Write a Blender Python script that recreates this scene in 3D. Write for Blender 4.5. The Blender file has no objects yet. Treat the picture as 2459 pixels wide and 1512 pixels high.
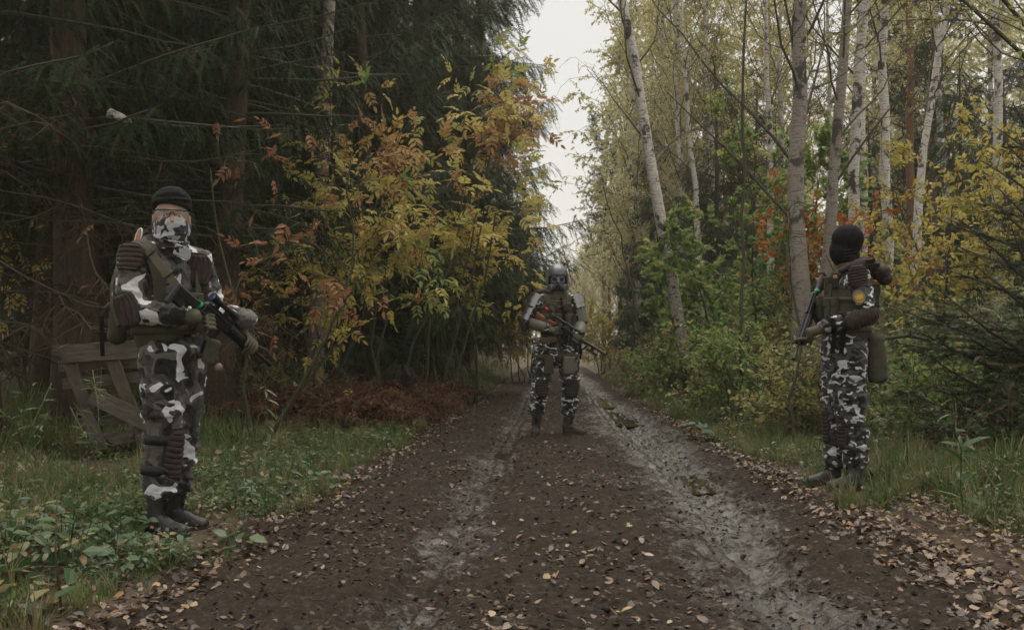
import bpy, math, random
import numpy as np
from mathutils import Vector, Matrix

S = bpy.context.scene
COL = S.collection
# ------------------------------------------------------------------ camera, world, light
HORIZON, FOC, CAMH = 843.0, 2390.0, 0.95            # measured in the photograph at 2459 px width
PITCH = math.atan((HORIZON - 756.0) / FOC)
cd = bpy.data.cameras.new('camera')
cam = bpy.data.objects.new('camera', cd)
COL.objects.link(cam)
cd.sensor_width = 36.0
cd.lens = 36.0 * FOC / 2459.0
cd.clip_start = 0.05
cd.clip_end = 800.0
cd.dof.use_dof = True
cd.dof.focus_distance = 6.6
cd.dof.aperture_fstop = 9
cam.location = (0, 0, CAMH)
cam.rotation_euler = (math.radians(90) + PITCH, 0, 0)
S.camera = cam

W = bpy.data.worlds.new('World')
S.world = W
W.use_nodes = True
wn = W.node_tree
for n in list(wn.nodes):
    wn.nodes.remove(n)
wo = wn.nodes.new('ShaderNodeOutputWorld')
bg = wn.nodes.new('ShaderNodeBackground')
sky = wn.nodes.new('ShaderNodeTexSky')
sky.sky_type = 'NISHITA'
sky.sun_disc = False
SUN_EL, SUN_ROT = math.radians(72), math.radians(2)
sky.sun_elevation = SUN_EL
sky.sun_rotation = SUN_ROT
mixs = wn.nodes.new('ShaderNodeMix')
mixs.data_type = 'RGBA'
mixs.inputs[0].default_value = 0.93                 # an even layer of cloud over the blue
mixs.inputs[7].default_value = (3.6, 3.45, 3.2, 1)
wn.links.new(sky.outputs[0], mixs.inputs[6])
wn.links.new(mixs.outputs[2], bg.inputs[0])
bg.inputs[1].default_value = 0.10
wn.links.new(bg.outputs[0], wo.inputs[0])

sd = bpy.data.lights.new('sun', 'SUN')
sd.energy = 1.5
sd.angle = math.radians(75)
sd.color = (1.0, 0.95, 0.87)
sun = bpy.data.objects.new('sun', sd)
COL.objects.link(sun)
sun.rotation_euler = (math.radians(90) - SUN_EL, 0, math.radians(180) - SUN_ROT)

S.view_settings.view_transform = 'Standard'
S.view_settings.look = 'None'
S.view_settings.exposure = 1.28
S.view_settings.gamma = 1.0
S.view_settings.use_curve_mapping = False
cy = S.cycles
cy.max_bounces = 6
cy.diffuse_bounces = 3
cy.glossy_bounces = 2
cy.transmission_bounces = 4
cy.transparent_max_bounces = 8
cy.volume_bounces = 0
cy.caustics_reflective = False
cy.caustics_refractive = False
cy.use_denoising = True
cy.use_adaptive_sampling = True
cy.adaptive_threshold = 0.02

# ------------------------------------------------------------------ helpers
rng = np.random.default_rng(7)
PI = math.pi

def PX(u, d):
    return (u - 1229.5) / FOC * d

def PT(u, v, d):
    """a world point at depth d (metres ahead) for a direction measured in the photograph"""
    x, y = (u - 1229.5) / FOC, (756.0 - v) / FOC
    dx, dy, dz = x, math.cos(PITCH) - y * math.sin(PITCH), math.sin(PITCH) + y * math.cos(PITCH)
    t = d / dy
    return np.array([dx * t, d, CAMH + dz * t])

def nrm(a):
    a = np.asarray(a, float)
    return a / (np.linalg.norm(a, axis=-1, keepdims=True) + 1e-9)

class Geo:
    def __init__(s):
        s.v = []; s.f3 = []; s.f4 = []; s.m3 = []; s.m4 = []; s.r = []; s.n = 0

    def add(s, V, F, mi=0, r=0.0):
        V = np.asarray(V, float).reshape(-1, 3)
        s.v.append(V)
        s.r.append(np.broadcast_to(np.asarray(r, float), (len(V),)).copy())
        if not isinstance(F, (list, tuple)) or (len(F) and not isinstance(F[0], np.ndarray)):
            F = [np.asarray(F)]
        for f in F:
            f = np.asarray(f, int)
            if f.size == 0:
                continue
            if f.shape[1] == 3:
                s.f3.append(f + s.n); s.m3.append(np.full(len(f), mi))
            else:
                s.f4.append(f + s.n); s.m4.append(np.full(len(f), mi))
        s.n += len(V)

    def inst(s, tV, tF, M, T, mi=0, r=0.0):
        """copies of a template: M (N,3,3) with columns = axes, T (N,3)"""
        N = len(T)
        if N == 0:
            return
        tV = np.asarray(tV, float); tF = np.asarray(tF, int)
        V = np.einsum('nij,kj->nki', M, tV) + T[:, None, :]
        F = tF[None] + (np.arange(N) * len(tV))[:, None, None]
        r = np.repeat(np.broadcast_to(np.asarray(r, float), (N,)), len(tV))
        s.add(V.reshape(-1, 3), F.reshape(-1, tF.shape[1]), mi, r)

    def tube(s, P, R, k=6, mi=0, r=0.0, cap=True, flat=None, up=None):
        """tube along P; R radii; flat = (n,) ratio of the second half-axis, up = direction of the first"""
        P = np.asarray(P, float); n = len(P)
        R = np.broadcast_to(np.asarray(R, float), (n,))
        fl = np.broadcast_to(np.asarray(1.0 if flat is None else flat, float), (n,))
        T = np.gradient(P, axis=0); T = nrm(T)
        if up is None:
            m = nrm(P[-1] - P[0])
            up = np.array([1.0, 0, 0]) if abs(m[0]) < 0.8 else np.array([0, 1.0, 0])
        U = np.broadcast_to(np.asarray(up, float), (n, 3))
        A = nrm(U - (U * T).sum(1)[:, None] * T)
        B = np.cross(T, A)
        a = np.arange(k) * 2 * PI / k
        V = P[:, None] + (R[:, None, None] * (np.cos(a)[None, :, None] * A[:, None] + (fl[:, None, None] * np.sin(a)[None, :, None]) * B[:, None]))
        V = V.reshape(-1, 3)
        i = np.arange(n - 1)[:, None] * k; j = np.arange(k)[None]
        F = np.stack([i + j, i + (j + 1) % k, i + k + (j + 1) % k, i + k + j], -1).reshape(-1, 4)
        if cap:
            V = np.vstack([V, P[:1], P[-1:]])
            c0, c1 = n * k, n * k + 1
            jj = np.arange(k)
            f0 = np.stack([np.full(k, c0), (jj + 1) % k, jj], -1)
            f1 = np.stack([np.full(k, c1), (n - 1) * k + jj, (n - 1) * k + (jj + 1) % k], -1)
            s.add(V, [F, f0, f1], mi, r)
        else:
            s.add(V, F, mi, r)

    def capsule(s, P, R, k=14, mi=0, r=0.0, flat=None, up=None, e=4):
        """tube with rounded ends"""
        P = np.asarray(P, float); n = len(P)
        R = np.broadcast_to(np.asarray(R, float), (n,)).copy()
        fl = np.broadcast_to(np.asarray(1.0 if flat is None else flat, float), (n,)).copy()
        d0, d1 = nrm(P[0] - P[1]), nrm(P[-1] - P[-2])
        a = np.linspace(1, 0.08, e)
        q = np.sqrt(1 - np.linspace(0.997, 0, e + 1)[:-1] ** 2)
        off = np.linspace(0.997, 0, e + 1)[:-1]
        f0 = R[0] * min(1, fl[0]); f1 = R[-1] * min(1, fl[-1])
        pre = P[0] + d0 * (off * f0)[:, None]; post = (P[-1] + d1 * (off * f1)[:, None])[::-1]
        P2 = np.vstack([pre, P, post]); R2 = np.concatenate([R[0] * q, R, (R[-1] * q)[::-1]])
        fl2 = np.concatenate([np.full(e, fl[0]), fl, np.full(e, fl[-1])])
        s.tube(P2, R2, k, mi, r, True, fl2, up)

    def ball(s, c, rad, k=16, mi=0, r=0.0, R=None):
        """ellipsoid, rad = 3 half-axes"""
        rad = np.broadcast_to(np.asarray(rad, float), (3,))
        m = k // 2
        th = np.linspace(0, PI, m + 1)[1:-1]; ph = np.arange(k) * 2 * PI / k
        V = np.stack([np.sin(th)[:, None] * np.cos(ph), np.sin(th)[:, None] * np.sin(ph), np.repeat(np.cos(th)[:, None], k, 1)], -1).reshape(-1, 3)
        V = np.vstack([V, [[0, 0, 1], [0, 0, -1]]]) * rad
        if R is not None:
            V = V @ np.asarray(R, float).T
        V = V + np.asarray(c, float)
        i = np.arange(m - 2)[:, None] * k; j = np.arange(k)[None]
        F = np.stack([i + j, i + k + j, i + k + (j + 1) % k, i + (j + 1) % k], -1).reshape(-1, 4)
        jj = np.arange(k); t = (m - 1) * k
        s.add(V, [F, np.stack([np.full(k, t), jj, (jj + 1) % k], -1), np.stack([np.full(k, t + 1), (m - 2) * k + (jj + 1) % k, (m - 2) * k + jj], -1)], mi, r)

    def box(s, c, h, mi=0, r=0.0, R=None, taper=1.0, bev=0.0):
        """box with half-sizes h, rotated by R (columns = axes), chamfered by bev"""
        c = np.asarray(c, float); h = np.asarray(h, float)
        b = min(bev, *(h * 0.9)) if bev else 0.0
        if b <= 0:
            V = np.array([[x, y, z] for z in (-1, 1) for y in (-1, 1) for x in (-1, 1)], float) * h
            V[4:, :2] *= taper
            F = np.array([[0, 2, 3, 1], [4, 5, 7, 6], [0, 1, 5, 4], [2, 6, 7, 3], [0, 4, 6, 2], [1, 3, 7, 5]])
            Fl = [F]
        else:
            V = []
            idx = {}
            for sx in (-1, 1):
                for sy in (-1, 1):
                    for sz in (-1, 1):
                        sg = np.array([sx, sy, sz])
                        for ax in range(3):
                            p = sg * (h - b); p[ax] = sg[ax] * h[ax]
                            idx[(sx, sy, sz, ax)] = len(V); V.append(p)
            V = np.array(V, float)
            if taper != 1.0:
                tt = (V[:, 2:3] / h[2] + 1) / 2
                V[:, :2] *= 1 + (taper - 1) * tt
            quads = []; tris = []
            for ax in range(3):
                o = [a for a in range(3) if a != ax]
                for sg in (-1, 1):
                    q = []
                    for (p, t) in ((-1, -1), (1, -1), (1, 1), (-1, 1)):
                        k = [0, 0, 0]; k[ax] = sg; k[o[0]] = p; k[o[1]] = t
                        q.append(idx[(*k, ax)])
                    quads.append(q)
            for ax in range(3):
                o = [a for a in range(3) if a != ax]
                for p in (-1, 1):
                    for t in (-1, 1):
                        k0 = [0, 0, 0]; k0[o[0]] = p; k0[o[1]] = t
                        k1 = list(k0); k0[ax] = -1; k1[ax] = 1
                        quads.append([idx[(*k0, o[0])], idx[(*k1, o[0])], idx[(*k1, o[1])], idx[(*k0, o[1])]])
            for sx in (-1, 1):
                for sy in (-1, 1):
                    for sz in (-1, 1):
                        tris.append([idx[(sx, sy, sz, a)] for a in range(3)])
            Fl = [np.array(quads), np.array(tris)]
        if R is not None:
            V = V @ np.asarray(R, float).T
        s.add(V + c, Fl, mi, r)

    def mesh(s, name, mats, smooth=False, fix=False):
        V = np.vstack(s.v); me = bpy.data.meshes.new(name)
        f3 = np.vstack(s.f3) if s.f3 else np.zeros((0, 3), int)
        f4 = np.vstack(s.f4) if s.f4 else np.zeros((0, 4), int)
        me.vertices.add(len(V)); me.vertices.foreach_set('co', V.astype(np.float32).ravel())
        nl = f3.size + f4.size
        me.loops.add(nl); me.polygons.add(len(f3) + len(f4))
        me.loops.foreach_set('vertex_index', np.concatenate([f3.ravel(), f4.ravel()]).astype(np.int32))
        st = np.concatenate([np.arange(len(f3)) * 3, f3.size + np.arange(len(f4)) * 4]).astype(np.int32)
        me.polygons.foreach_set('loop_start', st)
        mi = np.concatenate([*(s.m3 or [np.zeros(0)]), *(s.m4 or [np.zeros(0)])]).astype(np.int32)
        for m in (mats if isinstance(mats, (list, tuple)) else [mats]):
            me.materials.append(m)
        me.polygons.foreach_set('material_index', mi)
        me.polygons.foreach_set('use_smooth', np.full(len(mi), bool(smooth)))
        a = me.attributes.new('rnd', 'FLOAT', 'POINT')
        a.data.foreach_set('value', np.concatenate(s.r).astype(np.float32))
        me.update(calc_edges=True)
        me.validate()
        if fix:
            import bmesh
            b = bmesh.new(); b.from_mesh(me); bmesh.ops.recalc_face_normals(b, faces=b.faces); b.to_mesh(me); b.free()
        return me

def ob(name, me, parent=None, loc=(0, 0, 0), rot=(0, 0, 0), scale=(1, 1, 1), **props):
    o = bpy.data.objects.new(name, me)
    COL.objects.link(o)
    o.parent = parent
    o.location = loc; o.rotation_euler = rot; o.scale = scale
    for k, v in props.items():
        if v is not None:
            o[{'cat': 'category'}.get(k, k)] = v
    return o

def root(name, label, cat, loc=(0, 0, 0), rot=(0, 0, 0), scale=(1, 1, 1), group=None):
    return ob(name, None, None, loc, rot, scale, label=label, cat=cat, group=group)

def copy_thing(src, loc, rotz=0.0, scale=1.0, label=None, group=None, tilt=(0, 0)):
    r = src.copy(); COL.objects.link(r)
    r.location = loc; r.rotation_euler = (tilt[0], tilt[1], rotz); r.scale = (scale,) * 3
    if label: r['label'] = label
    if group: r['group'] = group
    for ch in src.children:
        c = ch.copy(); COL.objects.link(c); c.parent = r
        for g in ch.children:
            d = g.copy(); COL.objects.link(d); d.parent = c
    return r

def vnoise(x, y, seed=0):
    """2-D value noise 0..1"""
    xi, yi = np.floor(x).astype(np.int64), np.floor(y).astype(np.int64)
    xf, yf = x - xi, y - yi
    xf = xf * xf * (3 - 2 * xf); yf = yf * yf * (3 - 2 * yf)
    def h(a, b):
        n = (a * 374761393 + b * 668265263 + seed * 982451653) & 0x7fffffff
        n = ((n ^ (n >> 13)) * 1274126177) & 0x7fffffff
        return ((n ^ (n >> 16)) & 0xffff) / 65535.0
    return (h(xi, yi) * (1 - xf) + h(xi + 1, yi) * xf) * (1 - yf) + (h(xi, yi + 1) * (1 - xf) + h(xi + 1, yi + 1) * xf) * yf

def fbm(x, y, seed=0, o=3):
    t = 0; a = 0.5; w = 0
    for i in range(o):
        t = t + a * vnoise(x * 2 ** i, y * 2 ** i, seed + i); w += a; a *= 0.5
    return t / w

# ------------------------------------------------------------------ materials
MATS = {}

def nodes(name):
    m = bpy.data.materials.new(name); m.use_nodes = True
    t = m.node_tree
    return m, t, t.nodes['Principled BSDF'], t.nodes['Material Output']

def ramp(t, fac, stops, interp='LINEAR'):
    r = t.nodes.new('ShaderNodeValToRGB')
    r.color_ramp.interpolation = interp
    e = r.color_ramp.elements
    while len(e) < len(stops):
        e.new(0.5)
    for i, (p, c) in enumerate(stops):
        e[i].position = p; e[i].color = (*c, 1) if len(c) == 3 else c
    t.links.new(fac, r.inputs[0])
    return r.outputs[0]

def noise(t, scale, detail=3, rough=0.55, coord='Object', vec=None, distort=0.0, stretch=None):
    n = t.nodes.new('ShaderNodeTexNoise')
    n.inputs['Scale'].default_value = scale
    n.inputs['Detail'].default_value = detail
    n.inputs['Roughness'].default_value = rough
    n.inputs['Distortion'].default_value = distort
    if vec is None:
        tc = t.nodes.new('ShaderNodeTexCoord'); vec = tc.outputs[coord]
    if stretch is not None:
        mp = t.nodes.new('ShaderNodeMapping'); mp.inputs['Scale'].default_value = stretch
        t.links.new(vec, mp.inputs[0]); vec = mp.outputs[0]
    t.links.new(vec, n.inputs['Vector'])
    return n.outputs[0]

def bump(t, b, h, strength=0.4, dist=0.01):
    n = t.nodes.new('ShaderNodeBump')
    n.inputs['Strength'].default_value = strength; n.inputs['Distance'].default_value = dist
    t.links.new(h, n.inputs['Height']); t.links.new(n.outputs[0], b.inputs['Normal'])

def mixc(t, fac, a, b, mode='MIX'):
    m = t.nodes.new('ShaderNodeMix'); m.data_type = 'RGBA'; m.blend_type = mode
    for s_, v in ((0, fac), (6, a), (7, b)):
        if isinstance(v, (int, float)):
            m.inputs[s_].default_value = v
        elif isinstance(v, tuple):
            m.inputs[s_].default_value = (*v, 1)
        else:
            t.links.new(v, m.inputs[s_])
    return m.outputs[2]

def attr(t, name='rnd'):
    a = t.nodes.new('ShaderNodeAttribute'); a.attribute_name = name
    return a.outputs['Fac']

def orand(t):
    return t.nodes.new('ShaderNodeObjectInfo').outputs['Random']

def simple(name, col, rough=0.7, metal=0.0, var=0.25, scale=12.0, bmp=0.25, bdist=0.004, spec=0.4):
    m, t, b, o = nodes(name)
    c2 = tuple(min(1, c * (1 + var)) for c in col); c1 = tuple(c * (1 - var) for c in col)
    n = noise(t, scale, 5, 0.65)
    t.links.new(ramp(t, n, [(0.3, c1), (0.7, c2)]), b.inputs['Base Color'])
    b.inputs['Roughness'].default_value = rough; b.inputs['Metallic'].default_value = metal
    b.inputs['Specular IOR Level'].default_value = spec
    if bmp:
        bump(t, b, noise(t, scale * 6, 4, 0.6), bmp, bdist)
    MATS[name] = m
    return m

def leafmat(name, stops, trans=0.35, rough=0.55, instanced=False, spec=0.3):
    """leaves: colour by a random number per leaf (attribute rnd, plus the copy's own number), some light passes through"""
    m, t, b, o = nodes(name)
    f = attr(t)
    if instanced:
        ad = t.nodes.new('ShaderNodeMath'); ad.operation = 'ADD'
        t.links.new(f, ad.inputs[0]); t.links.new(orand(t), ad.inputs[1])
        fr = t.nodes.new('ShaderNodeMath'); fr.operation = 'FRACT'
        t.links.new(ad.outputs[0], fr.inputs[0]); f = fr.outputs[0]
    c = ramp(t, f, stops)
    t.links.new(c, b.inputs['Base Color'])
    b.inputs['Roughness'].default_value = rough
    b.inputs['Specular IOR Level'].default_value = spec
    tr = t.nodes.new('ShaderNodeBsdfTranslucent'); t.links.new(c, tr.inputs[0])
    mx = t.nodes.new('ShaderNodeMixShader'); mx.inputs[0].default_value = trans
    t.links.new(b.outputs[0], mx.inputs[1]); t.links.new(tr.outputs[0], mx.inputs[2])
    t.links.new(mx.outputs[0], o.inputs[0])
    MATS[name] = m
    return m

def barkmat(name, c1, c2, c3, scale=6, stretch=(1, 1, 0.25), bmp=0.8, rough=0.9):
    m, t, b, o = nodes(name)
    n = noise(t, scale * 4, 6, 0.7, stretch=stretch)
    n2 = noise(t, scale * 0.6, 3, 0.6)
    c = ramp(t, n, [(0.3, c1), (0.5, c2), (0.7, c3)])
    c = mixc(t, n2, c, mixc(t, 0.55, c, (0.05, 0.06, 0.03)))
    t.links.new(c, b.inputs['Base Color']); b.inputs['Roughness'].default_value = rough
    bump(t, b, n, bmp, 0.03)
    return m

def birchmat(name='birch_bark', white=(0.66, 0.64, 0.60)):
    m, t, b, o = nodes(name)
    lent = noise(t, 9, 5, 0.8, stretch=(1.1, 1.1, 7.0))        # horizontal dark lines
    patch = noise(t, 2.2, 4, 0.7, stretch=(1.5, 1.5, 1.4), distort=0.5)
    tint = noise(t, 1.3, 2, 0.5)
    base = mixc(t, tint, white, tuple(c * f for c, f in zip(white, (0.82, 0.76, 0.69))))
    d1 = ramp(t, lent, [(0.515, (0, 0, 0)), (0.60, (1, 1, 1))])
    d2 = ramp(t, patch, [(0.535, (0, 0, 0)), (0.60, (1, 1, 1))])
    c = mixc(t, d1, base, (0.10, 0.085, 0.07))
    c = mixc(t, d2, c, (0.055, 0.047, 0.04))
    # the foot of the trunk is dark and cracked
    tc = t.nodes.new('ShaderNodeTexCoord'); sp = t.nodes.new('ShaderNodeSeparateXYZ')
    t.links.new(tc.outputs['Object'], sp.inputs[0])
    mr = t.nodes.new('ShaderNodeMapRange')
    mr.inputs[1].default_value = 0.2; mr.inputs[2].default_value = 2.6; mr.inputs[3].default_value = 0.75; mr.inputs[4].default_value = 0.0
    t.links.new(sp.outputs[2], mr.inputs[0])
    c = mixc(t, mr.outputs[0], c, (0.12, 0.10, 0.085))
    t.links.new(c, b.inputs['Base Color']); b.inputs['Roughness'].default_value = 0.75
    bump(t, b, patch, 0.5, 0.02)
    return m

BIRCH = birchmat()
BIRCH2 = birchmat('birch_bark_pinkish', (0.31, 0.275, 0.24))
SPRUCE_BARK = barkmat('spruce_bark', (0.045, 0.028, 0.018), (0.085, 0.05, 0.034), (0.14, 0.095, 0.07))
PINE_BARK = barkmat('pine_bark', (0.13, 0.06, 0.03), (0.24, 0.11, 0.055), (0.32, 0.17, 0.09))
TWIG = barkmat('twig_bark', (0.05, 0.04, 0.03), (0.085, 0.07, 0.055), (0.14, 0.12, 0.10), 10)
MOSSTWIG = barkmat('mossy_bark', (0.05, 0.045, 0.03), (0.075, 0.07, 0.04), (0.11, 0.12, 0.06), 8)
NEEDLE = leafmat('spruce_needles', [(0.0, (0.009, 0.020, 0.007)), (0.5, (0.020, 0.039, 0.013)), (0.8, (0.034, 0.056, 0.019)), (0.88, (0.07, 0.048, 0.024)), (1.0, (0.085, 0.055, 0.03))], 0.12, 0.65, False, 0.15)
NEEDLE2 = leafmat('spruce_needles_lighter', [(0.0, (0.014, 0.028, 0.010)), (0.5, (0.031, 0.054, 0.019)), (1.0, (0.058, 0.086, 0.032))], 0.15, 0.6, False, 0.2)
DEADNEEDLE = leafmat('dead_spruce_twigs', [(0.0, (0.030, 0.022, 0.014)), (0.7, (0.065, 0.045, 0.028)), (1.0, (0.11, 0.085, 0.055))], 0.1, 0.85, False, 0.1)
ASH = leafmat('yellow_ash_leaves', [(0.0, (0.50, 0.42, 0.13)), (0.3, (0.56, 0.46, 0.14)), (0.46, (0.42, 0.42, 0.13)), (0.54, (0.20, 0.30, 0.09)), (0.62, (0.50, 0.36, 0.13)), (0.8, (0.42, 0.23, 0.10)), (1.0, (0.34, 0.16, 0.08))], 0.42)
ORANGE = leafmat('orange_leaves', [(0.0, (0.5, 0.20, 0.04)), (0.5, (0.42, 0.13, 0.03)), (1.0, (0.5, 0.33, 0.07))], 0.42)
RUST = leafmat('rusty_leaves', [(0.0, (0.32, 0.15, 0.07)), (0.5, (0.27, 0.12, 0.06)), (1.0, (0.34, 0.25, 0.09))], 0.4)
YELLOW = leafmat('yellow_leaves', [(0.0, (0.58, 0.46, 0.12)), (0.6, (0.52, 0.43, 0.12)), (0.85, (0.32, 0.37, 0.10)), (1.0, (0.50, 0.30, 0.09))], 0.48)
GREENL = leafmat('green_leaves', [(0.0, (0.13, 0.22, 0.06)), (0.55, (0.22, 0.32, 0.09)), (0.8, (0.36, 0.40, 0.13)), (0.92, (0.50, 0.43, 0.14)), (1.0, (0.42, 0.28, 0.11))], 0.5)
OLIVEL = leafmat('olive_leaves', [(0.0, (0.20, 0.23, 0.08)), (0.5, (0.31, 0.32, 0.12)), (0.8, (0.42, 0.33, 0.12)), (1.0, (0.40, 0.22, 0.10))], 0.48)
BIRCHL = leafmat('birch_leaves', [(0.0, (0.54, 0.54, 0.30)), (0.5, (0.66, 0.62, 0.37)), (1.0, (0.70, 0.62, 0.35))], 0.5)
BIRCHL2 = leafmat('birch_leaves_brownish', [(0.0, (0.34, 0.34, 0.14)), (0.5, (0.48, 0.42, 0.18)), (1.0, (0.54, 0.42, 0.17))], 0.5)
# ------------------------------------------------------------------ terrain
def road_c(y):
    y = np.asarray(y, float)
    return 0.08 + 0.042 * y - 0.0002 * np.maximum(0, y - 60) ** 2

def verge(x, y):
    """height of the ground sheet"""
    s = x - road_c(y); a = np.abs(s)
    w = (fbm(x * 0.8, y * 0.5, 3, 2) - 0.5) * 0.35
    edge = np.clip((a + w - 1.36) / 0.5, 0, 1); edge = edge * edge * (3 - 2 * edge)
    h = -0.11 + edge * 0.115
    # a gouge in the left bank
    g = np.exp(-(((x + 1.16) / 0.20) ** 2 + ((y - 6.1) / 0.42) ** 2))
    h = h - g * 0.12
    fr = np.clip((a - 4) / 14, 0, 1)
    h = h + fr * 0.35 + (fbm(x * 0.55, y * 0.55, 11, 3) - 0.5) * 0.16 * np.clip((a - 1.6) / 1.2, 0, 1)
    h = h + (fbm(x * 3.2, y * 3.2, 21, 3) - 0.5) * 0.05 * np.clip((a - 1.5) / 0.4, 0, 1)
    far = np.clip((y - 60) / 60, 0, 1)
    return h + far * 1.0 + np.clip((a - 20) / 22, 0, 1) * 2.6

def road_h(x, y):
    s = x - road_c(y)
    wob = (fbm(y * 0.25, s * 0 + 1, 5, 2) - 0.5) * 0.25
    rl = np.exp(-((s + 0.62 + wob * .5) / 0.17) ** 2); rr = np.exp(-((s - 0.85 + wob) / 0.24) ** 2)
    h = 0.035 * (1 - (s / 1.6) ** 2) - 0.055 * rl - 0.07 * rr
    h = h - 0.045 * np.exp(-(((s + 0.62) / 0.22) ** 2 + ((y - 9.6) / 0.85) ** 2))      # hollow of the puddle
    n1 = fbm(x * 2.6, y * 1.7, 31, 4) - 0.5
    n2 = fbm(x * 11, y * 8, 41, 3) - 0.5
    n3 = fbm(x * 42, y * 36, 51, 2) - 0.5
    ridg = 1 - np.abs(2 * fbm(x * 7, y * 4.0, 61, 3) - 1)
    h = h + n1 * 0.055 + n2 * 0.045 + n3 * 0.022 + (ridg - 0.7) * 0.035
    # tyre grooves running along the ruts
    gro = np.sin(s * 58 + 5 * fbm(y * 0.4, s * 2, 71, 2)) * 0.012 * (0.3 + fbm(x * 2, y * .8, 73, 2))
    tread = np.sin(y * 95 + np.abs(((s + 1.05) * 30) % 2 - 1) * 2) * 0.004
    h = h + gro * np.clip(rl + rr + 0.35, 0, 1) * 0.9 + tread * np.exp(-((s + 1.02) / 0.12) ** 2)
    return h

def grid_mesh(name, xs, ys, zfun, mats, offset_road=False):
    Y, Xs = np.meshgrid(ys, xs, indexing='ij')
    X = Xs + road_c(Y) if offset_road else Xs
    Z = zfun(X, Y)
    V = np.stack([X, Y, Z], -1).reshape(-1, 3)
    ny, nx = Y.shape
    i = np.arange(ny - 1)[:, None] * nx; j = np.arange(nx - 1)[None]
    F = np.stack([i + j, i + j + 1, i + nx + j + 1, i + nx + j], -1).reshape(-1, 4)
    g = Geo(); g.add(V, F)
    return g.mesh(name, mats, True)

def geo_steps(a, b, q, mn):
    out = [a]
    while out[-1] < b:
        out.append(out[-1] + max(mn, abs(out[-1]) * q))
    return np.array(out)

# --- forest floor
m, t, b, o = nodes('forest_floor')
n1 = noise(t, 0.9, 5, 0.6); n2 = noise(t, 9, 6, 0.75); n3 = noise(t, 45, 4, 0.7)
lit = ramp(t, n2, [(0.3, (0.030, 0.022, 0.014)), (0.5, (0.075, 0.052, 0.03)), (0.62, (0.12, 0.08, 0.045)), (0.72, (0.05, 0.06, 0.025))])
grn = ramp(t, n3, [(0.3, (0.02, 0.03, 0.01)), (0.7, (0.055, 0.085, 0.025))])
t.links.new(mixc(t, ramp(t, n1, [(0.55, (0, 0, 0)), (0.75, (0.6, 0.6, 0.6))]), lit, grn), b.inputs['Base Color'])
b.inputs['Roughness'].default_value = 0.9
bump(t, b, n3, 0.9, 0.03)
FLOOR = m

yy = geo_steps(0.6, 150, 0.012, 0.06)
pos = geo_steps(0.05, 90, 0.022, 0.06)
xx = np.concatenate([-pos[::-1], pos]) + 0.3
gm = grid_mesh('ground', xx, np.concatenate([[-30, -8, -2], yy, [220, 400, 700]]), verge, FLOOR)
gv = gm
ground = ob('ground', gm, kind='structure', label='leaf-strewn forest floor and grassy verges beside the muddy track')

# --- mud of the track
m, t, b, o = nodes('wet_mud')
geo_n = t.nodes.new('ShaderNodeTexCoord')
big = noise(t, 1.1, 4, 0.6, stretch=(1.6, 0.7, 1)); med = noise(t, 6, 6, 0.72); fine = noise(t, 38, 6, 0.75)
col = ramp(t, med, [(0.25, (0.012, 0.0085, 0.006)), (0.5, (0.025, 0.0185, 0.0138)), (0.7, (0.045, 0.034, 0.025)), (0.85, (0.085, 0.060, 0.040))])
col = mixc(t, 0.55, col, ramp(t, fine, [(0.3, (0.006, 0.0045, 0.0035)), (0.55, (0.036, 0.026, 0.018)), (0.72, (0.125, 0.089, 0.062))]))
t.links.new(col, b.inputs['Base Color'])
wa = attr(t, 'wet')
def mth(t, op, a, bb, c=None):
    n = t.nodes.new('ShaderNodeMath'); n.operation = op; n.use_clamp = False
    for i, v in enumerate((a, bb, c)):
        if v is None: continue
        if isinstance(v, (int, float)): n.inputs[i].default_value = v
        else: t.links.new(v, n.inputs[i])
    return n.outputs[0]
wet = mth(t, 'ADD', mth(t, 'MULTIPLY', wa, 0.75), mth(t, 'MULTIPLY', mth(t, 'SUBTRACT', big, 0.5), 1.3))
wet = mth(t, 'ADD', wet, mth(t, 'MULTIPLY', mth(t, 'SUBTRACT', mixc(t, 0.45, med, fine), 0.5), 3.4))
t.links.new(ramp(t, wet, [(0.15, (0.88,) * 3), (0.42, (0.60,) * 3), (0.56, (0.22,) * 3), (0.70, (0.07,) * 3)]), b.inputs['Roughness'])
t.links.new(ramp(t, wet, [(0.25, (0.12,) * 3), (0.48, (0.4,) * 3), (0.65, (1.0,) * 3)]), b.inputs['Specular IOR Level'])
bump(t, b, mixc(t, 0.5, fine, noise(t, 110, 3, 0.7)), 0.7, 0.016)
MUD = m
rs = np.linspace(-1.78, 1.78, 200)
ry = geo_steps(1.6, 110, 0.0055, 0.012)
rm = grid_mesh('road', rs, ry, road_h, MUD, True)
Yg, Sg = np.meshgrid(ry, rs, indexing='ij')
wetv = np.exp(-((Sg + 0.58) / 0.22) ** 2) * 0.85 + np.exp(-((Sg - 0.85) / 0.36) ** 2) * 1.1 - 0.22 + 0.5 * (fbm(Sg * 5, Yg * 1.3, 444, 3) - 0.5)
wetv += 0.45 * np.exp(-((Yg - 13) / 5) ** 2) * (Sg > 0.1) * (Sg < 1.5)
wetv *= np.where(Yg < 4.5, 0.8, 1)
at = rm.attributes.new('wet', 'FLOAT', 'POINT'); at.data.foreach_set('value', wetv.astype(np.float32).ravel())
road = ob('road', rm, kind='structure', label='wet muddy forest track with ruts and tyre grooves')

def gz(x, y):
    """height of whatever lies on top at x, y"""
    x = np.asarray(x, float); y = np.asarray(y, float)
    s = np.abs(x - road_c(y))
    v = verge(x, y)
    return np.where(s < 1.78, np.maximum(v, road_h(x, y)), v)

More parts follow.
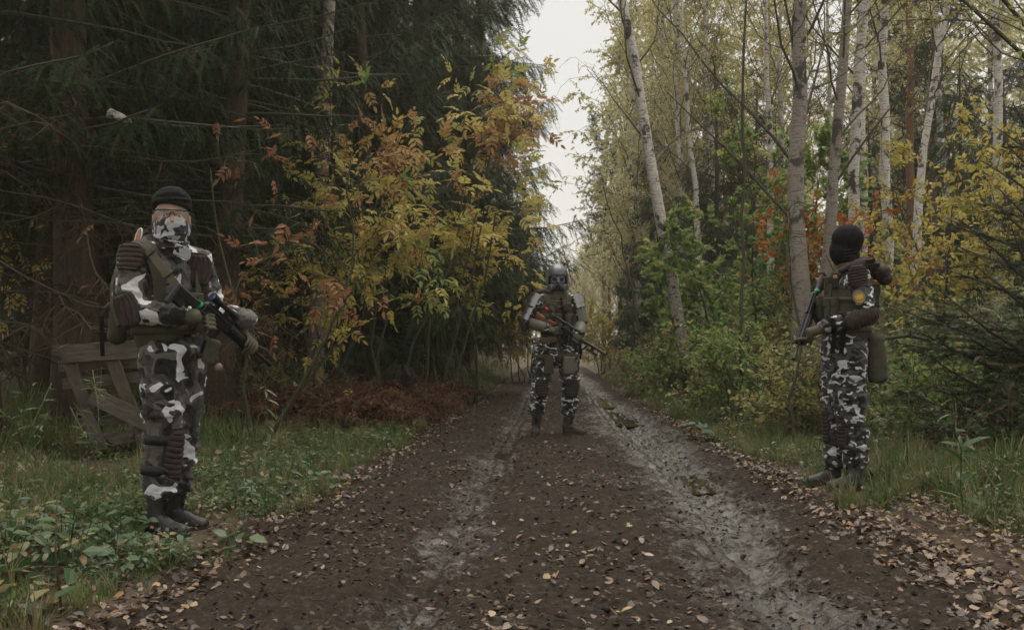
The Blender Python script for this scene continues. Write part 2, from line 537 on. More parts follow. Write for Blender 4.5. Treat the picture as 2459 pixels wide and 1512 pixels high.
# --- puddle water
m, t, b, o = nodes('puddle_water')
b.inputs['Base Color'].default_value = (0.030, 0.026, 0.016, 1)
b.inputs['Roughness'].default_value = 0.03
b.inputs['Specular IOR Level'].default_value = 0.6
bump(t, b, noise(t, 14, 2, 0.5), 0.06, 0.01)
WATER = m
def puddle(cx, cy_, lx, ly, z, seed):
    k = 48
    a = np.arange(k) * 2 * PI / k
    r = 1 + 0.45 * (fbm(np.cos(a) * 2 + seed, np.sin(a) * 2 + seed, seed, 2) - 0.5)
    V = np.stack([cx + np.cos(a) * lx * r, cy_ + np.sin(a) * ly * r, np.full(k, z)], -1)
    V = np.vstack([V, [[cx, cy_, z]]])
    g = Geo(); g.add(V, np.stack([np.arange(k), (np.arange(k) + 1) % k, np.full(k, k)], -1))
    ob('puddle', g.mesh('puddle', WATER), kind='structure')
for (cx, cy_, lx, ly, sd_) in ((road_c(9.6) - 0.62, 9.6, 0.24, 1.1, 1), (road_c(7.3) + 0.98, 7.4, 0.22, 0.55, 2), (road_c(14) + 0.9, 14.5, 0.3, 1.5, 4), (road_c(18) + 0.8, 19, 0.3, 2.0, 5)):
    zz = float(np.median(road_h(np.linspace(cx - lx * .7, cx + lx * .7, 30), np.full(30, cy_))))
    puddle(cx, cy_, lx, ly, zz + 0.000, sd_)

# ------------------------------------------------------------------ leaf templates
L2V = np.array([[0, 0, 0], [0.45, 0.26, 0.07], [1, 0, -0.05], [0.45, -0.26, 0.07]]); L2F = np.array([[0, 2, 1], [0, 3, 2]])
L8V = np.array([[0, 0, 0], [.28, .24, .05], [.68, .18, .03], [1, 0, -.08], [.68, -.18, .03], [.28, -.24, .05], [.3, 0, 0], [.7, 0, -.01]])
L8F = np.array([[0, 6, 1], [6, 7, 1], [7, 2, 1], [7, 3, 2], [0, 5, 6], [6, 5, 7], [7, 5, 4], [7, 4, 3]])
NARV = L8V * np.array([1, 0.62, 1])
# lobed leaf (maple like)
ang = np.radians([180, 130, 100, 72, 55, 36, 18, 0])
rad = np.array([0.05, 0.42, 0.30, 0.62, 0.34, 0.66, 0.42, 0.80])
ptsm = np.array([[r * math.cos(a) , r * math.sin(a), 0.04 * math.sin(a)] for a, r in zip(ang, rad)])
LMV = np.vstack([[[0.02, 0, 0]], ptsm[1:], ptsm[1:-1][::-1] * np.array([1, -1, 1])]); LMV[:, 0] += 0.1
LMV[7, 2] = -0.08
LMF = np.array([[0, i + 1, i] for i in range(1, len(LMV) - 1)])

def frames(d, up=None, roll=0.0, rs_=None):
    """matrices with columns (d, side, normal); normals near up with random roll"""
    N = len(d); d = nrm(d)
    if up is None:
        up = np.array([0, 0, 1.0])
    u = np.broadcast_to(up, (N, 3)) + (rs_.normal(0, roll, (N, 3)) if roll else 0)
    s_ = nrm(np.cross(u, d)); n = np.cross(d, s_)
    return np.stack([d, s_, n], -1)

def scaleM(M, s_):
    return M * np.asarray(s_)[:, None, None]

# ------------------------------------------------------------------ scatter by geometry nodes (stuff only)
def gn_scatter(name, pts, rots, scl, idx, protos, label):
    me = bpy.data.meshes.new(name + '_points')
    me.vertices.add(len(pts)); me.vertices.foreach_set('co', np.asarray(pts, np.float32).ravel())
    a = me.attributes.new('rot', 'FLOAT_VECTOR', 'POINT'); a.data.foreach_set('vector', np.asarray(rots, np.float32).ravel())
    a = me.attributes.new('scl', 'FLOAT', 'POINT'); a.data.foreach_set('value', np.asarray(scl, np.float32))
    a = me.attributes.new('idx', 'INT', 'POINT'); a.data.foreach_set('value', np.asarray(idx, np.int32))
    o_ = ob(name, me, kind='stuff', label=label)
    tr = bpy.data.node_groups.new(name, 'GeometryNodeTree')
    tr.interface.new_socket('Geometry', in_out='INPUT', socket_type='NodeSocketGeometry')
    tr.interface.new_socket('Geometry', in_out='OUTPUT', socket_type='NodeSocketGeometry')
    N = tr.nodes; Lk = tr.links
    gi = N.new('NodeGroupInput'); go = N.new('NodeGroupOutput')
    m2p = N.new('GeometryNodeMeshToPoints'); Lk.new(gi.outputs[0], m2p.inputs[0])
    iop = N.new('GeometryNodeInstanceOnPoints'); Lk.new(m2p.outputs[0], iop.inputs['Points'])
    jn = N.new('GeometryNodeJoinGeometry')
    for p in reversed(protos):
        oi = N.new('GeometryNodeObjectInfo'); oi.inputs['Object'].default_value = p
        oi.inputs['As Instance'].default_value = True
        Lk.new(oi.outputs['Geometry'], jn.inputs[0])
    Lk.new(jn.outputs[0], iop.inputs['Instance'])
    iop.inputs['Pick Instance'].default_value = True
    def na(nm, ty):
        x = N.new('GeometryNodeInputNamedAttribute'); x.data_type = ty; x.inputs[0].default_value = nm
        return x.outputs[0]
    e = N.new('FunctionNodeEulerToRotation')
    Lk.new(na('rot', 'FLOAT_VECTOR'), e.inputs[0]); Lk.new(e.outputs[0], iop.inputs['Rotation'])
    Lk.new(na('scl', 'FLOAT'), iop.inputs['Scale']); Lk.new(na('idx', 'INT'), iop.inputs['Instance Index'])
    Lk.new(iop.outputs[0], go.inputs[0])
    md = o_.modifiers.new('scatter', 'NODES'); md.node_group = tr
    return o_

def proto(name, geo, mats, smooth=False):
    return bpy.data.objects.new(name, geo.mesh(name, mats, smooth))

# plant pieces ---------------------------------------------------------------
GRASS = leafmat('grass_blades', [(0, (0.055, 0.098, 0.028)), (0.4, (0.10, 0.16, 0.045)), (0.65, (0.17, 0.19, 0.07)), (0.85, (0.22, 0.19, 0.09)), (1, (0.20, 0.13, 0.07))], 0.4, 0.5, True)
HERB = leafmat('herb_leaves', [(0, (0.04, 0.080, 0.030)), (0.45, (0.07, 0.125, 0.044)), (0.72, (0.12, 0.165, 0.065)), (0.86, (0.22, 0.22, 0.10)), (1, (0.26, 0.16, 0.08))], 0.35, 0.42, True, 0.5)
HERB2 = leafmat('pale_herb_leaves', [(0, (0.17, 0.21, 0.11)), (0.5, (0.25, 0.28, 0.15)), (0.8, (0.33, 0.30, 0.16)), (1, (0.36, 0.26, 0.15))], 0.35, 0.55, True)
FERN = leafmat('dead_fern', [(0, (0.08, 0.040, 0.026)), (0.5, (0.155, 0.075, 0.045)), (1, (0.25, 0.155, 0.09))], 0.3, 0.8, True)
STRAW = leafmat('dry_stalks', [(0, (0.10, 0.075, 0.045)), (0.5, (0.18, 0.14, 0.09)), (1, (0.30, 0.25, 0.16))], 0.2, 0.7, True)
LITTER = leafmat('fallen_leaf', [(0, (0.035, 0.022, 0.014)), (0.3, (0.075, 0.045, 0.028)), (0.55, (0.14, 0.088, 0.055)), (0.75, (0.22, 0.15, 0.095)), (0.88, (0.31, 0.22, 0.14)), (0.93, (0.33, 0.21, 0.08)), (0.97, (0.25, 0.10, 0.045)), (1, (0.13, 0.11, 0.05))], 0.15, 0.42, True, 0.5)

def grass_tuft(seed, n, h, spread):
    r = np.random.default_rng(seed); g = Geo()
    for i in range(n):
        a = r.uniform(0, 2 * PI); b0 = r.uniform(0, spread)
        p = np.array([math.cos(a) * b0, math.sin(a) * b0, 0]); H = h * r.uniform(0.5, 1.1)
        a2 = a + r.normal(0, 0.8); lean = r.uniform(0.1, 0.8)
        w = r.uniform(0.0025, 0.0045); sd_ = np.array([-math.sin(a2), math.cos(a2), 0]) * w
        out = np.array([math.cos(a2), math.sin(a2), 0])
        P = [p + out * H * lean * tt ** 2 + np.array([0, 0, H * (tt - 0.35 * lean * tt ** 2)]) for tt in (0, 0.4, 0.75, 1)]
        V = [P[0] - sd_, P[0] + sd_, P[1] - sd_, P[1] + sd_, P[2] - sd_ * .7, P[2] + sd_ * .7, P[3]]
        g.add(V, [np.array([[0, 1, 3], [0, 3, 2], [2, 3, 5], [2, 5, 4], [4, 5, 6]])], 0, r.uniform(0, 0.35))
    return g

def herb_clump(seed, n, h, leaf, spread, tv=L8V, tf=L8F):
    r = np.random.default_rng(seed); g = Geo()
    a = r.uniform(0, 2 * PI, n); rad_ = spread * np.sqrt(r.uniform(0, 1, n)); z = h * r.uniform(0.25, 1, n)
    T = np.stack([np.cos(a) * rad_, np.sin(a) * rad_, z], -1)
    az = a + r.normal(0, 0.7, n)
    d = np.stack([np.cos(az), np.sin(az), r.normal(-0.05, 0.28, n)], -1)
    M = scaleM(frames(d, roll=0.35, rs_=r), leaf * r.uniform(0.55, 1.15, n))
    g.inst(tv, tf, M, T, 0, r.uniform(0, 0.4, n))
    for i in range(0, n, 2):
        g.tube([[0.3 * T[i, 0], 0.3 * T[i, 1], -0.01], T[i]], 0.0016, 3, 0, 0.1, False)
    return g

def stalk_plant(seed, h, nleaf, leaf, droop=-0.2, curl=0.5, tv=NARV, r0=0.004, lm=1, branch=0):
    r = np.random.default_rng(seed); g = Geo()
    n = 7; tt = np.linspace(0, 1, n); b1, b2 = r.normal(0, 0.13, 2) * h
    P = np.stack([b1 * tt ** 2, b2 * tt ** 2, h * tt], -1) + r.normal(0, 0.006, (n, 3))
    g.tube(P, r0 * (1 - 0.6 * tt), 4, 0, 0.3, False)
    stems = [P]
    for _ in range(branch):
        k = r.integers(2, 5); a = r.uniform(0, 2 * PI); L = h * r.uniform(.2, .45)
        Q = P[k] + np.linspace(0, 1, 5)[:, None] * np.array([math.cos(a) * .6, math.sin(a) * .6, .8]) * L
        g.tube(Q, r0 * .5, 3, 0, 0.3, False); stems.append(Q)
    if nleaf:
        q = r.uniform(0.18, 1.0, nleaf); which = r.integers(0, len(stems), nleaf)
        T = np.array([stems[w][min(int(x * (len(stems[w]) - 1)), len(stems[w]) - 2)] * (1 - (x * (len(stems[w]) - 1)) % 1) + stems[w][min(int(x * (len(stems[w]) - 1)) + 1, len(stems[w]) - 1)] * ((x * (len(stems[w]) - 1)) % 1) for x, w in zip(q, which)])
        a = r.uniform(0, 2 * PI, nleaf)
        d = np.stack([np.cos(a), np.sin(a), r.normal(droop, 0.3, nleaf)], -1)
        M = scaleM(frames(d, roll=curl, rs_=r), leaf * r.uniform(0.5, 1.1, nleaf) * (1.15 - 0.5 * q))
        g.inst(tv, L8F, M, T, lm, r.uniform(0, 0.5, nleaf))
    return g

def fern_clump(seed, nf=11, L=0.42):
    r = np.random.default_rng(seed); g = Geo()
    for i in range(nf):
        a = r.uniform(0, 2 * PI); el = r.uniform(0.5, 1.25); LL = L * r.uniform(0.6, 1.15)
        n = 30; tt = np.linspace(0, 1, n)
        out = np.array([math.cos(a), math.sin(a), 0])
        P = out * (LL * (tt * math.cos(el) + 0.3 * tt ** 2))[:, None] + np.array([0, 0, 1]) * (LL * (tt * math.sin(el) - 0.45 * tt ** 2.5))[:, None]
        P = P + r.normal(0, 0.012, P.shape)
        g.tube(P, 0.0025, 3, 0, 0.1, False)
        side = np.array([-math.sin(a), math.cos(a), 0])
        T = np.repeat(P[2:], 2, 0); sg = np.tile([1, -1], n - 2)
        d = out * 0.5 + side * sg[:, None] + r.normal(0, 0.35, (len(T), 3)) + np.array([0, 0, -0.25])
        ll = np.repeat(0.30 * LL * np.sin(np.clip(tt[2:] * 1.05, 0, 1) * PI) ** 0.7 + 0.02, 2)
        g.inst(L2V * [1, 0.7, 2.5], L2F, scaleM(frames(d, roll=0.9, rs_=r), ll * 0.36), T, 0, r.uniform(0, 0.5, len(T)))
    return g

def curled(seed, base, lobed=False):
    """a fallen leaf, its edges curled"""
    r = np.random.default_rng(seed)
    V = np.array(base, float)
    V[:, 2] = 0.55 * r.uniform(-0.2, 1) * V[:, 1] ** 2 * 2 + r.uniform(-0.25, 0.35) * (V[:, 0] - 0.5) ** 2 + r.normal(0, 0.02, len(V))
    V[:, 0] -= 0.5
    return V
# round-toothed leaf, wider than the ovate one
LRV = np.array([[0, 0, 0], [.15, .3, 0], [.45, .37, 0], [.75, .22, 0], [1, 0, 0], [.75, -.22, 0], [.45, -.37, 0], [.15, -.3, 0], [.45, 0, 0]])
LRF = np.array([[8, i, (i + 1) % 8] for i in range(8)])
leaf_protos = []
for i in range(8):
    g = Geo()
    if i < 5:
        g.add(curled(100 + i, LRV * [1, 0.95, 1]), LRF, 0, 0.0)
    elif i < 7:
        g.add(curled(100 + i, L8V * [1, 1, 1]), L8F, 0, 0.0)
    else:
        g.add(curled(100 + i, LMV), LMF, 0, 0.0)
    g.tube([[-0.5, 0, 0.0], [-0.72, 0.04, 0.03]], 0.008, 3, 0, 0.1, False)
    leaf_protos.append(proto('leaf_kind', g, LITTER, True))

tufts = [proto('tuft_kind', grass_tuft(i, 22, h, 0.09), GRASS) for i, h in enumerate((0.10, 0.16, 0.22, 0.34))]
herbs = [proto('herb_kind', herb_clump(20 + i, n, h, lf, sp, tv, tf), HERB) for i, (n, h, lf, sp, tv, tf) in enumerate(((26, 0.10, 0.05, 0.14, L8V, L8F), (20, 0.13, 0.065, 0.14, LRV, LRF), (30, 0.08, 0.04, 0.14, LRV, LRF), (24, 0.17, 0.06, 0.13, L8V * [1, 1.2, 1], L8F), (30, 0.2, 0.055, 0.13, L8V, L8F)))]
weeds = [proto('weed_kind', stalk_plant(40 + i, h, n, lf, dr, 0.5, tv, 0.004, 0, br), mt) for i, (h, n, lf, dr, tv, br, mt) in enumerate((
    (0.75, 40, 0.09, -0.1, NARV, 3, HERB2), (0.95, 54, 0.10, -0.3, L8V, 4, HERB2), (0.6, 34, 0.10, 0.1, L8V, 2, HERB), (0.85, 44, 0.08, -0.2, L8V, 4, HERB), (1.1, 40, 0.09, -0.6, NARV, 5, HERB2)))]
dry = [proto('dry_kind', stalk_plant(60 + i, h, n, 0.07, -0.9, 1.0, NARV, 0.003, 0, br), STRAW) for i, (h, n, br) in enumerate(((0.5, 5, 0), (0.7, 9, 2), (0.9, 12, 3), (0.4, 0, 0)))]
ferns = [proto('fern_kind', fern_clump(80 + i), FERN) for i in range(3)]

FEET = np.array([[-1.86, 5.22, .20], [-1.66, 5.16, .20], [-1.6, 4.8, .24], [2.25, 6.85, .22], [2.12, 6.6, .22], [.4, 10.8, .5], [-3.4, 8.3, .45], [-3.1, 7.6, .3], [-3.9, 8.3, .35]])
def clear_feet(x, y):
    k = np.ones(len(x), bool)
    for a, b_, r_ in FEET: k &= (x - a) ** 2 + (y - b_) ** 2 > r_ * r_
    return k

def fill(n, xr, yr, keep, power=0.0, tall=True):
    """random points, denser near the camera when power > 0"""
    y = yr[0] + (yr[1] - yr[0]) * rng.uniform(0, 1, n) ** (1 + power)
    x = rng.uniform(xr[0], xr[1], n)
    s_ = x - road_c(y)
    # only what the lens or a step to its side can see
    k = (np.abs(x) < 0.62 * y + 2.0) & keep(x, y, s_)
    if tall: k &= clear_feet(x, y)
    return x[k], y[k]

def rot_up(n, tilt=0.12):
    return np.stack([rng.normal(0, tilt, n), rng.normal(0, tilt, n), rng.uniform(0, 2 * PI, n)], -1)

# grass
patch = lambda x, y, sc, sd_: fbm(x * sc, y * sc, sd_, 2)
def edge_noise(x, y): return (fbm(x * 1.3, y * 1.3, 91, 2) - 0.5) * 0.5
X1, Y1 = fill(90000, (-16, 18), (1.6, 34), lambda x, y, s_: (np.abs(s_) > 1.62 + edge_noise(x, y)) & (np.abs(s_) < 7.5) & (patch(x, y, 0.9, 5) > 0.25) & ((s_ < 0) | (s_ > np.where(y < 5.9, 2.3, 1.55) + edge_noise(x, y))), 0.9)
hh = np.where((X1 < 0) & (Y1 < 9), .72, 1.0) * np.where(((X1 + 1.75) ** 2 + (Y1 - 4.9) ** 2) < .8, .55, 1.0) * np.clip(0.55 + np.abs(np.abs(X1 - road_c(Y1)) - 1.5) * 0.25, 0.5, 1.25)
gn_scatter('grass', np.stack([X1, Y1, gz(X1, Y1)], -1), rot_up(len(X1)), hh * rng.uniform(0.7, 1.3, len(X1)) * np.where(Y1 > 12, 1.3, 1), rng.integers(0, 4, len(X1)), tufts, 'short green grass along both verges of the track')
print('grass', len(X1))
# low herbs
X2, Y2 = fill(52000, (-16, 20), (1.5, 30), lambda x, y, s_: (np.abs(s_) > 1.8 + edge_noise(x, y)) & (np.abs(s_) < 9) & (patch(x, y, 1.1, 15) > 0.40) & ((s_ < 0) | (s_ > np.where(y < 5.9, 2.5, 1.7) + edge_noise(x, y))), 1.1)
gn_scatter('low_undergrowth', np.stack([X2, Y2, gz(X2, Y2)], -1), rot_up(len(X2), 0.15), rng.uniform(0.4, 1.05, len(X2)) * np.where((X2 < 0) & (Y2 < 5) & (X2 < -1.9), 1.35, 1), rng.integers(0, 5, len(X2)), herbs, 'low leafy weeds growing among the grass')
print('herbs', len(X2))
# tall weeds
def kw(x, y, s_):
    r_ = (s_ > np.where(y > 10, 1.95, 2.6) + (patch(x, y, 0.5, 25) - 0.5) * 1.8) & (y > 8.0)
    l_ = (s_ < -2.4 - (patch(x, y, 0.5, 26) - 0.5) * 2) & (s_ > -5.0) & (y > 12)
    fr = ((np.abs(s_) > 2.2) & (y > 22) & (s_ < 12))
    nr = (s_ > 3.4) & (y > 5.5) & (patch(x, y, 0.9, 27) > 0.55)
    return r_ | l_ | fr | nr
X3, Y3 = fill(21000, (-12, 24), (5, 60), kw, 0.35)
sc3 = rng.uniform(0.6, 1.35, len(X3)) * np.clip(0.55 + 0.35 * np.abs(X3 - road_c(Y3) - 1.5), 0.6, 1.45) * np.where(np.abs(X3 - road_c(Y3)) < 3.4, 0.6, 1) * np.where(X3 < road_c(Y3), 0.62, 1)
gn_scatter('tall_weeds', np.stack([X3, Y3, gz(X3, Y3) - 0.02], -1), rot_up(len(X3), 0.2), sc3, rng.integers(0, 5, len(X3)), weeds, 'tall tangled weeds behind the grass strip')
print('weeds', len(X3))
X4, Y4 = fill(3400, (-12, 18), (3.5, 26), lambda x, y, s_: ((s_ > 2.3) & (s_ < 9)) | ((s_ < -2.0) & (s_ > -7)), 0.6)
gn_scatter('dry_stalk_undergrowth', np.stack([X4, Y4, gz(X4, Y4) - 0.02], -1), rot_up(len(X4), 0.3), rng.uniform(0.5, 1.1, len(X4)) * np.where(X4 < 0, 0.7, 1), rng.integers(0, 4, len(X4)), dry, 'dry brown stalks and bare stems among the weeds')
# rusty ferns on the left
def kf(x, y, s_):
    return (s_ < -2.0) & (s_ > -5.5) & (y > 7.5) & (y < 19) & (patch(x, y, 0.55, 37) > np.where(y < 11, 0.60, 0.49))
X5, Y5 = fill(7500, (-8, 0.5), (9.8, 19), kf, 0.2)
gn_scatter('dead_fern_undergrowth', np.stack([X5, Y5, gz(X5, Y5)], -1), rot_up(len(X5), 0.2), rng.uniform(0.8, 1.9, len(X5)), rng.integers(0, 3, len(X5)), ferns, 'rust-brown dead ferns at the foot of the left-hand trees')
# leaf litter
def lit_density(x, y, s_):
    d = 0.9 * np.exp(-((np.abs(s_) - 1.6) / 0.20) ** 2) * (0.35 + fbm(x * 2, y * 1.2, 77, 2))
    d = d + 1.3 * np.exp(-((s_ - 2.05) / 0.50) ** 2) * np.clip((6.9 - y) / 0.9, 0, 1)
    d = d + 0.14 * np.exp(-((s_ - 0.25) / 0.6) ** 2) * np.clip(1.4 - y / 6, 0.15, 1) + 0.02
    d = d + 0.12 * (np.abs(s_) > 1.8)
    d = d - 0.5 * np.exp(-((s_ - 0.9) / 0.35) ** 2) * (np.abs(s_) < 1.4)
    return np.clip(d * np.where(fbm(x * 1.7, y * 1.7, 87, 2) > 0.5, 1.3, 0.6), 0, 1)
n = 330000
yl = 1.7 + 26 * rng.uniform(0, 1, n) ** 2.0; xl = rng.uniform(-8, 9, n)
k = (np.abs(xl) < 0.60 * yl + 0.7); xl, yl = xl[k], yl[k]
sl = xl - road_c(yl)
k = rng.uniform(0, 1, len(xl)) < lit_density(xl, yl, sl); xl, yl, sl = xl[k], yl[k], sl[k]
scl = rng.uniform(0.015, 0.047, len(xl)) * np.where(sl > 1.4, 1.12, 1.0)
zl = gz(xl, yl) + 0.004 + rng.uniform(0, 0.012, len(xl)) + np.where(np.abs(sl) > 1.9, 0.035, 0)
rl_ = np.stack([rng.normal(0, 0.38, len(xl)), rng.normal(0, 0.38, len(xl)), rng.uniform(0, 2 * PI, len(xl))], -1)
il = rng.integers(0, 8, len(xl))
SL = None
# the largest in view become single leaves lying on the road and the verge
px = scl / yl * 2490; inview = (np.abs(xl) < 0.51 * yl) & (yl > 3.45) & (np.abs(sl) < 2.9)
order = np.argsort(-(px * inview))[:290]
mask = np.zeros(len(xl), bool); mask[order] = True
for i in np.nonzero(mask)[0]:
    ob('leaf', leaf_protos[il[i]].data, road if abs(sl[i]) < 1.6 else ground, (xl[i], yl[i], zl[i] + 0.006), tuple(rl_[i]), (scl[i],) * 3)
k = ~mask
gn_scatter('fallen_leaves', np.stack([xl, yl, zl], -1)[k], rl_[k], scl[k], il[k], leaf_protos, 'brown fallen leaves lying along the edges of the track')
print('litter', k.sum())
# dark rotting leaves trodden into the mud
ROT = leafmat('rotten_leaf', [(0, (0.018, 0.013, 0.008)), (0.4, (0.040, 0.028, 0.018)), (0.75, (0.085, 0.058, 0.037)), (1, (0.16, 0.11, 0.07))], 0.05, 0.6, True, 0.3)
rot_protos = []
for i in range(5):
    g = Geo(); g.add(curled(500 + i, LRV * [1, 0.95, 1.6]), LRF, 0, 0.0); rot_protos.append(proto('rotten_leaf_kind', g, ROT, True))
n = 27000; yc = 2.4 + 20 * rng.uniform(0, 1, n) ** 1.8; sc_ = rng.uniform(-1.65, 1.75, n)
k = rng.uniform(0, 1, n) < 0.25 + 0.75 * (fbm(sc_ * 3, yc * 2, 333, 3) > 0.5); yc, sc_ = yc[k], sc_[k]; n = len(yc); xc = sc_ + road_c(yc)
gn_scatter('rotten_leaf_litter', np.stack([xc, yc, gz(xc, yc) + 0.003], -1), np.stack([rng.normal(0, .3, n), rng.normal(0, .3, n), rng.uniform(0, 6.28, n)], -1), 0.007 + 0.036 * rng.uniform(0, 1, n) ** 2.0, rng.integers(0, 5, n), rot_protos, 'dark rotting leaves trodden into the mud')
# crumbs of mud and bits of twig on the track
crumbs = []
for i in range(4):
    g = Geo(); r_ = np.random.default_rng(300 + i)
    g.ball((0, 0, 0), (1, 0.8, 0.55), 8); g.v[0] = g.v[0] * (1 + r_.normal(0, 0.22, (len(g.v[0]), 1)))
    crumbs.append(proto('mud_crumb', g, MUD, False))
for i in range(2):
    g = Geo(); g.tube([[-3.5, 0, 0], [-1, .5, .3], [1.5, .1, .2], [3.5, .9, 0]], [.22, .2, .16, .1], 5); crumbs.append(proto('twig_bit', g, TWIG))
n = 4200; yc = 2.2 + 16 * rng.uniform(0, 1, n) ** 1.7; sc_ = rng.uniform(-1.6, 1.6, n); xc = sc_ + road_c(yc)
gn_scatter('mud_crumb_debris', np.stack([xc, yc, gz(xc, yc) + 0.002], -1), np.stack([rng.normal(0, .2, n), rng.normal(0, .2, n), rng.uniform(0, 6.28, n)], -1), rng.uniform(0.003, 0.009, n) * rng.choice([1, 1, 1, 1.7], n), rng.integers(0, 6, n), crumbs, 'lumps of mud and broken twigs on the track')
# ------------------------------------------------------------------ trees
def walk(r, p, d, L, n, jit=0.1, grav=0.0):
    P = [np.asarray(p, float)]; d = nrm(d); st = L / n
    for i in range(n):
        d = nrm(d + r.normal(0, jit, 3) + np.array([0, 0, grav]))
        P.append(P[-1] + d * st)
    return np.array(P)

def trunk_geo(P, R, k=12, mi=0, rough=0.06, seed=0):
    """a tapered trunk with a flared foot and an uneven surface"""
    r = np.random.default_rng(seed); g = Geo()
    g.tube(P, R, k, mi, 0.5, True)
    V = g.v[0]; n = len(V) - 2
    ring = np.repeat(np.arange(len(P)), k)
    V[:n] = P[ring] + (V[:n] - P[ring]) * (1 + r.normal(0, rough, (n, 1)))
    return g

SPRIG = None
def needle_twig():
    """a flat spray of needles along +x, unit length, hanging a little"""
    V = []; F = []
    n = 12
    for i in range(n):
        x = 0.06 + 0.9 * i / n; z = -0.10 * x * x
        for sgn in (1, -1):
            L = 0.125 * (1 - 0.35 * x) * (1 + .25 * ((i * 7) % 3 - 1)); b = len(V)
            V += [[x - 0.020, 0, z], [x + 0.022, 0, z], [x + 0.09, sgn * L, z - 0.03 + 0.03 * (i % 3)]]
            F.append([b, b + 1, b + 2] if sgn > 0 else [b, b + 2, b + 1])
    b = len(V)
    V += [[0, -0.012, 0], [0, 0.012, 0], [1.05, 0, -0.12]]; F.append([b, b + 1, b + 2])
    return np.array(V, float), np.array(F)
NTV, NTF = needle_twig()
BTV = np.array([[0, -.02, 0], [0, .02, 0], [.5, .01, -.05], [.5, -.01, -.05], [1, 0, -.2], [.4, 0, -.04], [.75, .28, -.1], [.42, .01, -.04], [.6, 0, -.1], [.85, -.22, -.2], [.62, 0.01, -.1]])
BTF = np.array([[0, 1, 2], [0, 2, 3], [3, 2, 4], [5, 7, 6], [8, 9, 10]])

def spruce(seed, H, low, rmax, per_m=7, twig=0.30, hang=0.55, dens=1.0, dead_from=0.8, dead_per_m=4, dead_len=1.5, trunk_r=0.15, detail_top=99, up0=0.05):
    """returns (trunk geo, crown geo, dead-branch geo)"""
    r = np.random.default_rng(seed)
    n = 14; tt = np.linspace(0, 1, n)
    P = np.stack([0.02 * H * np.sin(tt * 2 + seed), 0.02 * H * np.cos(tt * 3 + seed) - 0.02 * H * math.cos(seed), H * tt], -1); P[:, 0] -= P[0, 0]
    R = trunk_r * (1 - tt) ** 0.8 + 0.01; R[0] *= 1.35
    tg = trunk_geo(P, R, 12, 0, 0.03, seed)
    cg = Geo(); dg = Geo()
    def at(z):
        return np.array([np.interp(z, P[:, 2], P[:, 0]), np.interp(z, P[:, 2], P[:, 1]), z])
    z = low
    while z < H - 0.15:
        f = (z - low) / (H - low)
        dn = per_m * (1.0 if z < detail_top else 0.55)
        L = rmax * (1 - f) ** 0.75 * (0.65 + 0.35 * min(1, (z - low) / 1.5 + 0.3)) * r.uniform(0.72, 1.12) + 0.15
        a = r.uniform(0, 2 * PI); up = up0 + 0.5 * f
        nn = max(4, int(L / 0.35)); 
        Q = walk(r, at(z), [math.cos(a), math.sin(a), up], L, nn, 0.07, -0.30 / nn * (1.2 - f))
        Q[:, 2] += 0.10 * L * np.linspace(0, 1, nn + 1) ** 3
        cg.tube(Q, np.linspace(0.012 + 0.008 * L, 0.004, nn + 1), 4, 1, 0.3, False)
        st = 0.085 / dens * (1 if z < detail_top else 1.8)
        m_ = max(4, int(L / st)); q = np.linspace(0.12, 1.0, m_) 
        idx = q * nn; i0 = np.minimum(idx.astype(int), nn - 1); fr = (idx - i0)[:, None]
        base = Q[i0] * (1 - fr) + Q[i0 + 1] * fr
        T = nrm(Q[i0 + 1] - Q[i0])
        side = nrm(np.cross(T, [0, 0, 1.0]))
        for sg in (1, -1):
            d = T * 0.55 + side * sg * r.uniform(0.5, 1.1, (m_, 1)) + np.array([0, 0, -hang]) * r.uniform(0.4, 1.5, (m_, 1)) + r.normal(0, 0.12, (m_, 3))
            ln = twig * (0.45 + 0.9 * np.sin(np.clip(q, 0, 1) * PI * 0.85 + 0.15)) * r.uniform(0.6, 1.25, m_) * (0.6 + 0.4 * min(1, L))
            bb = base
            for lv in range(2 if L > 0.9 else 1):
                M = scaleM(frames(d, roll=0.5, rs_=r), ln if z < detail_top else ln * 1.5)
                cg.inst(NTV, NTF, M, bb, 0, r.uniform(0, 1, m_) ** 1.2 * 0.9 + 0.05 * r.normal(0, 1, m_))
                bb = bb + nrm(d) * (ln * 0.7)[:, None]; d = nrm(d) + np.array([0, 0, -hang * 0.9]) + r.normal(0, 0.25, (m_, 3)); ln = ln * 0.85
        z += r.exponential(1.0 / dn)
    z = dead_from
    while z < low + 1.0:
        L = dead_len * r.uniform(0.4, 1.2); a = r.uniform(0, 2 * PI)
        Q = walk(r, at(z), [math.cos(a), math.sin(a), -0.05], L, 6, 0.13, -0.03)
        dg.tube(Q, np.linspace(0.012, 0.003, 7), 4, 1, 0.3, False)
        m_ = int(L / 0.05); q = r.uniform(0.15, 1, m_) * 6; i0 = np.minimum(q.astype(int), 5)
        base = Q[i0] + (Q[i0 + 1] - Q[i0]) * (q - i0)[:, None]
        T = nrm(Q[i0 + 1] - Q[i0]); side = np.cross(T, [0, 0, 1.0]) * r.choice([-1, 1], (m_, 1))
        d = T * 0.5 + side * 0.8 + r.normal(0, 0.35, (m_, 3)) + [0, 0, -0.35]
        dg.inst(BTV * [1, 0.8, 1.5], BTF, scaleM(frames(d, roll=0.6, rs_=r), r.uniform(0.15, 0.5, m_)), base, 0, r.uniform(0, 1, m_))
        z += r.exponential(1.0 / dead_per_m)
    return tg, cg, dg

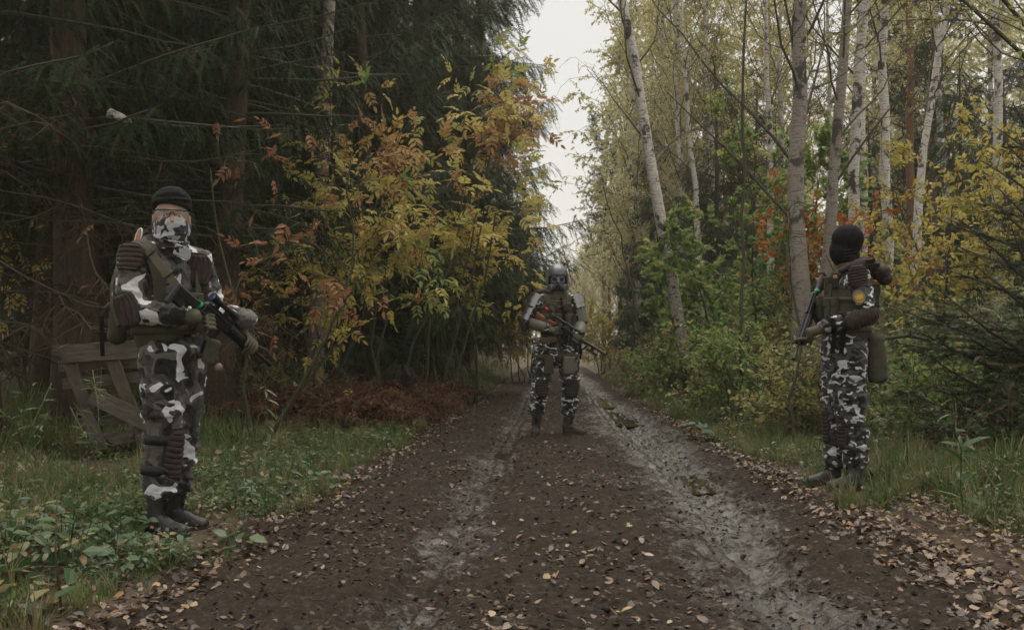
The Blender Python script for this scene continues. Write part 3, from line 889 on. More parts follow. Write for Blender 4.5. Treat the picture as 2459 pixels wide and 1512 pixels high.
def make_spruce(name, label, group, loc, needles=NEEDLE, **k):
    tg, cg, dg = spruce(**k)
    t_ = root(name, label, 'spruce tree', loc, group=group)
    ob('trunk', tg.mesh('spruce_trunk', SPRUCE_BARK, True), t_)
    ob('crown', cg.mesh('spruce_crown', [needles, TWIG]), t_)
    if dg.n:
        ob('dead_branches', dg.mesh('spruce_dead_branches', [DEADNEEDLE, TWIG]), t_, kind='stuff')
    return t_

def G(x, y, dz=-0.05):
    return (float(x), float(y), float(verge(np.array(x, float), np.array(y, float))) + dz)

def broadleaf(seed, P, R, limbs, sub, twigs, leaves, tv=L2V, tf=L2F, leaf=0.05, grav_twig=-0.12, limb_ang=0.8, limb_len=(1.5, 3), start=0.35, sublen=0.5, twiglen=0.4, leafroll=0.8, k=10, up=0.05, cluster=None, side=None, stiff=0.12, hangleaf=-0.4):
    """trunk along P with limbs > side shoots > twigs > leaves; returns trunk, branches, leaf geo and the twig points"""
    r = np.random.default_rng(seed)
    tg = trunk_geo(P, R, k, 0, 0.04, seed); bg_ = Geo(); lg = Geo()
    n = len(P)
    LT, LD = [], []
    for i in range(limbs):
        f = start + (1 - start) * ((i + r.uniform(0, 1)) / limbs)
        x = f * (n - 1); i0 = min(int(x), n - 2); p = P[i0] + (P[i0 + 1] - P[i0]) * (x - i0)
        T = nrm(P[i0 + 1] - P[i0])
        a = r.uniform(0, 2 * PI)
        o_ = np.array([math.cos(a), math.sin(a), 0.0])
        if side is not None:
            o_ = nrm(o_ + np.asarray(side, float))
        d = T * math.cos(limb_ang) + o_ * math.sin(limb_ang) * r.uniform(0.7, 1.3)
        L = r.uniform(*limb_len) * (1.15 - 0.75 * (f - start) / (1 - start))
        Q = walk(r, p, d, L, 7, stiff, up)
        rr = max(0.005, R[i0] * 0.23)
        bg_.tube(Q, np.linspace(rr, rr * 0.25, 8), 5, 0, 0.5, False)
        for j in range(sub):
            q = r.uniform(0.2, 1) * 7; j0 = min(int(q), 6); pj = Q[j0] + (Q[j0 + 1] - Q[j0]) * (q - j0)
            dj = nrm(nrm(Q[j0 + 1] - Q[j0]) + r.normal(0, 0.6, 3))
            S_ = walk(r, pj, dj, L * sublen * r.uniform(0.5, 1.2), 5, 0.16, up * 0.6)
            bg_.tube(S_, np.linspace(rr * 0.35, 0.003, 6), 4, 0, 0.5, False)
            for w in range(twigs):
                q = r.uniform(0.1, 1) * 5; w0 = min(int(q), 4); pw = S_[w0] + (S_[w0 + 1] - S_[w0]) * (q - w0)
                dw = nrm(nrm(S_[w0 + 1] - S_[w0]) * 0.8 + r.normal(0, 0.6, 3))
                Tq = walk(r, pw, dw, twiglen * r.uniform(0.4, 1.3), 4, 0.18, grav_twig)
                bg_.tube(Tq, np.array([0.0035, .003, .0026, .002, .0015]) * (1 + leaf * 5), 3, 0, 0.5, False)
                LT.append(Tq)
    if LT and leaves:
        A = np.array(LT); nT = len(A)
        q = r.uniform(0.1, 1.0, (nT, leaves)) * 4; i0 = np.minimum(q.astype(int), 3)
        idx = np.arange(nT)[:, None]
        base = A[idx, i0] + (A[idx, i0 + 1] - A[idx, i0]) * (q - i0)[..., None]
        T = nrm(A[idx, i0 + 1] - A[idx, i0])
        N = nT * leaves
        base = base.reshape(-1, 3); T = T.reshape(-1, 3)
        d = T * 0.5 + r.normal(0, 0.7, (N, 3)) + [0, 0, hangleaf]
        rn = np.clip(np.repeat(r.uniform(0, 1, nT), leaves) * 0.6 + r.uniform(0, 0.4, N), 0, 1)
        if cluster is None:
            lg.inst(tv, tf, scaleM(frames(d, roll=leafroll, rs_=r), leaf * r.uniform(0.6, 1.2, N)), base, 0, rn)
        else:
            cV, cF = cluster
            lg.inst(cV, cF, scaleM(frames(d, roll=leafroll, rs_=r), leaf * r.uniform(0.6, 1.2, N)), base, 0, rn)
    return tg, bg_, lg, LT

def make_broad(name, label, cat, group, loc, bark, leafm, trunk=True, **k):
    tg, b_, lg, _ = broadleaf(**k)
    t_ = root(name, label, cat, loc, group=group)
    ob('trunk' if trunk else 'stem', tg.mesh('trunk', bark, True), t_)
    ob('branches', b_.mesh('branches', TWIG if bark is not MOSSTWIG else MOSSTWIG), t_, kind='stuff')
    if lg.n:
        ob('crown', lg.mesh('crown', leafm), t_)
    return t_

def lean_path(H, dx, dy, n=12, bow=0.0, seed=0, wob=0.05):
    r = np.random.default_rng(seed); tt = np.linspace(0, 1, n)
    P = np.stack([dx * tt + bow * np.sin(tt * PI), dy * tt, H * tt], -1)
    P[1:, :2] += np.cumsum(r.normal(0, wob * 1.5, (n - 1, 2)), 0) * 0.5
    return P

# pinnate (ash) leaf as one mesh: stalk + 7 to 9 leaflets
def pinnate(seed, n=3):
    r = np.random.default_rng(seed); g = Geo()
    m_ = 6; tt = np.linspace(0, 1, m_)
    P = np.stack([tt, 0 * tt, -0.22 * tt ** 2], -1)
    g.tube(P, 0.006, 3, 0, 0.55, False)
    T = []; D = []
    for i in range(n):
        x = 0.28 + 0.66 * i / n
        for sg in (1, -1):
            T.append([x, 0, -0.22 * x * x]); D.append([0.75, sg * 0.9, -0.22 + r.normal(0, 0.15)])
    T.append([1, 0, -0.22]); D.append([1, 0, -0.45])
    T = np.array(T); D = np.array(D)
    g.inst(L8V * [1, 0.82, 1.3], L8F, scaleM(frames(D, roll=0.35, rs_=r), 0.42 * r.uniform(0.85, 1.15, len(T))), T, 0, r.uniform(-0.05, 0.05, len(T)))
    return g

PIN = [pinnate(i) for i in range(3)]
def geo_arrays(g):
    V = np.vstack(g.v); F = []
    if g.f3: F.append(np.vstack(g.f3))
    if g.f4:
        q = np.vstack(g.f4); F += [q[:, [0, 1, 2]], q[:, [0, 2, 3]]]
    return V, np.vstack(F)
PINV, PINF = geo_arrays(PIN[0])

# ---- spruce kinds
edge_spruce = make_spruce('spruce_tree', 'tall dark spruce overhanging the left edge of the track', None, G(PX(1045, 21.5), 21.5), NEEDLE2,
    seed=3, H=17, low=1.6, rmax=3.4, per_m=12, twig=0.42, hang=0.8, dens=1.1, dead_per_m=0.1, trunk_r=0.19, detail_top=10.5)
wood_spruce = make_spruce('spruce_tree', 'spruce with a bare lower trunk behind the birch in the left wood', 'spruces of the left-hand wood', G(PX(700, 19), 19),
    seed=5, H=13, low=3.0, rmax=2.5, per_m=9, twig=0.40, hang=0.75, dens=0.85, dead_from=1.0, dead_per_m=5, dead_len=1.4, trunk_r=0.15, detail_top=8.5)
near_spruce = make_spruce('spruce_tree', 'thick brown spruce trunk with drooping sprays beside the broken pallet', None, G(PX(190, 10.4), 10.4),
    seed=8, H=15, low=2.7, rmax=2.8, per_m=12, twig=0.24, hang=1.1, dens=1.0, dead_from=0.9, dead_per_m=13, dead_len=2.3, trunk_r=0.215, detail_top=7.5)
small_spruce = make_spruce('spruce_tree', 'young bushy spruce at the right edge of the picture, its branches reaching the weeds', None, G(PX(2470, 8.2), 8.2), NEEDLE,
    seed=12, H=3.0, low=0.12, rmax=1.25, per_m=34, twig=0.18, hang=0.15, up0=0.38, dens=1.5, dead_per_m=0.1, trunk_r=0.05)

def sp(src, u, d, rz, sc, label, group=None):
    return copy_thing(src, G(PX(u, d), d), rz, sc, label, group)
# row of spruces along the left
LEFTROW = [
    (edge_spruce, 880, 17.5, 2.1, 0.72, 'spruce behind the yellow ash bush, left of the overhanging one'),
    (edge_spruce, 1110, 30, 4.0, 1.02, 'spruce behind the overhanging one, with twigs against the sky'),
    (wood_spruce, 560, 14.5, 1.0, 0.95, 'dark spruce right behind the soldier in the black beanie'),
    (wood_spruce, 400, 12.8, 3.3, 0.85, 'spruce whose hanging sprays show above the black beanie'),
    (near_spruce, 520, 11.8, 2.4, 0.80, 'spruce with a hanging green curtain of sprays right of the thick trunk'),
    (near_spruce, -60, 9.0, 4.4, 0.95, 'spruce with thin dead twigs at the upper left corner'),
    (wood_spruce, 90, 13.5, 5.1, 0.95, 'spruce behind the dead twigs, left of the thick trunk'),
    (wood_spruce, 760, 24, 0.4, 1.05, 'spruce trunk in the shade behind the birch with yellow leaves'),
    (wood_spruce, 968, 24, 5.6, 1.0, 'left one of the pair of dark trunks behind the rusty ferns'),
    (wood_spruce, 1000, 23, 2.9, 0.95, 'right one of the pair of dark trunks behind the rusty ferns'),
    (wood_spruce, 640, 16.5, 3.9, 0.85, 'slim spruce trunk just right of the raised rifle barrel'),
]
for (src, u, d, rz, sc, lb) in LEFTROW:
    sp(src, u, d, rz, sc, lb, 'spruces of the left-hand wood')
# deeper in the wood: countable trunks between the near ones
r_ = np.random.default_rng(77)
cnt = 0
deep = []
for _ in range(4000):
    y = r_.uniform(15, 62); x = r_.uniform(-0.62 * y - 1, -1.5)
    s_ = x - float(road_c(y))
    if s_ > -4.2: continue
    if any((x - a) ** 2 + (y - b_) ** 2 < 2.2 ** 2 for a, b_ in deep): continue
    deep.append((x, y))
    if len(deep) >= 58: break
for i, (x, y) in enumerate(deep):
    copy_thing(wood_spruce if i % 4 else edge_spruce, G(x, y), r_.uniform(0, 6.28), r_.uniform(0.8, 1.2), 'shaded spruce deep in the left-hand wood', 'spruces deep in the left-hand wood')

thick = 0
for _ in range(3000):
    y = r_.uniform(17, 50); x = r_.uniform(-0.60 * y - 1, -3.0)
    if x - float(road_c(y)) > -6.5 or any((x - a) ** 2 + (y - b_) ** 2 < 1.2 ** 2 for a, b_ in deep): continue
    copy_thing(small_spruce, G(x, y), r_.uniform(0, 6.28), r_.uniform(0.5, 0.9), 'young spruce in the shaded undergrowth of the left-hand wood', 'young spruces under the left-hand wood')
    deep.append((x, y)); thick += 1
    if thick >= 45: break

# right: dark spruces between the birches
RIGHTSP = [(edge_spruce, 1600, 27, 0.7, 0.42, 'dark bushy spruce at the foot of the leaning birch'),
           (edge_spruce, 1550, 34, 1.7, 0.40, 'low spruce beside the track, left of the leaning birch'),
           (edge_spruce, 1712, 25, 2.7, 0.50, 'dark spruce right of the thin white birch'),
           (edge_spruce, 1790, 30, 3.7, 0.56, 'tall dark spruce behind the green maple bushes'),
           (edge_spruce, 1530, 50, 4.7, 0.55, 'hazy spruce by the far bend of the track'),
                      (edge_spruce, 2330, 19, 5.7, 0.40, 'dark small spruce under the yellow leaves'),
           (wood_spruce, 2250, 27, 1.3, 0.7, 'spruce behind the crooked white birch'),
           (edge_spruce, 2090, 21, 2.3, 0.36, 'low dark spruce behind the head of the soldier in the black balaclava'),
           (wood_spruce, 2440, 24, 3.0, 0.7, 'spruce behind the top of the young spruce')]
for (src, u, d, rz, sc, lb) in RIGHTSP:
    sp(src, u, d, rz, sc, lb, 'dark spruces among the right-hand birches')

# ---- birches
def birch(label, u, d, H, dx, dy, rad, seed, bark=BIRCH, leafm=BIRCHL, limbs=26, start=0.35, leaves=12, leaf=0.055, group='birches right of the track', bow=0.0, limb_len=(1.6, 3.6), sub=4, twigs=4, trunk_k=12):
    P = lean_path(H, dx, dy, 14, bow, seed)
    tt = np.linspace(0, 1, 14)
    R = rad * (1 - tt) ** 0.65 + 0.012; R[0] *= 1.3
    return make_broad('birch_tree', label, 'birch tree', group, G(PX(u, d), d), bark, leafm, seed=seed, P=P, R=R, limbs=limbs, sub=sub, twigs=twigs, leaves=leaves, leaf=leaf,
                      limb_ang=0.62, limb_len=limb_len, start=start, sublen=0.45, twiglen=0.75, grav_twig=-0.22, up=0.03, k=trunk_k)
b_lean = birch('birch leaning towards the track with bare black-banded branches', 1672, 17.5, 14, -2.6, 1.0, 0.108, 31, limbs=16, start=0.26, leaves=1, leaf=0.06, sub=3, twigs=3, limb_len=(1.4, 3.0))
b_thin = birch('slim bright white birch right of the leaning one', 1645, 30, 20, -0.25, 1, 0.11, 32, limbs=26, start=0.3, leaves=16, leaf=0.07)
b_big = birch('thick pinkish-barked birch, the left one of the forked pair', 1915, 13.2, 11.5, 0.25, 0.5, 0.118, 33, bark=BIRCH2, leafm=BIRCHL2, limbs=22, start=0.22, leaves=11, leaf=0.045, limb_len=(1.8, 3.4), sub=4)
b_fork = birch('thinner grey birch growing up right beside the thick pinkish one', 1938, 13.8, 11, 1.0, 0.5, 0.085, 34, bark=BIRCH2, leafm=BIRCHL2, limbs=16, start=0.3, leaves=11, leaf=0.045)
b_w1 = birch('white birch rising straight above the black balaclava', 2028, 15, 12, 0.7, 0.3, 0.092, 35, leafm=BIRCHL2, limbs=16, start=0.42, leaves=12, leaf=0.045)
b_w2 = birch('second white birch close behind the one above the balaclava', 2074, 17.5, 12.5, 0.15, 0.3, 0.092, 36, leafm=BIRCHL2, limbs=16, start=0.42, leaves=12, leaf=0.05)
b_w3 = birch('white birch right of the balaclava, the third from the thick pinkish one', 2126, 15.5, 12, 0.4, 0.3, 0.084, 37, leafm=BIRCHL2, limbs=16, start=0.42, leaves=12, leaf=0.045)
b_w4 = birch('crooked white birch leaning right above the yellow leaves', 2165, 18, 12, 2.1, 0.3, 0.080, 38, leafm=BIRCHL2, limbs=16, start=0.42, leaves=12, leaf=0.05, bow=-0.3)
b_left = birch('grey-white birch trunk standing among the yellow ash leaves', 752, 15.2, 15, 0.5, 0.3, 0.118, 39, group='birches left of the track', limbs=14, start=0.4, leaves=8, bark=BIRCH2)
copy_thing(b_thin, G(PX(985, 26), 26), 1.0, 0.95, 'birch with white bark glimpsed through the overhanging spruce', 'birches left of the track')
copy_thing(b_thin, G(PX(1570, 36), 36), 2.0, 0.9, 'thin birch leaning over the track behind the leaning one', None, (0, -0.12))
copy_thing(b_w1, G(PX(1705, 24), 24), 2.6, 0.9, 'slender birch between the two dark spruces')
copy_thing(b_w2, G(PX(1850, 22), 22), 3.6, 0.9, 'grey birch rising behind the green maple bushes')
copy_thing(b_w2, G(PX(2010, 22), 22), 1.6, 0.8, 'faint birch seen in the bright gap behind the pinkish one')
copy_thing(b_w3, G(PX(2290, 21), 21), 1.1, 1.0, 'birch hidden behind the yellow leaves at the right')
copy_thing(b_w2, G(PX(2390, 18), 18), 4.1, 1.0, 'birch behind the upper right boughs')
# far birches along both sides and closing the track
far_birch = birch('hazy yellow-green birch far down the right side of the track', 1560, 44, 16, 0.4, 0.3, 0.12, 41, group='far birches in the haze', limbs=42, start=0.12, leaves=30, leaf=0.115, sub=5, twigs=4, limb_len=(2.0, 4.2), trunk_k=8)
far_birch2 = birch('broad yellow-green birch beside the sky gap', 1500, 56, 17, 0.2, 0.3, 0.13, 42, group='far birches in the haze', leafm=BIRCHL, limbs=40, start=0.10, leaves=30, leaf=0.125, sub=5, twigs=4, limb_len=(2.2, 4.6), trunk_k=8)
brown_birch = birch('brownish thin-leaved birch behind the white trunks', 1880, 30, 14, 0.3, 0.3, 0.12, 43, group='far birches in the haze', leafm=BIRCHL2, limbs=34, start=0.18, leaves=22, leaf=0.085, sub=5, twigs=4, limb_len=(2.0, 4.0), trunk_k=8)
r_ = np.random.default_rng(5); placed = []
for _ in range(6000):
    y = r_.uniform(27, 78); x = r_.uniform(0, 0.56 * y)
    s_ = x - float(road_c(y))
    if s_ < 4.3 + (0.022 * y): continue
    if any((x - a) ** 2 + (y - b_) ** 2 < 4.9 ** 2 for a, b_ in placed): continue
    if 0.285 < x / y < 0.335: continue            # the bright gap beside the pinkish birch
    placed.append((x, y))
    if len(placed) >= 46: break
for i, (x, y) in enumerate(placed):
    near = y < 34
    src = brown_birch if (near or i % 5 == 0) else (far_birch if i % 2 else far_birch2)
    if i % 11 == 3: src = edge_spruce
    spr = src is edge_spruce
    copy_thing(src, G(x, y), r_.uniform(0, 6.28), r_.uniform(0.75, 1.1) * (0.75 if spr else 1),
               ('hazy spruce standing among the far birches' if spr else 'hazy birch in the crowd of far trees right of the track'),
               ('hazy spruces among the far birches' if spr else 'hazy birches right of the track'), (r_.normal(0, .04), r_.normal(0, .04)))
for i, (u, d, k_, lb) in enumerate(((1500, 40, 0, 'hazy birch right beside the sky gap'), (1535, 33, 1, 'yellow-green birch behind the crown of the leaning birch'), (1600, 37, 0, 'yellow-green birch left of the slim white trunk'), (1690, 34, 1, 'yellow-green birch right of the slim white trunk'), (1770, 41, 0, 'yellow-green birch above the dark spruces'), (1850, 36, 1, 'brownish birch left of the thick pinkish trunk'), (2100, 33, 1, 'yellow-green birch behind the second white trunk'), (2220, 38, 0, 'yellow-green birch behind the crooked birch'), (2380, 30, 1, 'yellow-green birch behind the upper right boughs'))):
    copy_thing((far_birch, far_birch2)[k_], G(PX(u, d), d), i * 2.1, 0.85 + 0.03 * (i % 4), lb, 'far birches in the haze')
# trees closing the view where the track bends, and the far left side
pine_P = lean_path(15, 0.3, 0.2, 12, 0, 51)
pine = make_broad('pine_tree', 'reddish pine trunk beside the helmet of the masked soldier', 'pine tree', 'reddish pines at the bend', G(PX(1450, 60), 60), PINE_BARK, NEEDLE2, seed=52, P=pine_P, R=0.14 * (1 - np.linspace(0, 1, 12)) ** .5 + .015,
                 limbs=26, sub=5, twigs=4, leaves=22, leaf=0.13, limb_ang=1.25, limb_len=(1.2, 2.4), start=0.42, sublen=0.5, twiglen=0.4, grav_twig=0.02, tv=L2V * [1, .5, 1])
for i, (u, d, sc, lb) in enumerate(((1462, 62, 0.8, 'reddish pine trunk, the next right of the masked soldier'), (1490, 50, 0.75, 'thin pine trunk left of the low dark spruces'), (1505, 52, 0.9, 'pine trunk rising behind the low dark spruces'), (2185, 24, 0.8, 'reddish pine trunk among the white birches'), (2235, 26, 0.8, 'reddish pine trunk under the yellow leaves'))):
    copy_thing(pine, G(PX(u, d), d), i * 1.3, sc, lb)
far = []
for i in range(34):
    y = r_.uniform(78, 125); x = float(road_c(y)) + r_.uniform(-9, 9) if i < 20 else float(road_c(y)) - r_.uniform(5, 26)
    u = x / y * FOC + 1229
    src = (far_birch, far_birch2, edge_spruce, pine)[i % 4]
    sc = 0.48 if 1270 < u < 1470 else 0.9
    if src is pine: sc *= 1.1
    spr = src is edge_spruce; pn = src is pine
    copy_thing(src, G(x, y), r_.uniform(0, 6.28), sc * r_.uniform(0.85, 1.1), 'pale hazy ' + ('spruce' if spr else 'pine' if pn else 'birch') + ' closing the view at the end of the track', 'far ' + ('spruces' if spr else 'pines' if pn else 'birches') + ' at the end of the track')
for i, (u, d, sc, k_) in enumerate(((1395, 96, .62, 0), (1425, 90, .72, 1), (1372, 108, .62, 2), (1445, 84, .75, 0), (1350, 118, .68, 1), (1410, 115, .78, 2))):
    s_ = (far_birch, far_birch2, edge_spruce)[k_]
    copy_thing(s_, G(PX(u, d), d), i * 1.7, sc, 'pale hazy ' + ('spruce' if k_ == 2 else 'birch') + ' closing the view at the end of the track', 'far ' + ('spruces' if k_ == 2 else 'birches') + ' at the end of the track')
for i, (u, d, sc) in enumerate(((1235, 38, 0.85), (1262, 46, 0.8), (1200, 42, 1.0), (1275, 58, 0.75), (1290, 70, 0.7), (1215, 60, 1.1))):
    s_ = (edge_spruce, far_birch)[i % 2]
    copy_thing(s_, G(PX(u, d) - 2.6, d), i, sc, ('spruce' if s_ is edge_spruce else 'yellowing birch') + ' lining the left side of the track further down', 'far trees lining the left side')

# ---- the yellow ash bushes on the left
def ash_bush(label, u, d, stems, H, seed, mat=ASH, nleaf=3, group='autumn ash bushes left of the track', leaf=0.20, spread=0.5, side=(0.3, -0.5, 0.0), single=0, limbs=5, sub=3, twigs=2, start=0.3):
    r = np.random.default_rng(seed)
    t_ = root('ash_bush', label, 'bush', G(PX(u, d), d), group=group)
    lg = Geo(); alls = []
    for i in range(stems):
        a = r.uniform(0, 2 * PI); h = H * r.uniform(0.6, 1.05)
        P = lean_path(h, math.cos(a) * spread * h * 0.6 + side[0] * 0.5, math.sin(a) * spread * h * 0.4 + side[1] * 0.4, 9, 0.1, seed + i, 0.09)
        P[:, :2] += r.normal(0, 0.12, 2)
        tg, b_, _, LT = broadleaf(seed + i, P, 0.019 * (1 - np.linspace(0, 1, 9)) + 0.005, limbs, sub, twigs, 0, limb_ang=0.9, limb_len=(0.5, 1.3), start=start, sublen=0.6, twiglen=0.35, grav_twig=-0.03, up=0.01, side=side, k=7)
        ob('stem', tg.mesh('bush_stem', MOSSTWIG, True), t_)
        ob('branches', b_.mesh('bush_branches', MOSSTWIG), t_, kind='stuff')
        A = np.array(LT); alls.append(A)
    A = np.concatenate(alls)
    base = np.repeat(A[:, -1], nleaf, 0); T = np.repeat(nrm(A[:, -1] - A[:, -2]), nleaf, 0); N = len(base)
    d_ = T * 0.7 + r.normal(0, 0.75, (N, 3)) + [0, 0, -0.18]
    M = scaleM(frames(d_, roll=0.45, rs_=r), leaf * r.uniform(0.65, 1.2, N))
    reg = fbm(base[:, 0] * 1.1 + seed, base[:, 2] * 1.1, seed, 2)
    rn = np.clip(np.clip((reg - 0.32) / 0.40, 0, 1) * 0.66 + r.uniform(0, 0.22, N), 0, 1)
    nr = min(single, N)
    order = np.argsort(base[:, 1])[:nr]
    mk = np.zeros(N, bool); mk[order] = True
    for i in np.nonzero(mk)[0]:
        q = int(min(7, rn[i] * 8))
        o_ = ob('leaf', ASHLEAF[(q, i % 3)], t_)
        m4 = np.eye(4); m4[:3, :3] = M[i]; m4[:3, 3] = base[i]
        o_.matrix_local = Matrix(m4.tolist())
    if (~mk).any():
        lg.inst(PINV, PINF, M[~mk], base[~mk], 0, rn[~mk])
        ob('crown', lg.mesh('ash_crown', mat), t_)
    return t_
ASHLEAF = {}
for q in range(8):
    for k_ in range(3):
        g = pinnate(q * 3 + k_); g.r = [np.clip(x * 0 + (q + 0.5) / 8 + np.random.default_rng(q * 9 + k_).uniform(-.05, .05, len(x)), 0, 1) for x in g.r]
        ASHLEAF[(q, k_)] = g.mesh('ash_leaf', ASH)
ash_bush('large yellow and orange ash bush in front of the grey-white birch', 750, 13.4, 5, 4.3, 101, leaf=0.24, single=300, nleaf=2, limbs=5, start=0.36, spread=0.6)
ash_bush('yellow ash boughs reaching from the wood towards the masked soldier', 930, 13.5, 4, 4.2, 131, leaf=0.26, side=(0.8, -0.5, 0), limbs=6, spread=0.5, nleaf=2, start=0.48)
ash_bush('pale yellow-green bush left of the masked soldier', 1130, 17.5, 4, 3.7, 151, leaf=0.26, mat=YELLOW, side=(0.6, -0.3, 0), nleaf=3, start=0.52)
ash_bush('upper golden ash crown in front of the overhanging spruce', 1060, 16.2, 3, 6.0, 171, leaf=0.26, side=(0.6, -0.3, 0), limbs=7, start=0.58, spread=0.25, nleaf=2)
ash_bush('rusty-leaved sapling behind the soldier in the black beanie', 600, 9.8, 2, 3.0, 191, leaf=0.20, mat=RUST, nleaf=1, limbs=5)
ash_bush('low golden bush right of the raised rifle', 690, 12.5, 3, 2.2, 211, leaf=0.2, mat=YELLOW, nleaf=2)
ash_bush('sparse yellow sapling left of the thick spruce trunk', 60, 12.5, 2, 3.6, 231, leaf=0.2, mat=YELLOW, nleaf=2)
ash_bush('yellowing bush lining the track behind the masked soldier', 1262, 30, 5, 4.6, 251, leaf=0.3, mat=YELLOW, nleaf=3)
ash_bush('golden bush at the far left bend', 1290, 44, 5, 4.0, 271, leaf=0.4, mat=YELLOW, nleaf=3)

# ---- bushes and saplings on the right
def leafy_bush(name, label, cat, u, d, stems, H, seed, mat, tv, tf, leaf, group, spread=0.5, nl=6, limbs=7, sub=3, twigs=3, limb_len=(0.5, 1.3), side=(-.2, -.4, 0), start=0.15):
    r = np.random.default_rng(seed)
    t_ = root(name, label, cat, G(PX(u, d), d), group=group)
    lg = Geo()
    for i in range(stems):
        a = r.uniform(0, 2 * PI); h = H * r.uniform(0.55, 1.05)
        P = lean_path(h, math.cos(a) * spread * h * 0.6, math.sin(a) * spread * h * 0.4, 9, 0.08, seed + i, 0.08); P[:, :2] += r.normal(0, 0.25, 2)
        tg, b_, l_, _ = broadleaf(seed + i, P, 0.022 * (1 - np.linspace(0, 1, 9)) + 0.005, limbs, sub, twigs, nl, tv=tv, tf=tf, leaf=leaf, limb_ang=0.9, limb_len=limb_len, start=start, sublen=0.6, twiglen=0.35, grav_twig=-0.03, up=0.02, side=side, k=6, leafroll=0.5, hangleaf=-0.25)
        ob('stem', tg.mesh('bush_stem', TWIG, True), t_)
        ob('branches', b_.mesh('bush_branches', TWIG), t_, kind='stuff')
        for V, F3, r3 in zip(l_.v, l_.f3, l_.r):
            lg.add(V, F3, 0, r3)
    ob('crown', lg.mesh('bush_crown', mat), t_)
    return t_
gr = 'green bushes right of the track'
leafy_bush('maple_bush', 'bright green maple bush between the leaning birch and the pinkish birch', 'bush', 1800, 17.5, 6, 5.0, 301, GREENL, LMV, LMF, 0.12, gr, nl=11)
leafy_bush('maple_bush', 'green maple bush in front of the thick pinkish birch', 'bush', 1890, 16.5, 5, 4.6, 321, GREENL, LMV, LMF, 0.11, gr, nl=10)
leafy_bush('maple_bush', 'lower green bush at the foot of the dark spruces', 'bush', 1700, 21, 6, 3.0, 341, GREENL, LMV, LMF, 0.12, gr, nl=10)
leafy_bush('maple_bush', 'grey-green bush beside the grass strip', 'bush', 1640, 26, 5, 2.0, 361, OLIVEL, L8V, L8F, 0.12, gr, nl=9)
leafy_bush('maple_bush', 'olive-green bush left of the soldier in the balaclava', 'bush', 1860, 15, 5, 2.0, 381, OLIVEL, L8V, L8F, 0.09, gr, nl=8)
leafy_bush('maple_bush', 'green bush close behind the soldier in the balaclava', 'bush', 2160, 14, 5, 2.2, 401, GREENL, L8V, L8F, 0.09, gr, nl=8)
leafy_bush('orange_maple', 'small orange maple behind the black balaclava', 'small tree', 2035, 14.2, 4, 3.9, 421, ORANGE, LMV, LMF, 0.10, 'orange and yellow small trees', nl=6, start=0.5, spread=0.35)
leafy_bush('yellow_maple', 'yellow-leaved small tree above the young spruce', 'small tree', 2300, 12.5, 5, 3.9, 441, YELLOW, L8V, L8F, 0.09, 'orange and yellow small trees', nl=10, start=0.4)
leafy_bush('yellow_maple', 'second yellow small tree at the right edge', 'small tree', 2450, 11.5, 4, 3.6, 461, YELLOW, L8V, L8F, 0.09, 'orange and yellow small trees', nl=9, start=0.4)
leafy_bush('yellow_bush', 'yellow bush at the far right of the weeds behind the masked soldier', 'bush', 1450, 40, 5, 2.6, 481, YELLOW, L8V, L8F, 0.16, 'orange and yellow small trees', nl=5)
for i, (u, d, H_, lb) in enumerate(((1545, 21, 1.2, 'low pale-green shrub at the edge of the far grass strip'), (1640, 17.5, 1.2, 'low shrub at the foot of the leaning birch'), (1725, 14.5, 1.3, 'low tangled shrub left of the bare sapling'), (1830, 12.6, 1.25, 'low tangled shrub right of the bare sapling'), (1945, 10.6, 1.0, 'low shrub behind the rifle of the soldier in the balaclava'), (2230, 10.0, 1.0, 'low shrub between the olive pouch and the young spruce'))):
    leafy_bush('shrub', lb, 'bush', u, d, 7, H_, 701 + i * 20, (OLIVEL, GREENL)[i % 2], L8V, L8F, 0.075, 'low shrubs behind the right grass strip', nl=7, start=0.05, spread=0.9, limbs=6, sub=3, twigs=3, limb_len=(0.3, 0.8), side=(0, -0.1, 0))
def pole(label, u, d, H, dx, rad, seed, limbs=12, leaves=0):
    P = lean_path(H, dx, 0.1, 14, 0.0, seed, 0.05)
    return make_broad('sapling', label, 'sapling', 'bare saplings right of the track', G(PX(u, d), d), MOSSTWIG, OLIVEL, seed=seed, P=P, R=rad * (1 - np.linspace(0, 1, 14)) ** .5 + .006, limbs=limbs, sub=2, twigs=2, leaves=leaves, leaf=0.06,
                      limb_ang=0.9, limb_len=(0.4, 1.2), start=0.25, k=7)
pole('straight bare sapling in front of the green bushes', 1790, 12.5, 7, -0.05, 0.019, 501, leaves=1)
pole('thin dark sapling left of the rifle of the soldier in the balaclava', 1908, 9.6, 2.4, -0.05, 0.010, 511)
pole('bent bare sapling beside the leaning birch', 1570, 24, 5.5, -1.2, 0.022, 531, limbs=10)

# limbs of a tree that stands outside the right edge
r = np.random.default_rng(600)
P = lean_path(9, -0.6, 0, 12, 0, 601)
tg, b_, lg, _ = broadleaf(602, P, 0.15 * (1 - np.linspace(0, 1, 12)) + 0.02, 14, 7, 6, 11, tv=L8V, tf=L8F, leaf=0.058, limb_ang=1.25, limb_len=(2.4, 4.2), start=0.30, sublen=0.5, twiglen=0.4, grav_twig=-0.02, side=(-1.1, -0.1, 0), up=0.0)
t_ = root('alder_tree', 'tree with olive and brown leaves hanging in at the upper right corner', 'tree', G(PX(2600, 10.0), 10.0))
ob('trunk', tg.mesh('trunk', MOSSTWIG, True), t_); ob('branches', b_.mesh('branches', MOSSTWIG), t_, kind='stuff'); ob('crown', lg.mesh('crown', OLIVEL), t_)

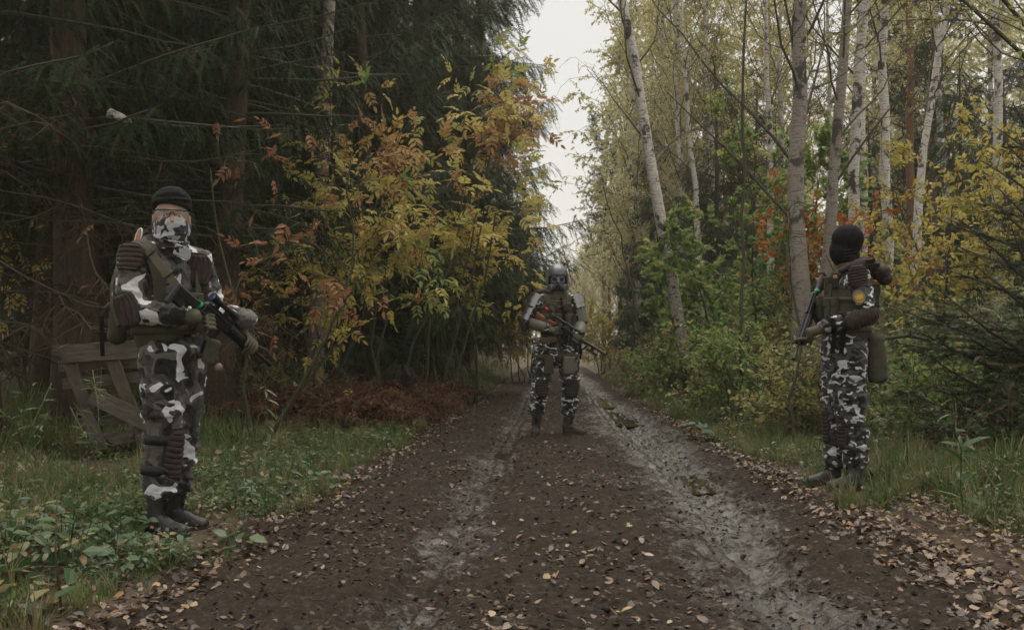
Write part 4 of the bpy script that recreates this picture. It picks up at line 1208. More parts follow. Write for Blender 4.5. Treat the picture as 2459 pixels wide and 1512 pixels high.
# ------------------------------------------------------------------ haze
x0, x1, y0, y1, z0, z1 = -75, 95, -6, 150, -1.6, 26
g = Geo(); g.box(((x0 + x1) / 2, (y0 + y1) / 2, (z0 + z1) / 2), ((x1 - x0) / 2, (y1 - y0) / 2, (z1 - z0) / 2))
hm = bpy.data.materials.new('haze'); hm.use_nodes = True
ht = hm.node_tree
for n_ in list(ht.nodes): ht.nodes.remove(n_)
ho = ht.nodes.new('ShaderNodeOutputMaterial'); hv = ht.nodes.new('ShaderNodeVolumePrincipled')
hv.inputs['Color'].default_value = (0.96, 0.89, 0.74, 1); hv.inputs['Density'].default_value = 0.0014; hv.inputs['Anisotropy'].default_value = 0.3
ht.links.new(hv.outputs[0], ho.inputs['Volume'])
ob('haze', g.mesh('haze', hm, fix=True), kind='stuff', label='thin pale haze in the air')
# ------------------------------------------------------------------ gear materials
def camo(name, cols, scale, warp=0.7, rough=0.75, ths=(0.53, 0.56, 0.60), squash=1.25):
    """blotches of four colours: ground, second grey, black, white"""
    m, t, b, o = nodes(name)
    tc = t.nodes.new('ShaderNodeTexCoord')
    def fld(off, sc):
        mp = t.nodes.new('ShaderNodeMapping'); mp.inputs['Location'].default_value = off; mp.inputs['Scale'].default_value = (1, 1, squash)
        t.links.new(tc.outputs['Object'], mp.inputs[0])
        return noise(t, sc, 1.2, 0.5, vec=mp.outputs[0], distort=warp)
    def cut(f, a):
        return ramp(t, f, [(a, (0, 0, 0)), (a + 0.012, (1, 1, 1))])
    c = mixc(t, cut(fld((3, 1, 2), scale), ths[0]), cols[0], cols[1])
    c = mixc(t, cut(fld((11, 7, 5), scale * 1.15), ths[1]), c, cols[2])
    c = mixc(t, cut(fld((21, 3, 9), scale * 1.1), ths[2]), c, cols[3])
    dirt = noise(t, 9, 4, 0.6)
    c = mixc(t, 0.12, c, mixc(t, dirt, c, (0.10, 0.085, 0.06)))
    t.links.new(c, b.inputs['Base Color'])
    b.inputs['Roughness'].default_value = rough; b.inputs['Specular IOR Level'].default_value = 0.2
    b.inputs['Sheen Weight'].default_value = 0.15
    fold = noise(t, 15, 3, 0.5, distort=1.5, stretch=(1, 1, 1.6))
    bump(t, b, mixc(t, 0.15, fold, noise(t, 900, 1, 0.5)), 0.65, 0.03)
    return m
CAMO_L = camo('urban_camo_large', ((0.125, 0.115, 0.103), (0.055, 0.050, 0.044), (0.007, 0.007, 0.007), (0.78, 0.78, 0.79)), 7.0, 1.0, ths=(0.51, 0.545, 0.585))
CAMO_S = camo('urban_camo_small', ((0.075, 0.080, 0.078), (0.035, 0.038, 0.038), (0.006, 0.006, 0.006), (0.66, 0.67, 0.66)), 13.0, 0.8, ths=(0.53, 0.51, 0.575), squash=1.6)
CAMO_K = camo('scarf_camo', ((0.03, 0.03, 0.035), (0.02, 0.02, 0.025), (0.015, 0.015, 0.018), (0.50, 0.50, 0.50)), 17.0, 0.8, ths=(0.6, 0.6, 0.48), squash=1.0)
OLIVE = simple('olive_webbing', (0.052, 0.050, 0.030), 0.85, var=0.25, scale=14, bmp=0.6, bdist=0.003)
OLIVE2 = simple('olive_strap', (0.075, 0.070, 0.042), 0.8, var=0.2, scale=30, bmp=0.5)
TAN = simple('tan_belt', (0.17, 0.125, 0.08), 0.8, var=0.15)
BROWN = simple('brown_quilted_cloth', (0.036, 0.022, 0.018), 0.85, var=0.25, scale=20, bmp=0.5)
HOODM = simple('brown_hood_cloth', (0.050, 0.030, 0.025), 0.85, var=0.2, scale=9, bmp=0.8, bdist=0.012)
BLACKC = simple('black_cloth', (0.0055, 0.005, 0.005), 0.85, var=0.25, scale=9, bmp=0.5, bdist=0.008, spec=0.2)
PIPING = simple('black_piping', (0.008, 0.008, 0.008), 0.7, var=0.1)
BLACKM = simple('black_gun_metal', (0.014, 0.014, 0.015), 0.42, 0.3, var=0.3, scale=40, bmp=0.15, spec=0.5)
BLACKP = simple('black_polymer', (0.013, 0.013, 0.013), 0.6, var=0.2, scale=40, bmp=0.15)
BOOTM = simple('worn_black_leather', (0.020, 0.018, 0.016), 0.5, var=0.5, scale=14, bmp=0.5, spec=0.5)
BOOTG = simple('dusty_dark_leather', (0.045, 0.043, 0.041), 0.55, var=0.5, scale=14, bmp=0.5, spec=0.4)
BOOTC = simple('muddy_boot_leather', (0.040, 0.033, 0.025), 0.7, var=0.5, scale=18, bmp=0.6, spec=0.3)
SOLE = simple('rubber_sole', (0.05, 0.038, 0.026), 0.9, var=0.4)
GLOVE = simple('olive_glove_cloth', (0.085, 0.075, 0.045), 0.8, var=0.25, scale=25, bmp=0.5)
GLOVEB = simple('brown_glove_cloth', (0.070, 0.055, 0.035), 0.75, var=0.25, scale=25, bmp=0.5)
SKIN = simple('skin', (0.40, 0.26, 0.20), 0.55, var=0.10, scale=25, bmp=0.08)
EYEW = simple('eye_white', (0.55, 0.52, 0.48), 0.3, var=0.02, bmp=0)
IRIS = simple('iris', (0.03, 0.028, 0.025), 0.2, var=0.1, bmp=0)
STEEL = simple('polished_steel', (0.26, 0.255, 0.245), 0.3, 1.0, var=0.12, scale=25, bmp=0.08)
HELMM = simple('grey_helmet_paint', (0.15, 0.16, 0.175), 0.34, 0.45, var=0.35, scale=12, bmp=0.15)
MASKM = simple('grey_mask_rubber', (0.085, 0.092, 0.10), 0.4, var=0.3, scale=15, bmp=0.1, spec=0.5)
LENSD = simple('dark_lens', (0.004, 0.004, 0.005), 0.25, var=0.1, bmp=0, spec=0.25)
ORWOOD = simple('orange_wood_stock', (0.19, 0.055, 0.020), 0.4, var=0.35, scale=14, bmp=0.15, spec=0.5)
PLATE = simple('olive_plate', (0.115, 0.112, 0.085), 0.55, var=0.15, scale=14, bmp=0.2)
RED = simple('red_knob', (0.55, 0.02, 0.015), 0.35, var=0.1, bmp=0)
GREENP = simple('green_tape', (0.02, 0.38, 0.14), 0.5, var=0.1, bmp=0)
WHITEP = simple('white_plastic', (0.65, 0.65, 0.62), 0.5, var=0.05, bmp=0)
PATCHT = simple('tan_patch_cloth', (0.24, 0.19, 0.12), 0.8, var=0.15)
PATCHY = simple('yellow_patch_thread', (0.55, 0.36, 0.04), 0.7, var=0.15)
PATCHO = simple('orange_patch_thread', (0.45, 0.17, 0.06), 0.7, var=0.25)
GRAF = simple('brown_ball', (0.16, 0.105, 0.075), 0.5, var=0.3)
m, t, b, o = nodes('clear_lens')
b.inputs['Alpha'].default_value = 0.10; b.inputs['Roughness'].default_value = 0.03
b.inputs['Base Color'].default_value = (0.9, 0.88, 0.8, 1)
CLEAR = m
m, t, b, o = nodes('scope_glass')
b.inputs['Base Color'].default_value = (0.12, 0.13, 0.25, 1); b.inputs['Roughness'].default_value = 0.08; b.inputs['Metallic'].default_value = 0.7
SCOPEG = m

V3 = lambda *a: np.array(a, float)
TEX = {}
def wrinkle_tex(scale):
    if scale not in TEX:
        x = bpy.data.textures.new('folds_%g' % scale, 'CLOUDS'); x.noise_scale = scale; x.noise_depth = 2
        TEX[scale] = x
    return TEX[scale]

def remeshed(name, g, mat, parent, voxel=0.009, smooth=4, wr=0.0, wscale=0.06, fine=0.0, **props):
    """a closed surface grown over overlapping solids (arms, trunk, folds join smoothly)"""
    o_ = ob(name, g.mesh(name, mat, True), parent, **props)
    md = o_.modifiers.new('join', 'REMESH'); md.mode = 'VOXEL'; md.voxel_size = voxel; md.use_smooth_shade = True
    if smooth:
        md = o_.modifiers.new('soften', 'SMOOTH'); md.iterations = smooth; md.factor = 0.6
    if wr:
        md = o_.modifiers.new('folds', 'DISPLACE'); md.texture = wrinkle_tex(wscale); md.strength = wr; md.mid_level = 0.5; md.texture_coords = 'LOCAL'
    if fine:
        md = o_.modifiers.new('creases', 'DISPLACE'); md.texture = wrinkle_tex(0.02); md.strength = fine; md.mid_level = 0.5; md.texture_coords = 'LOCAL'
    return o_

def lerp(a, b_, t_):
    return np.asarray(a) + (np.asarray(b_) - np.asarray(a)) * t_

def ribbon(g, P, w, th=0.003, out=None, mi=0):
    """a flat strap of width w along P; out = outward direction(s)"""
    P = np.asarray(P, float); n = len(P)
    T = nrm(np.gradient(P, axis=0)); O = nrm(np.broadcast_to(np.asarray(out, float), (n, 3)))
    Sd = nrm(np.cross(T, O)); O = np.cross(Sd, T)
    V = np.concatenate([P - Sd * w / 2 - O * th, P + Sd * w / 2 - O * th, P + Sd * w / 2 + O * th, P - Sd * w / 2 + O * th])
    F = []
    for i in range(n - 1):
        for k in range(4):
            a, b_ = k * n + i, ((k + 1) % 4) * n + i
            F.append([a, a + 1, b_ + 1, b_])
    F += [[0, n, 2 * n, 3 * n], [n - 1, 4 * n - 1, 3 * n - 1, 2 * n - 1]]
    g.add(V, np.array(F), mi)

def ring(g, c, axis, ra, rb, up, w, th=0.004, mi=0, k=28, a0=0.0, a1=2 * PI):
    """a band round an elliptic section at c"""
    ax = nrm(axis); U = nrm(np.asarray(up, float) - np.dot(up, ax) * ax); B = np.cross(ax, U)
    a = np.linspace(a0, a1, k)
    P = np.asarray(c) + np.cos(a)[:, None] * U * ra + np.sin(a)[:, None] * B * rb
    O = np.cos(a)[:, None] * U / ra + np.sin(a)[:, None] * B / rb
    n = k
    ins = P - nrm(O) * th * 2
    Vv = np.concatenate([ins - ax * w / 2, P + nrm(O) * th - ax * w / 2, P + nrm(O) * th + ax * w / 2, ins + ax * w / 2])
    F = []
    for i in range(n - 1):
        for q in range(4):
            a_, b_ = q * n + i, ((q + 1) % 4) * n + i
            F.append([a_, a_ + 1, b_ + 1, b_])
    g.add(Vv, np.array(F), mi)

def pad(parent, name, c, axis, out, L, Wd, R, nr, along=False, mat=BROWN, th=0.010, curve=0.0, label=None):
    """oval quilted pad wrapped round a limb (radius R) with ridges and a dark piping"""
    ax = nrm(axis); O = nrm(np.asarray(out, float) - np.dot(out, ax) * ax); B = np.cross(ax, O)
    nu, nv = 8 * nr + 1, 23
    if along: nu, nv = 31, 8 * nr + 1
    u = np.linspace(-1, 1, nu); v = np.linspace(-1, 1, nv)
    U, Vv = np.meshgrid(u, v, indexing='ij')
    U0, V0 = U, Vv
    U = U + 0.05 * (1 - U ** 2) * np.sin(V0 * 2.2 + L * 40); Vv = Vv + (0.05 * (1 - V0 ** 2) * np.sin(U0 * 2.5 + L * 31) if along else 0)
    half = Wd / 2 * (1 - np.abs(U) ** 3.2 * 0.6)
    ang = Vv * half / R
    q = V0 if along else U0
    rid = np.abs(np.cos(q * PI * nr / 2 + (0 if nr % 2 else PI / 2))) ** 0.35
    edge = np.minimum(1, 6 * (1 - np.maximum(np.abs(U), np.abs(Vv))))
    rr = R + (th * (0.25 + 0.75 * rid) + 0.006 * (fbm(U * 3 + L * 50, Vv * 3, 7, 2) - .5)) * edge - 0.010 * (1 - edge) - curve * U ** 2
    P = np.asarray(c) + ax * (U * L / 2)[..., None] + O * (rr * np.cos(ang))[..., None] + B * (rr * np.sin(ang))[..., None]
    g = Geo(); i = np.arange(nu - 1)[:, None] * nv; j = np.arange(nv - 1)[None]
    F = np.stack([i + j, i + nv + j, i + nv + j + 1, i + j + 1], -1).reshape(-1, 4)
    P_in = P - (O * 0.012)[None, None]
    g.add(P.reshape(-1, 3), F)
    g.add(P_in.reshape(-1, 3), F[:, ::-1])
    o_ = ob(name, g.mesh(name, mat, True), parent, label=label)
    bd = np.concatenate([P[:, 0], P[-1, 1:], P[::-1, -1][1:], P[0, ::-1][1:]])
    g2 = Geo(); g2.tube(bd, 0.006, 6, 0, 0, False)
    ob('piping', g2.mesh('piping', PIPING, True), o_)
    return o_

def hand(parent, c, axis, palm, wrist, r, mat, flip=False, spread=0.024, name='glove', sz=1.0, open_=0.0):
    """gloved hand closed round a bar at c (direction axis, radius r); palm = direction from the bar to the palm"""
    ax = nrm(axis); e1 = nrm(np.asarray(palm, float) - np.dot(palm, ax) * ax); e2 = np.cross(ax, e1)
    if np.dot(np.asarray(wrist) - c, e2) > 0:
        e2 = -e2
    g = Geo()
    R = (r + 0.013) * 1.0
    pc = c + e1 * (R + 0.012) - e2 * 0.02 * sz
    M = np.stack([ax, e2, e1], -1)
    g.box(pc, (0.044 * sz, 0.042 * sz, 0.017 * sz), R=M, bev=0.012)
    g.capsule([pc - e2 * 0.03 * sz, lerp(pc, wrist, 0.55), wrist], [0.034 * sz, 0.033, 0.036], 12)
    lens = (2.35, 2.6, 2.5, 2.0)
    for i in range(4):
        off = (1.5 - i) * spread * sz
        rot = np.linspace(math.radians(-5), math.radians(-5) + lens[i] * (1 - open_), 7)
        base = c + ax * off
        P = [pc + ax * off + e2 * 0.02 * sz]
        for a in rot:
            P.append(base + e1 * R * math.cos(a) + e2 * R * math.sin(a))
        P = np.array(P)
        g.capsule(P, np.linspace(0.0125, 0.0095, len(P)) * sz, 8)
    rot = np.linspace(math.radians(-30), math.radians(-150), 6)
    P = [pc - e2 * 0.025 * sz + ax * 0.03 * sz] + [c + ax * (0.045 + 0.01 * k) * sz + e1 * R * math.cos(a) + e2 * R * math.sin(a) for k, a in enumerate(rot)]
    g.capsule(np.array(P), np.linspace(0.015, 0.0105, len(P)) * sz, 8)
    o_ = remeshed(name, g, mat, parent, 0.0045, 2)
    # knuckle guards
    kg = Geo()
    for i in range(4):
        off = (1.5 - i) * spread * sz
        kg.ball(pc + ax * off + e2 * 0.036 * sz + e1 * 0.014, (0.010, 0.010, 0.010), 8)
    ob('knuckle_guard', kg.mesh('knuckle_guard', BLACKP, True), o_)
    return o_

def boot(parent, heel, toe, shaft_top, mat, r=0.055, name='boot', width=0.047, lace=True):
    """ankle, foot and sole; heel / toe on the ground, shaft_top = centre of the upper rim"""
    heel = np.asarray(heel, float); toe = np.asarray(toe, float); top = np.asarray(shaft_top, float)
    f = nrm(toe - heel); L = np.linalg.norm(toe - heel); up = V3(0, 0, 1); s_ = np.cross(f, up)
    ank = heel + f * 0.055 + up * 0.10
    g = Geo()
    g.capsule([heel + f * 0.045 + up * 0.045, ank, lerp(ank, top, 0.5), top], [0.043, 0.048, 0.052, r], 16, up=s_)
    g.capsule([heel + f * 0.05 + up * 0.045, heel + f * L * 0.45 + up * 0.05, heel + f * L * 0.70 + up * 0.040, heel + f * (L - 0.045) + up * 0.036],
              [0.040, 0.041, width, width * 0.88], 16, up=s_, flat=[1, 1.05, 0.80, 0.75])
    g.capsule([ank + f * 0.01 - up * .01, heel + f * L * 0.42 + up * 0.075, heel + f * L * 0.62 + up * 0.05], [0.044, 0.036, 0.032], 14)
    o_ = remeshed(name, g, mat, parent, 0.0065, 3, 0.006, 0.03)
    gs = Geo(); k = 24; a = np.linspace(0, 2 * PI, k, endpoint=False)
    ux = np.cos(a); uy = np.sin(a)
    wd = width * (1.02 - 0.18 * (ux < 0) - 0.1 * np.exp(-((ux + 0.1) / .3) ** 2))
    base = heel + f * L / 2 + (np.sign(ux) * np.abs(ux) ** 0.75 * L / 2)[:, None] * f + (uy * wd)[:, None] * s_
    Vv = np.concatenate([base + up * 0.0, base + up * 0.026]); F = [[i, (i + 1) % k, k + (i + 1) % k, k + i] for i in range(k)]
    Vv = np.vstack([Vv, [Vv[:k].mean(0)], [Vv[k:].mean(0)]])
    gs.add(Vv, [np.array(F), np.array([[2 * k, (i + 1) % k, i] for i in range(k)]), np.array([[2 * k + 1, k + i, k + (i + 1) % k] for i in range(k)])])
    ob('sole', gs.mesh('sole', SOLE, False), o_)
    if lace:
        gl = Geo()
        fr = [lerp(heel + f * L * 0.55 + up * 0.085, ank + f * 0.052 + up * 0.02, q) for q in np.linspace(0, 1, 4)] + [lerp(ank + f * 0.052 + up * 0.02, top + f * (r + 0.002), q) for q in np.linspace(0.2, 0.95, 6)]
        for i, p in enumerate(fr[:-1]):
            for sg in (1, -1):
                gl.tube([p + s_ * 0.017 * sg, lerp(p, fr[i + 1], 0.5) + f * 0.006, fr[i + 1] - s_ * 0.017 * sg], 0.0022, 4, 0, 0, False)
        ob('lace', gl.mesh('lace', BLACKC), o_)
    return o_

def head_geo(c, f, s=1.0):
    """a head with brow, nose, mouth and ears; c = centre, f = facing"""
    f = nrm(f); r_ = np.cross(f, V3(0, 0, 1)); r_ = nrm(r_); u = np.cross(r_, f)
    R = np.stack([r_, f, u], -1); g = Geo()
    L = lambda x, y, z: c + R @ (V3(x, y, z) * s)
    g.ball(L(0, -0.012, 0.035), V3(0.076, 0.097, 0.088) * s, 24, R=R)
    g.ball(L(0, 0.012, -0.025), V3(0.064, 0.078, 0.086) * s, 24, R=R)
    g.ball(L(0, 0.050, -0.085), V3(0.032, 0.032, 0.024) * s, 14, R=R)
    g.capsule([L(-.034, 0.083, 0.022), L(0, 0.090, 0.020), L(.034, 0.083, 0.022)], 0.011 * s, 10)
    g.capsule([L(0, 0.085, 0.012), L(0, 0.103, -0.022)], [0.007 * s, 0.012 * s], 10)
    for sg in (-1, 1):
        g.ball(L(sg * 0.013, 0.093, -0.028), 0.008 * s, 8)
        g.ball(L(sg * 0.078, -0.005, -0.005), V3(0.010, 0.018, 0.030) * s, 10, R=R)
        g.ball(L(sg * 0.042, 0.066, -0.022), V3(0.022, 0.020, 0.018) * s, 12, R=R)
    g.capsule([L(-.02, 0.086, -0.056), L(0, 0.092, -0.055), L(.02, 0.086, -0.056)], 0.007 * s, 8)
    g.capsule([L(-.016, 0.084, -0.067), L(0, 0.089, -0.068), L(.016, 0.084, -0.067)], 0.007 * s, 8)
    return g, L, R

# ------------------------------------------------------------------ rifles, built along +x from butt to muzzle, +z up
def rifle_root(label, a, b_, upv, L, base, group='rifles held by the three soldiers'):
    """thing placed so that local x runs from a to b_ (world), scaled to true length L"""
    a = np.asarray(a, float); b_ = np.asarray(b_, float); x = nrm(b_ - a)
    y = nrm(np.cross(np.asarray(upv, float), x)); z = np.cross(x, y)
    M = np.eye(4); M[:3, 0], M[:3, 1], M[:3, 2], M[:3, 3] = x, y, z, a
    t_ = root('rifle', label, 'rifle', group=group)
    t_.matrix_world = Matrix(M.tolist())
    return t_

def part(t_, name, mat, fn, smooth=False, **p):
    g = Geo(); fn(g)
    return ob(name, g.mesh(name, mat, smooth), t_, **p)

def cyl(g, x0, x1, z, r, k=14, r2=None, y=0.0):
    g.tube([[x0, y, z], [x1, y, z]], [r, r if r2 is None else r2], k)

def rifle_ar(t_, L=0.88, scope=True, stock=True, green=True):
    """carbine with sliding stock, slab sides, magazine, rail fore-end"""
    def stk(g):
        g.box((0.012, 0, -0.045), (0.014, 0.021, 0.068), bev=0.012)
        g.box((0.10, 0, -0.012), (0.085, 0.017, 0.030), bev=0.01)
        g.box((0.06, 0, -0.055), (0.045, 0.014, 0.030), bev=0.01)
    part(t_, 'stock', BLACKP, stk)
    def rec(g):
        g.box((0.335, 0, 0.0), (0.115, 0.018, 0.032), bev=0.006)
        g.box((0.35, 0, 0.035), (0.105, 0.011, 0.007), bev=0.002)
        for i in range(12): g.box((0.255 + i * 0.0175, 0, 0.044), (0.005, 0.012, 0.004))
        cyl(g, 0.16, 0.24, 0.004, 0.016)
        g.box((0.30, 0.021, 0.008), (0.03, 0.004, 0.010))
    part(t_, 'receiver', BLACKM, rec)
    def grip(g):
        g.capsule([[0.275, 0, -0.03], [0.255, 0, -0.075], [0.243, 0, -0.125]], [0.018, 0.017, 0.018], 10)
        g.tube([[0.285, 0, -0.032], [0.30, 0, -0.058], [0.335, 0, -0.058], [0.345, 0, -0.032]], 0.004, 6)
    part(t_, 'grip', BLACKP, grip, True)
    def mag(g):
        P = np.array([[0.385, 0, -0.02], [0.388, 0, -0.09], [0.402, 0, -0.15], [0.42, 0, -0.19]])
        g.tube(P, 0.036, 4, flat=0.36, up=(1, 0, 0))
    part(t_, 'magazine', BLACKP, mag)
    def fore(g):
        g.tube([[0.45, 0, 0.005], [0.70, 0, 0.005]], 0.030, 8)
        for i in range(14):
            for (y, z) in ((0, 0.036), (0.031, 0.005), (-0.031, 0.005), (0, -0.026)):
                g.box((0.465 + i * 0.0175, y, z), (0.005, 0.009 if y == 0 else 0.004, 0.004 if y == 0 else 0.009))
    part(t_, 'handguard', BLACKP, fore)
    def bar(g):
        cyl(g, 0.70, L - 0.05, 0.005, 0.010); cyl(g, L - 0.055, L, 0.005, 0.014)
        g.box((0.735, 0, 0.025), (0.010, 0.006, 0.025), bev=0.002)
    part(t_, 'barrel', BLACKM, bar, False)
    if green:
        part(t_, 'tape_band', GREENP, lambda g: cyl(g, 0.185, 0.20, 0.0, 0.022))
    if scope:
        def sc(g):
            cyl(g, 0.285, 0.40, 0.085, 0.016); cyl(g, 0.235, 0.285, 0.085, 0.027, r2=0.020); cyl(g, 0.40, 0.455, 0.085, 0.019, r2=0.028)
            g.ball((0.335, 0, 0.103), 0.012, 8); g.box((0.30, 0, 0.058), (0.010, 0.014, 0.016)); g.box((0.385, 0, 0.058), (0.010, 0.014, 0.016))
        s_ = part(t_, 'scope', BLACKM, sc)
        g = Geo(); g.tube([[0.2325, 0, 0.085], [0.2355, 0, 0.085]], 0.0225, 18)
        ob('lens', g.mesh('lens', SCOPEG), s_)

def rifle_wood(t_, L=1.12):
    """dark action with orange wooden stock, long scope, fat suppressor and lamp"""
    def stk(g):
        g.tube([[0.0, 0, -0.055], [0.12, 0, -0.045], [0.26, 0, -0.02], [0.34, 0, -0.01]], [0.062, 0.052, 0.030, 0.028], 12, flat=0.38, up=(0, 0, 1))
    part(t_, 'stock', ORWOOD, stk, True)
    part(t_, 'butt_pad', BLACKP, lambda g: g.box((-0.012, 0, -0.055), (0.012, 0.022, 0.062), bev=0.008))
    def rec(g):
        g.box((0.45, 0, 0.0), (0.13, 0.020, 0.028), bev=0.006); cyl(g, 0.38, 0.52, 0.026, 0.014)
        g.tube([[0.40, -0.02, 0.02], [0.395, -0.05, 0.01]], 0.006, 6); g.box((0.50, 0, -0.035), (0.03, 0.012, 0.012), bev=0.003)
        for i in range(6): g.box((0.56 + i * 0.014, 0, 0.031), (0.004, 0.014, 0.004))
    part(t_, 'receiver', BLACKM, rec)
    part(t_, 'grip', BLACKP, lambda g: g.capsule([[0.35, 0, -0.02], [0.325, 0, -0.07], [0.31, 0, -0.11]], 0.017, 10), True)
    part(t_, 'magazine', BLACKP, lambda g: g.tube([[0.475, 0, -0.02], [0.48, 0, -0.12]], 0.036, 4, flat=0.36, up=(1, 0, 0)))
    def fore(g): g.tube([[0.57, 0, -0.005], [0.72, 0, -0.003], [0.78, 0, 0.002]], [0.027, 0.025, 0.018], 10)
    part(t_, 'handguard', BLACKP, fore)
    def bar(g):
        cyl(g, 0.76, 0.82, 0.004, 0.012); cyl(g, 0.80, L, 0.004, 0.021, 16); g.box((L - 0.01, 0, 0.03), (0.007, 0.004, 0.012))
        g.box((0.80, 0, -0.015), (0.018, 0.010, 0.014), bev=0.003)
    part(t_, 'barrel', BLACKM, bar)
    def sc(g):
        cyl(g, 0.33, 0.62, 0.085, 0.014); cyl(g, 0.28, 0.34, 0.085, 0.020, r2=0.016); cyl(g, 0.60, 0.66, 0.085, 0.016, r2=0.027); cyl(g, 0.66, 0.71, 0.085, 0.027)
        cyl(g, 0.44, 0.47, 0.085, 0.020); g.box((0.41, 0, 0.05), (0.009, 0.014, 0.026)); g.box((0.54, 0, 0.05), (0.009, 0.014, 0.026)); g.ball((0.455, 0, 0.108), 0.011, 8)
    s_ = part(t_, 'scope', BLACKM, sc)
    g = Geo(); g.tube([[0.709, 0, 0.085], [0.7125, 0, 0.085]], 0.023, 18); ob('lens', g.mesh('lens', LENSD), s_)
    def lamp(g):
        cyl(g, 0.86, 0.98, -0.070, 0.013); cyl(g, 0.97, 1.01, -0.070, 0.017); cyl(g, 0.845, 0.87, -0.070, 0.016); g.box((0.915, 0, -0.038), (0.02, 0.008, 0.025), bev=0.003)
    part(t_, 'lamp', BLACKP, lamp)
    def sling(g):
        P = np.array([[0.83, 0, -0.03], [0.80, 0.02, -0.10], [0.74, 0.02, -0.16], [0.70, 0.02, -0.20]]); ribbon(g, P, 0.022, 0.002, (0, 1, 0))
    part(t_, 'sling', BLACKC, sling)

# ------------------------------------------------------------------ the three soldiers
def person(loc, label):
    return root('person', label, 'person', loc, group='soldiers standing along the track')

def torso_geo(rows, f, g, extra=0.0):
    """rows: (centre, half-width sideways, half-depth)"""
    s_ = np.cross(nrm(f), V3(0, 0, 1))
    P = np.array([r_[0] for r_ in rows]); A = np.array([r_[1] for r_ in rows]) + extra; D = np.array([r_[2] for r_ in rows]) + extra
    g.capsule(P, A, 28, up=s_, flat=D / A, e=5)

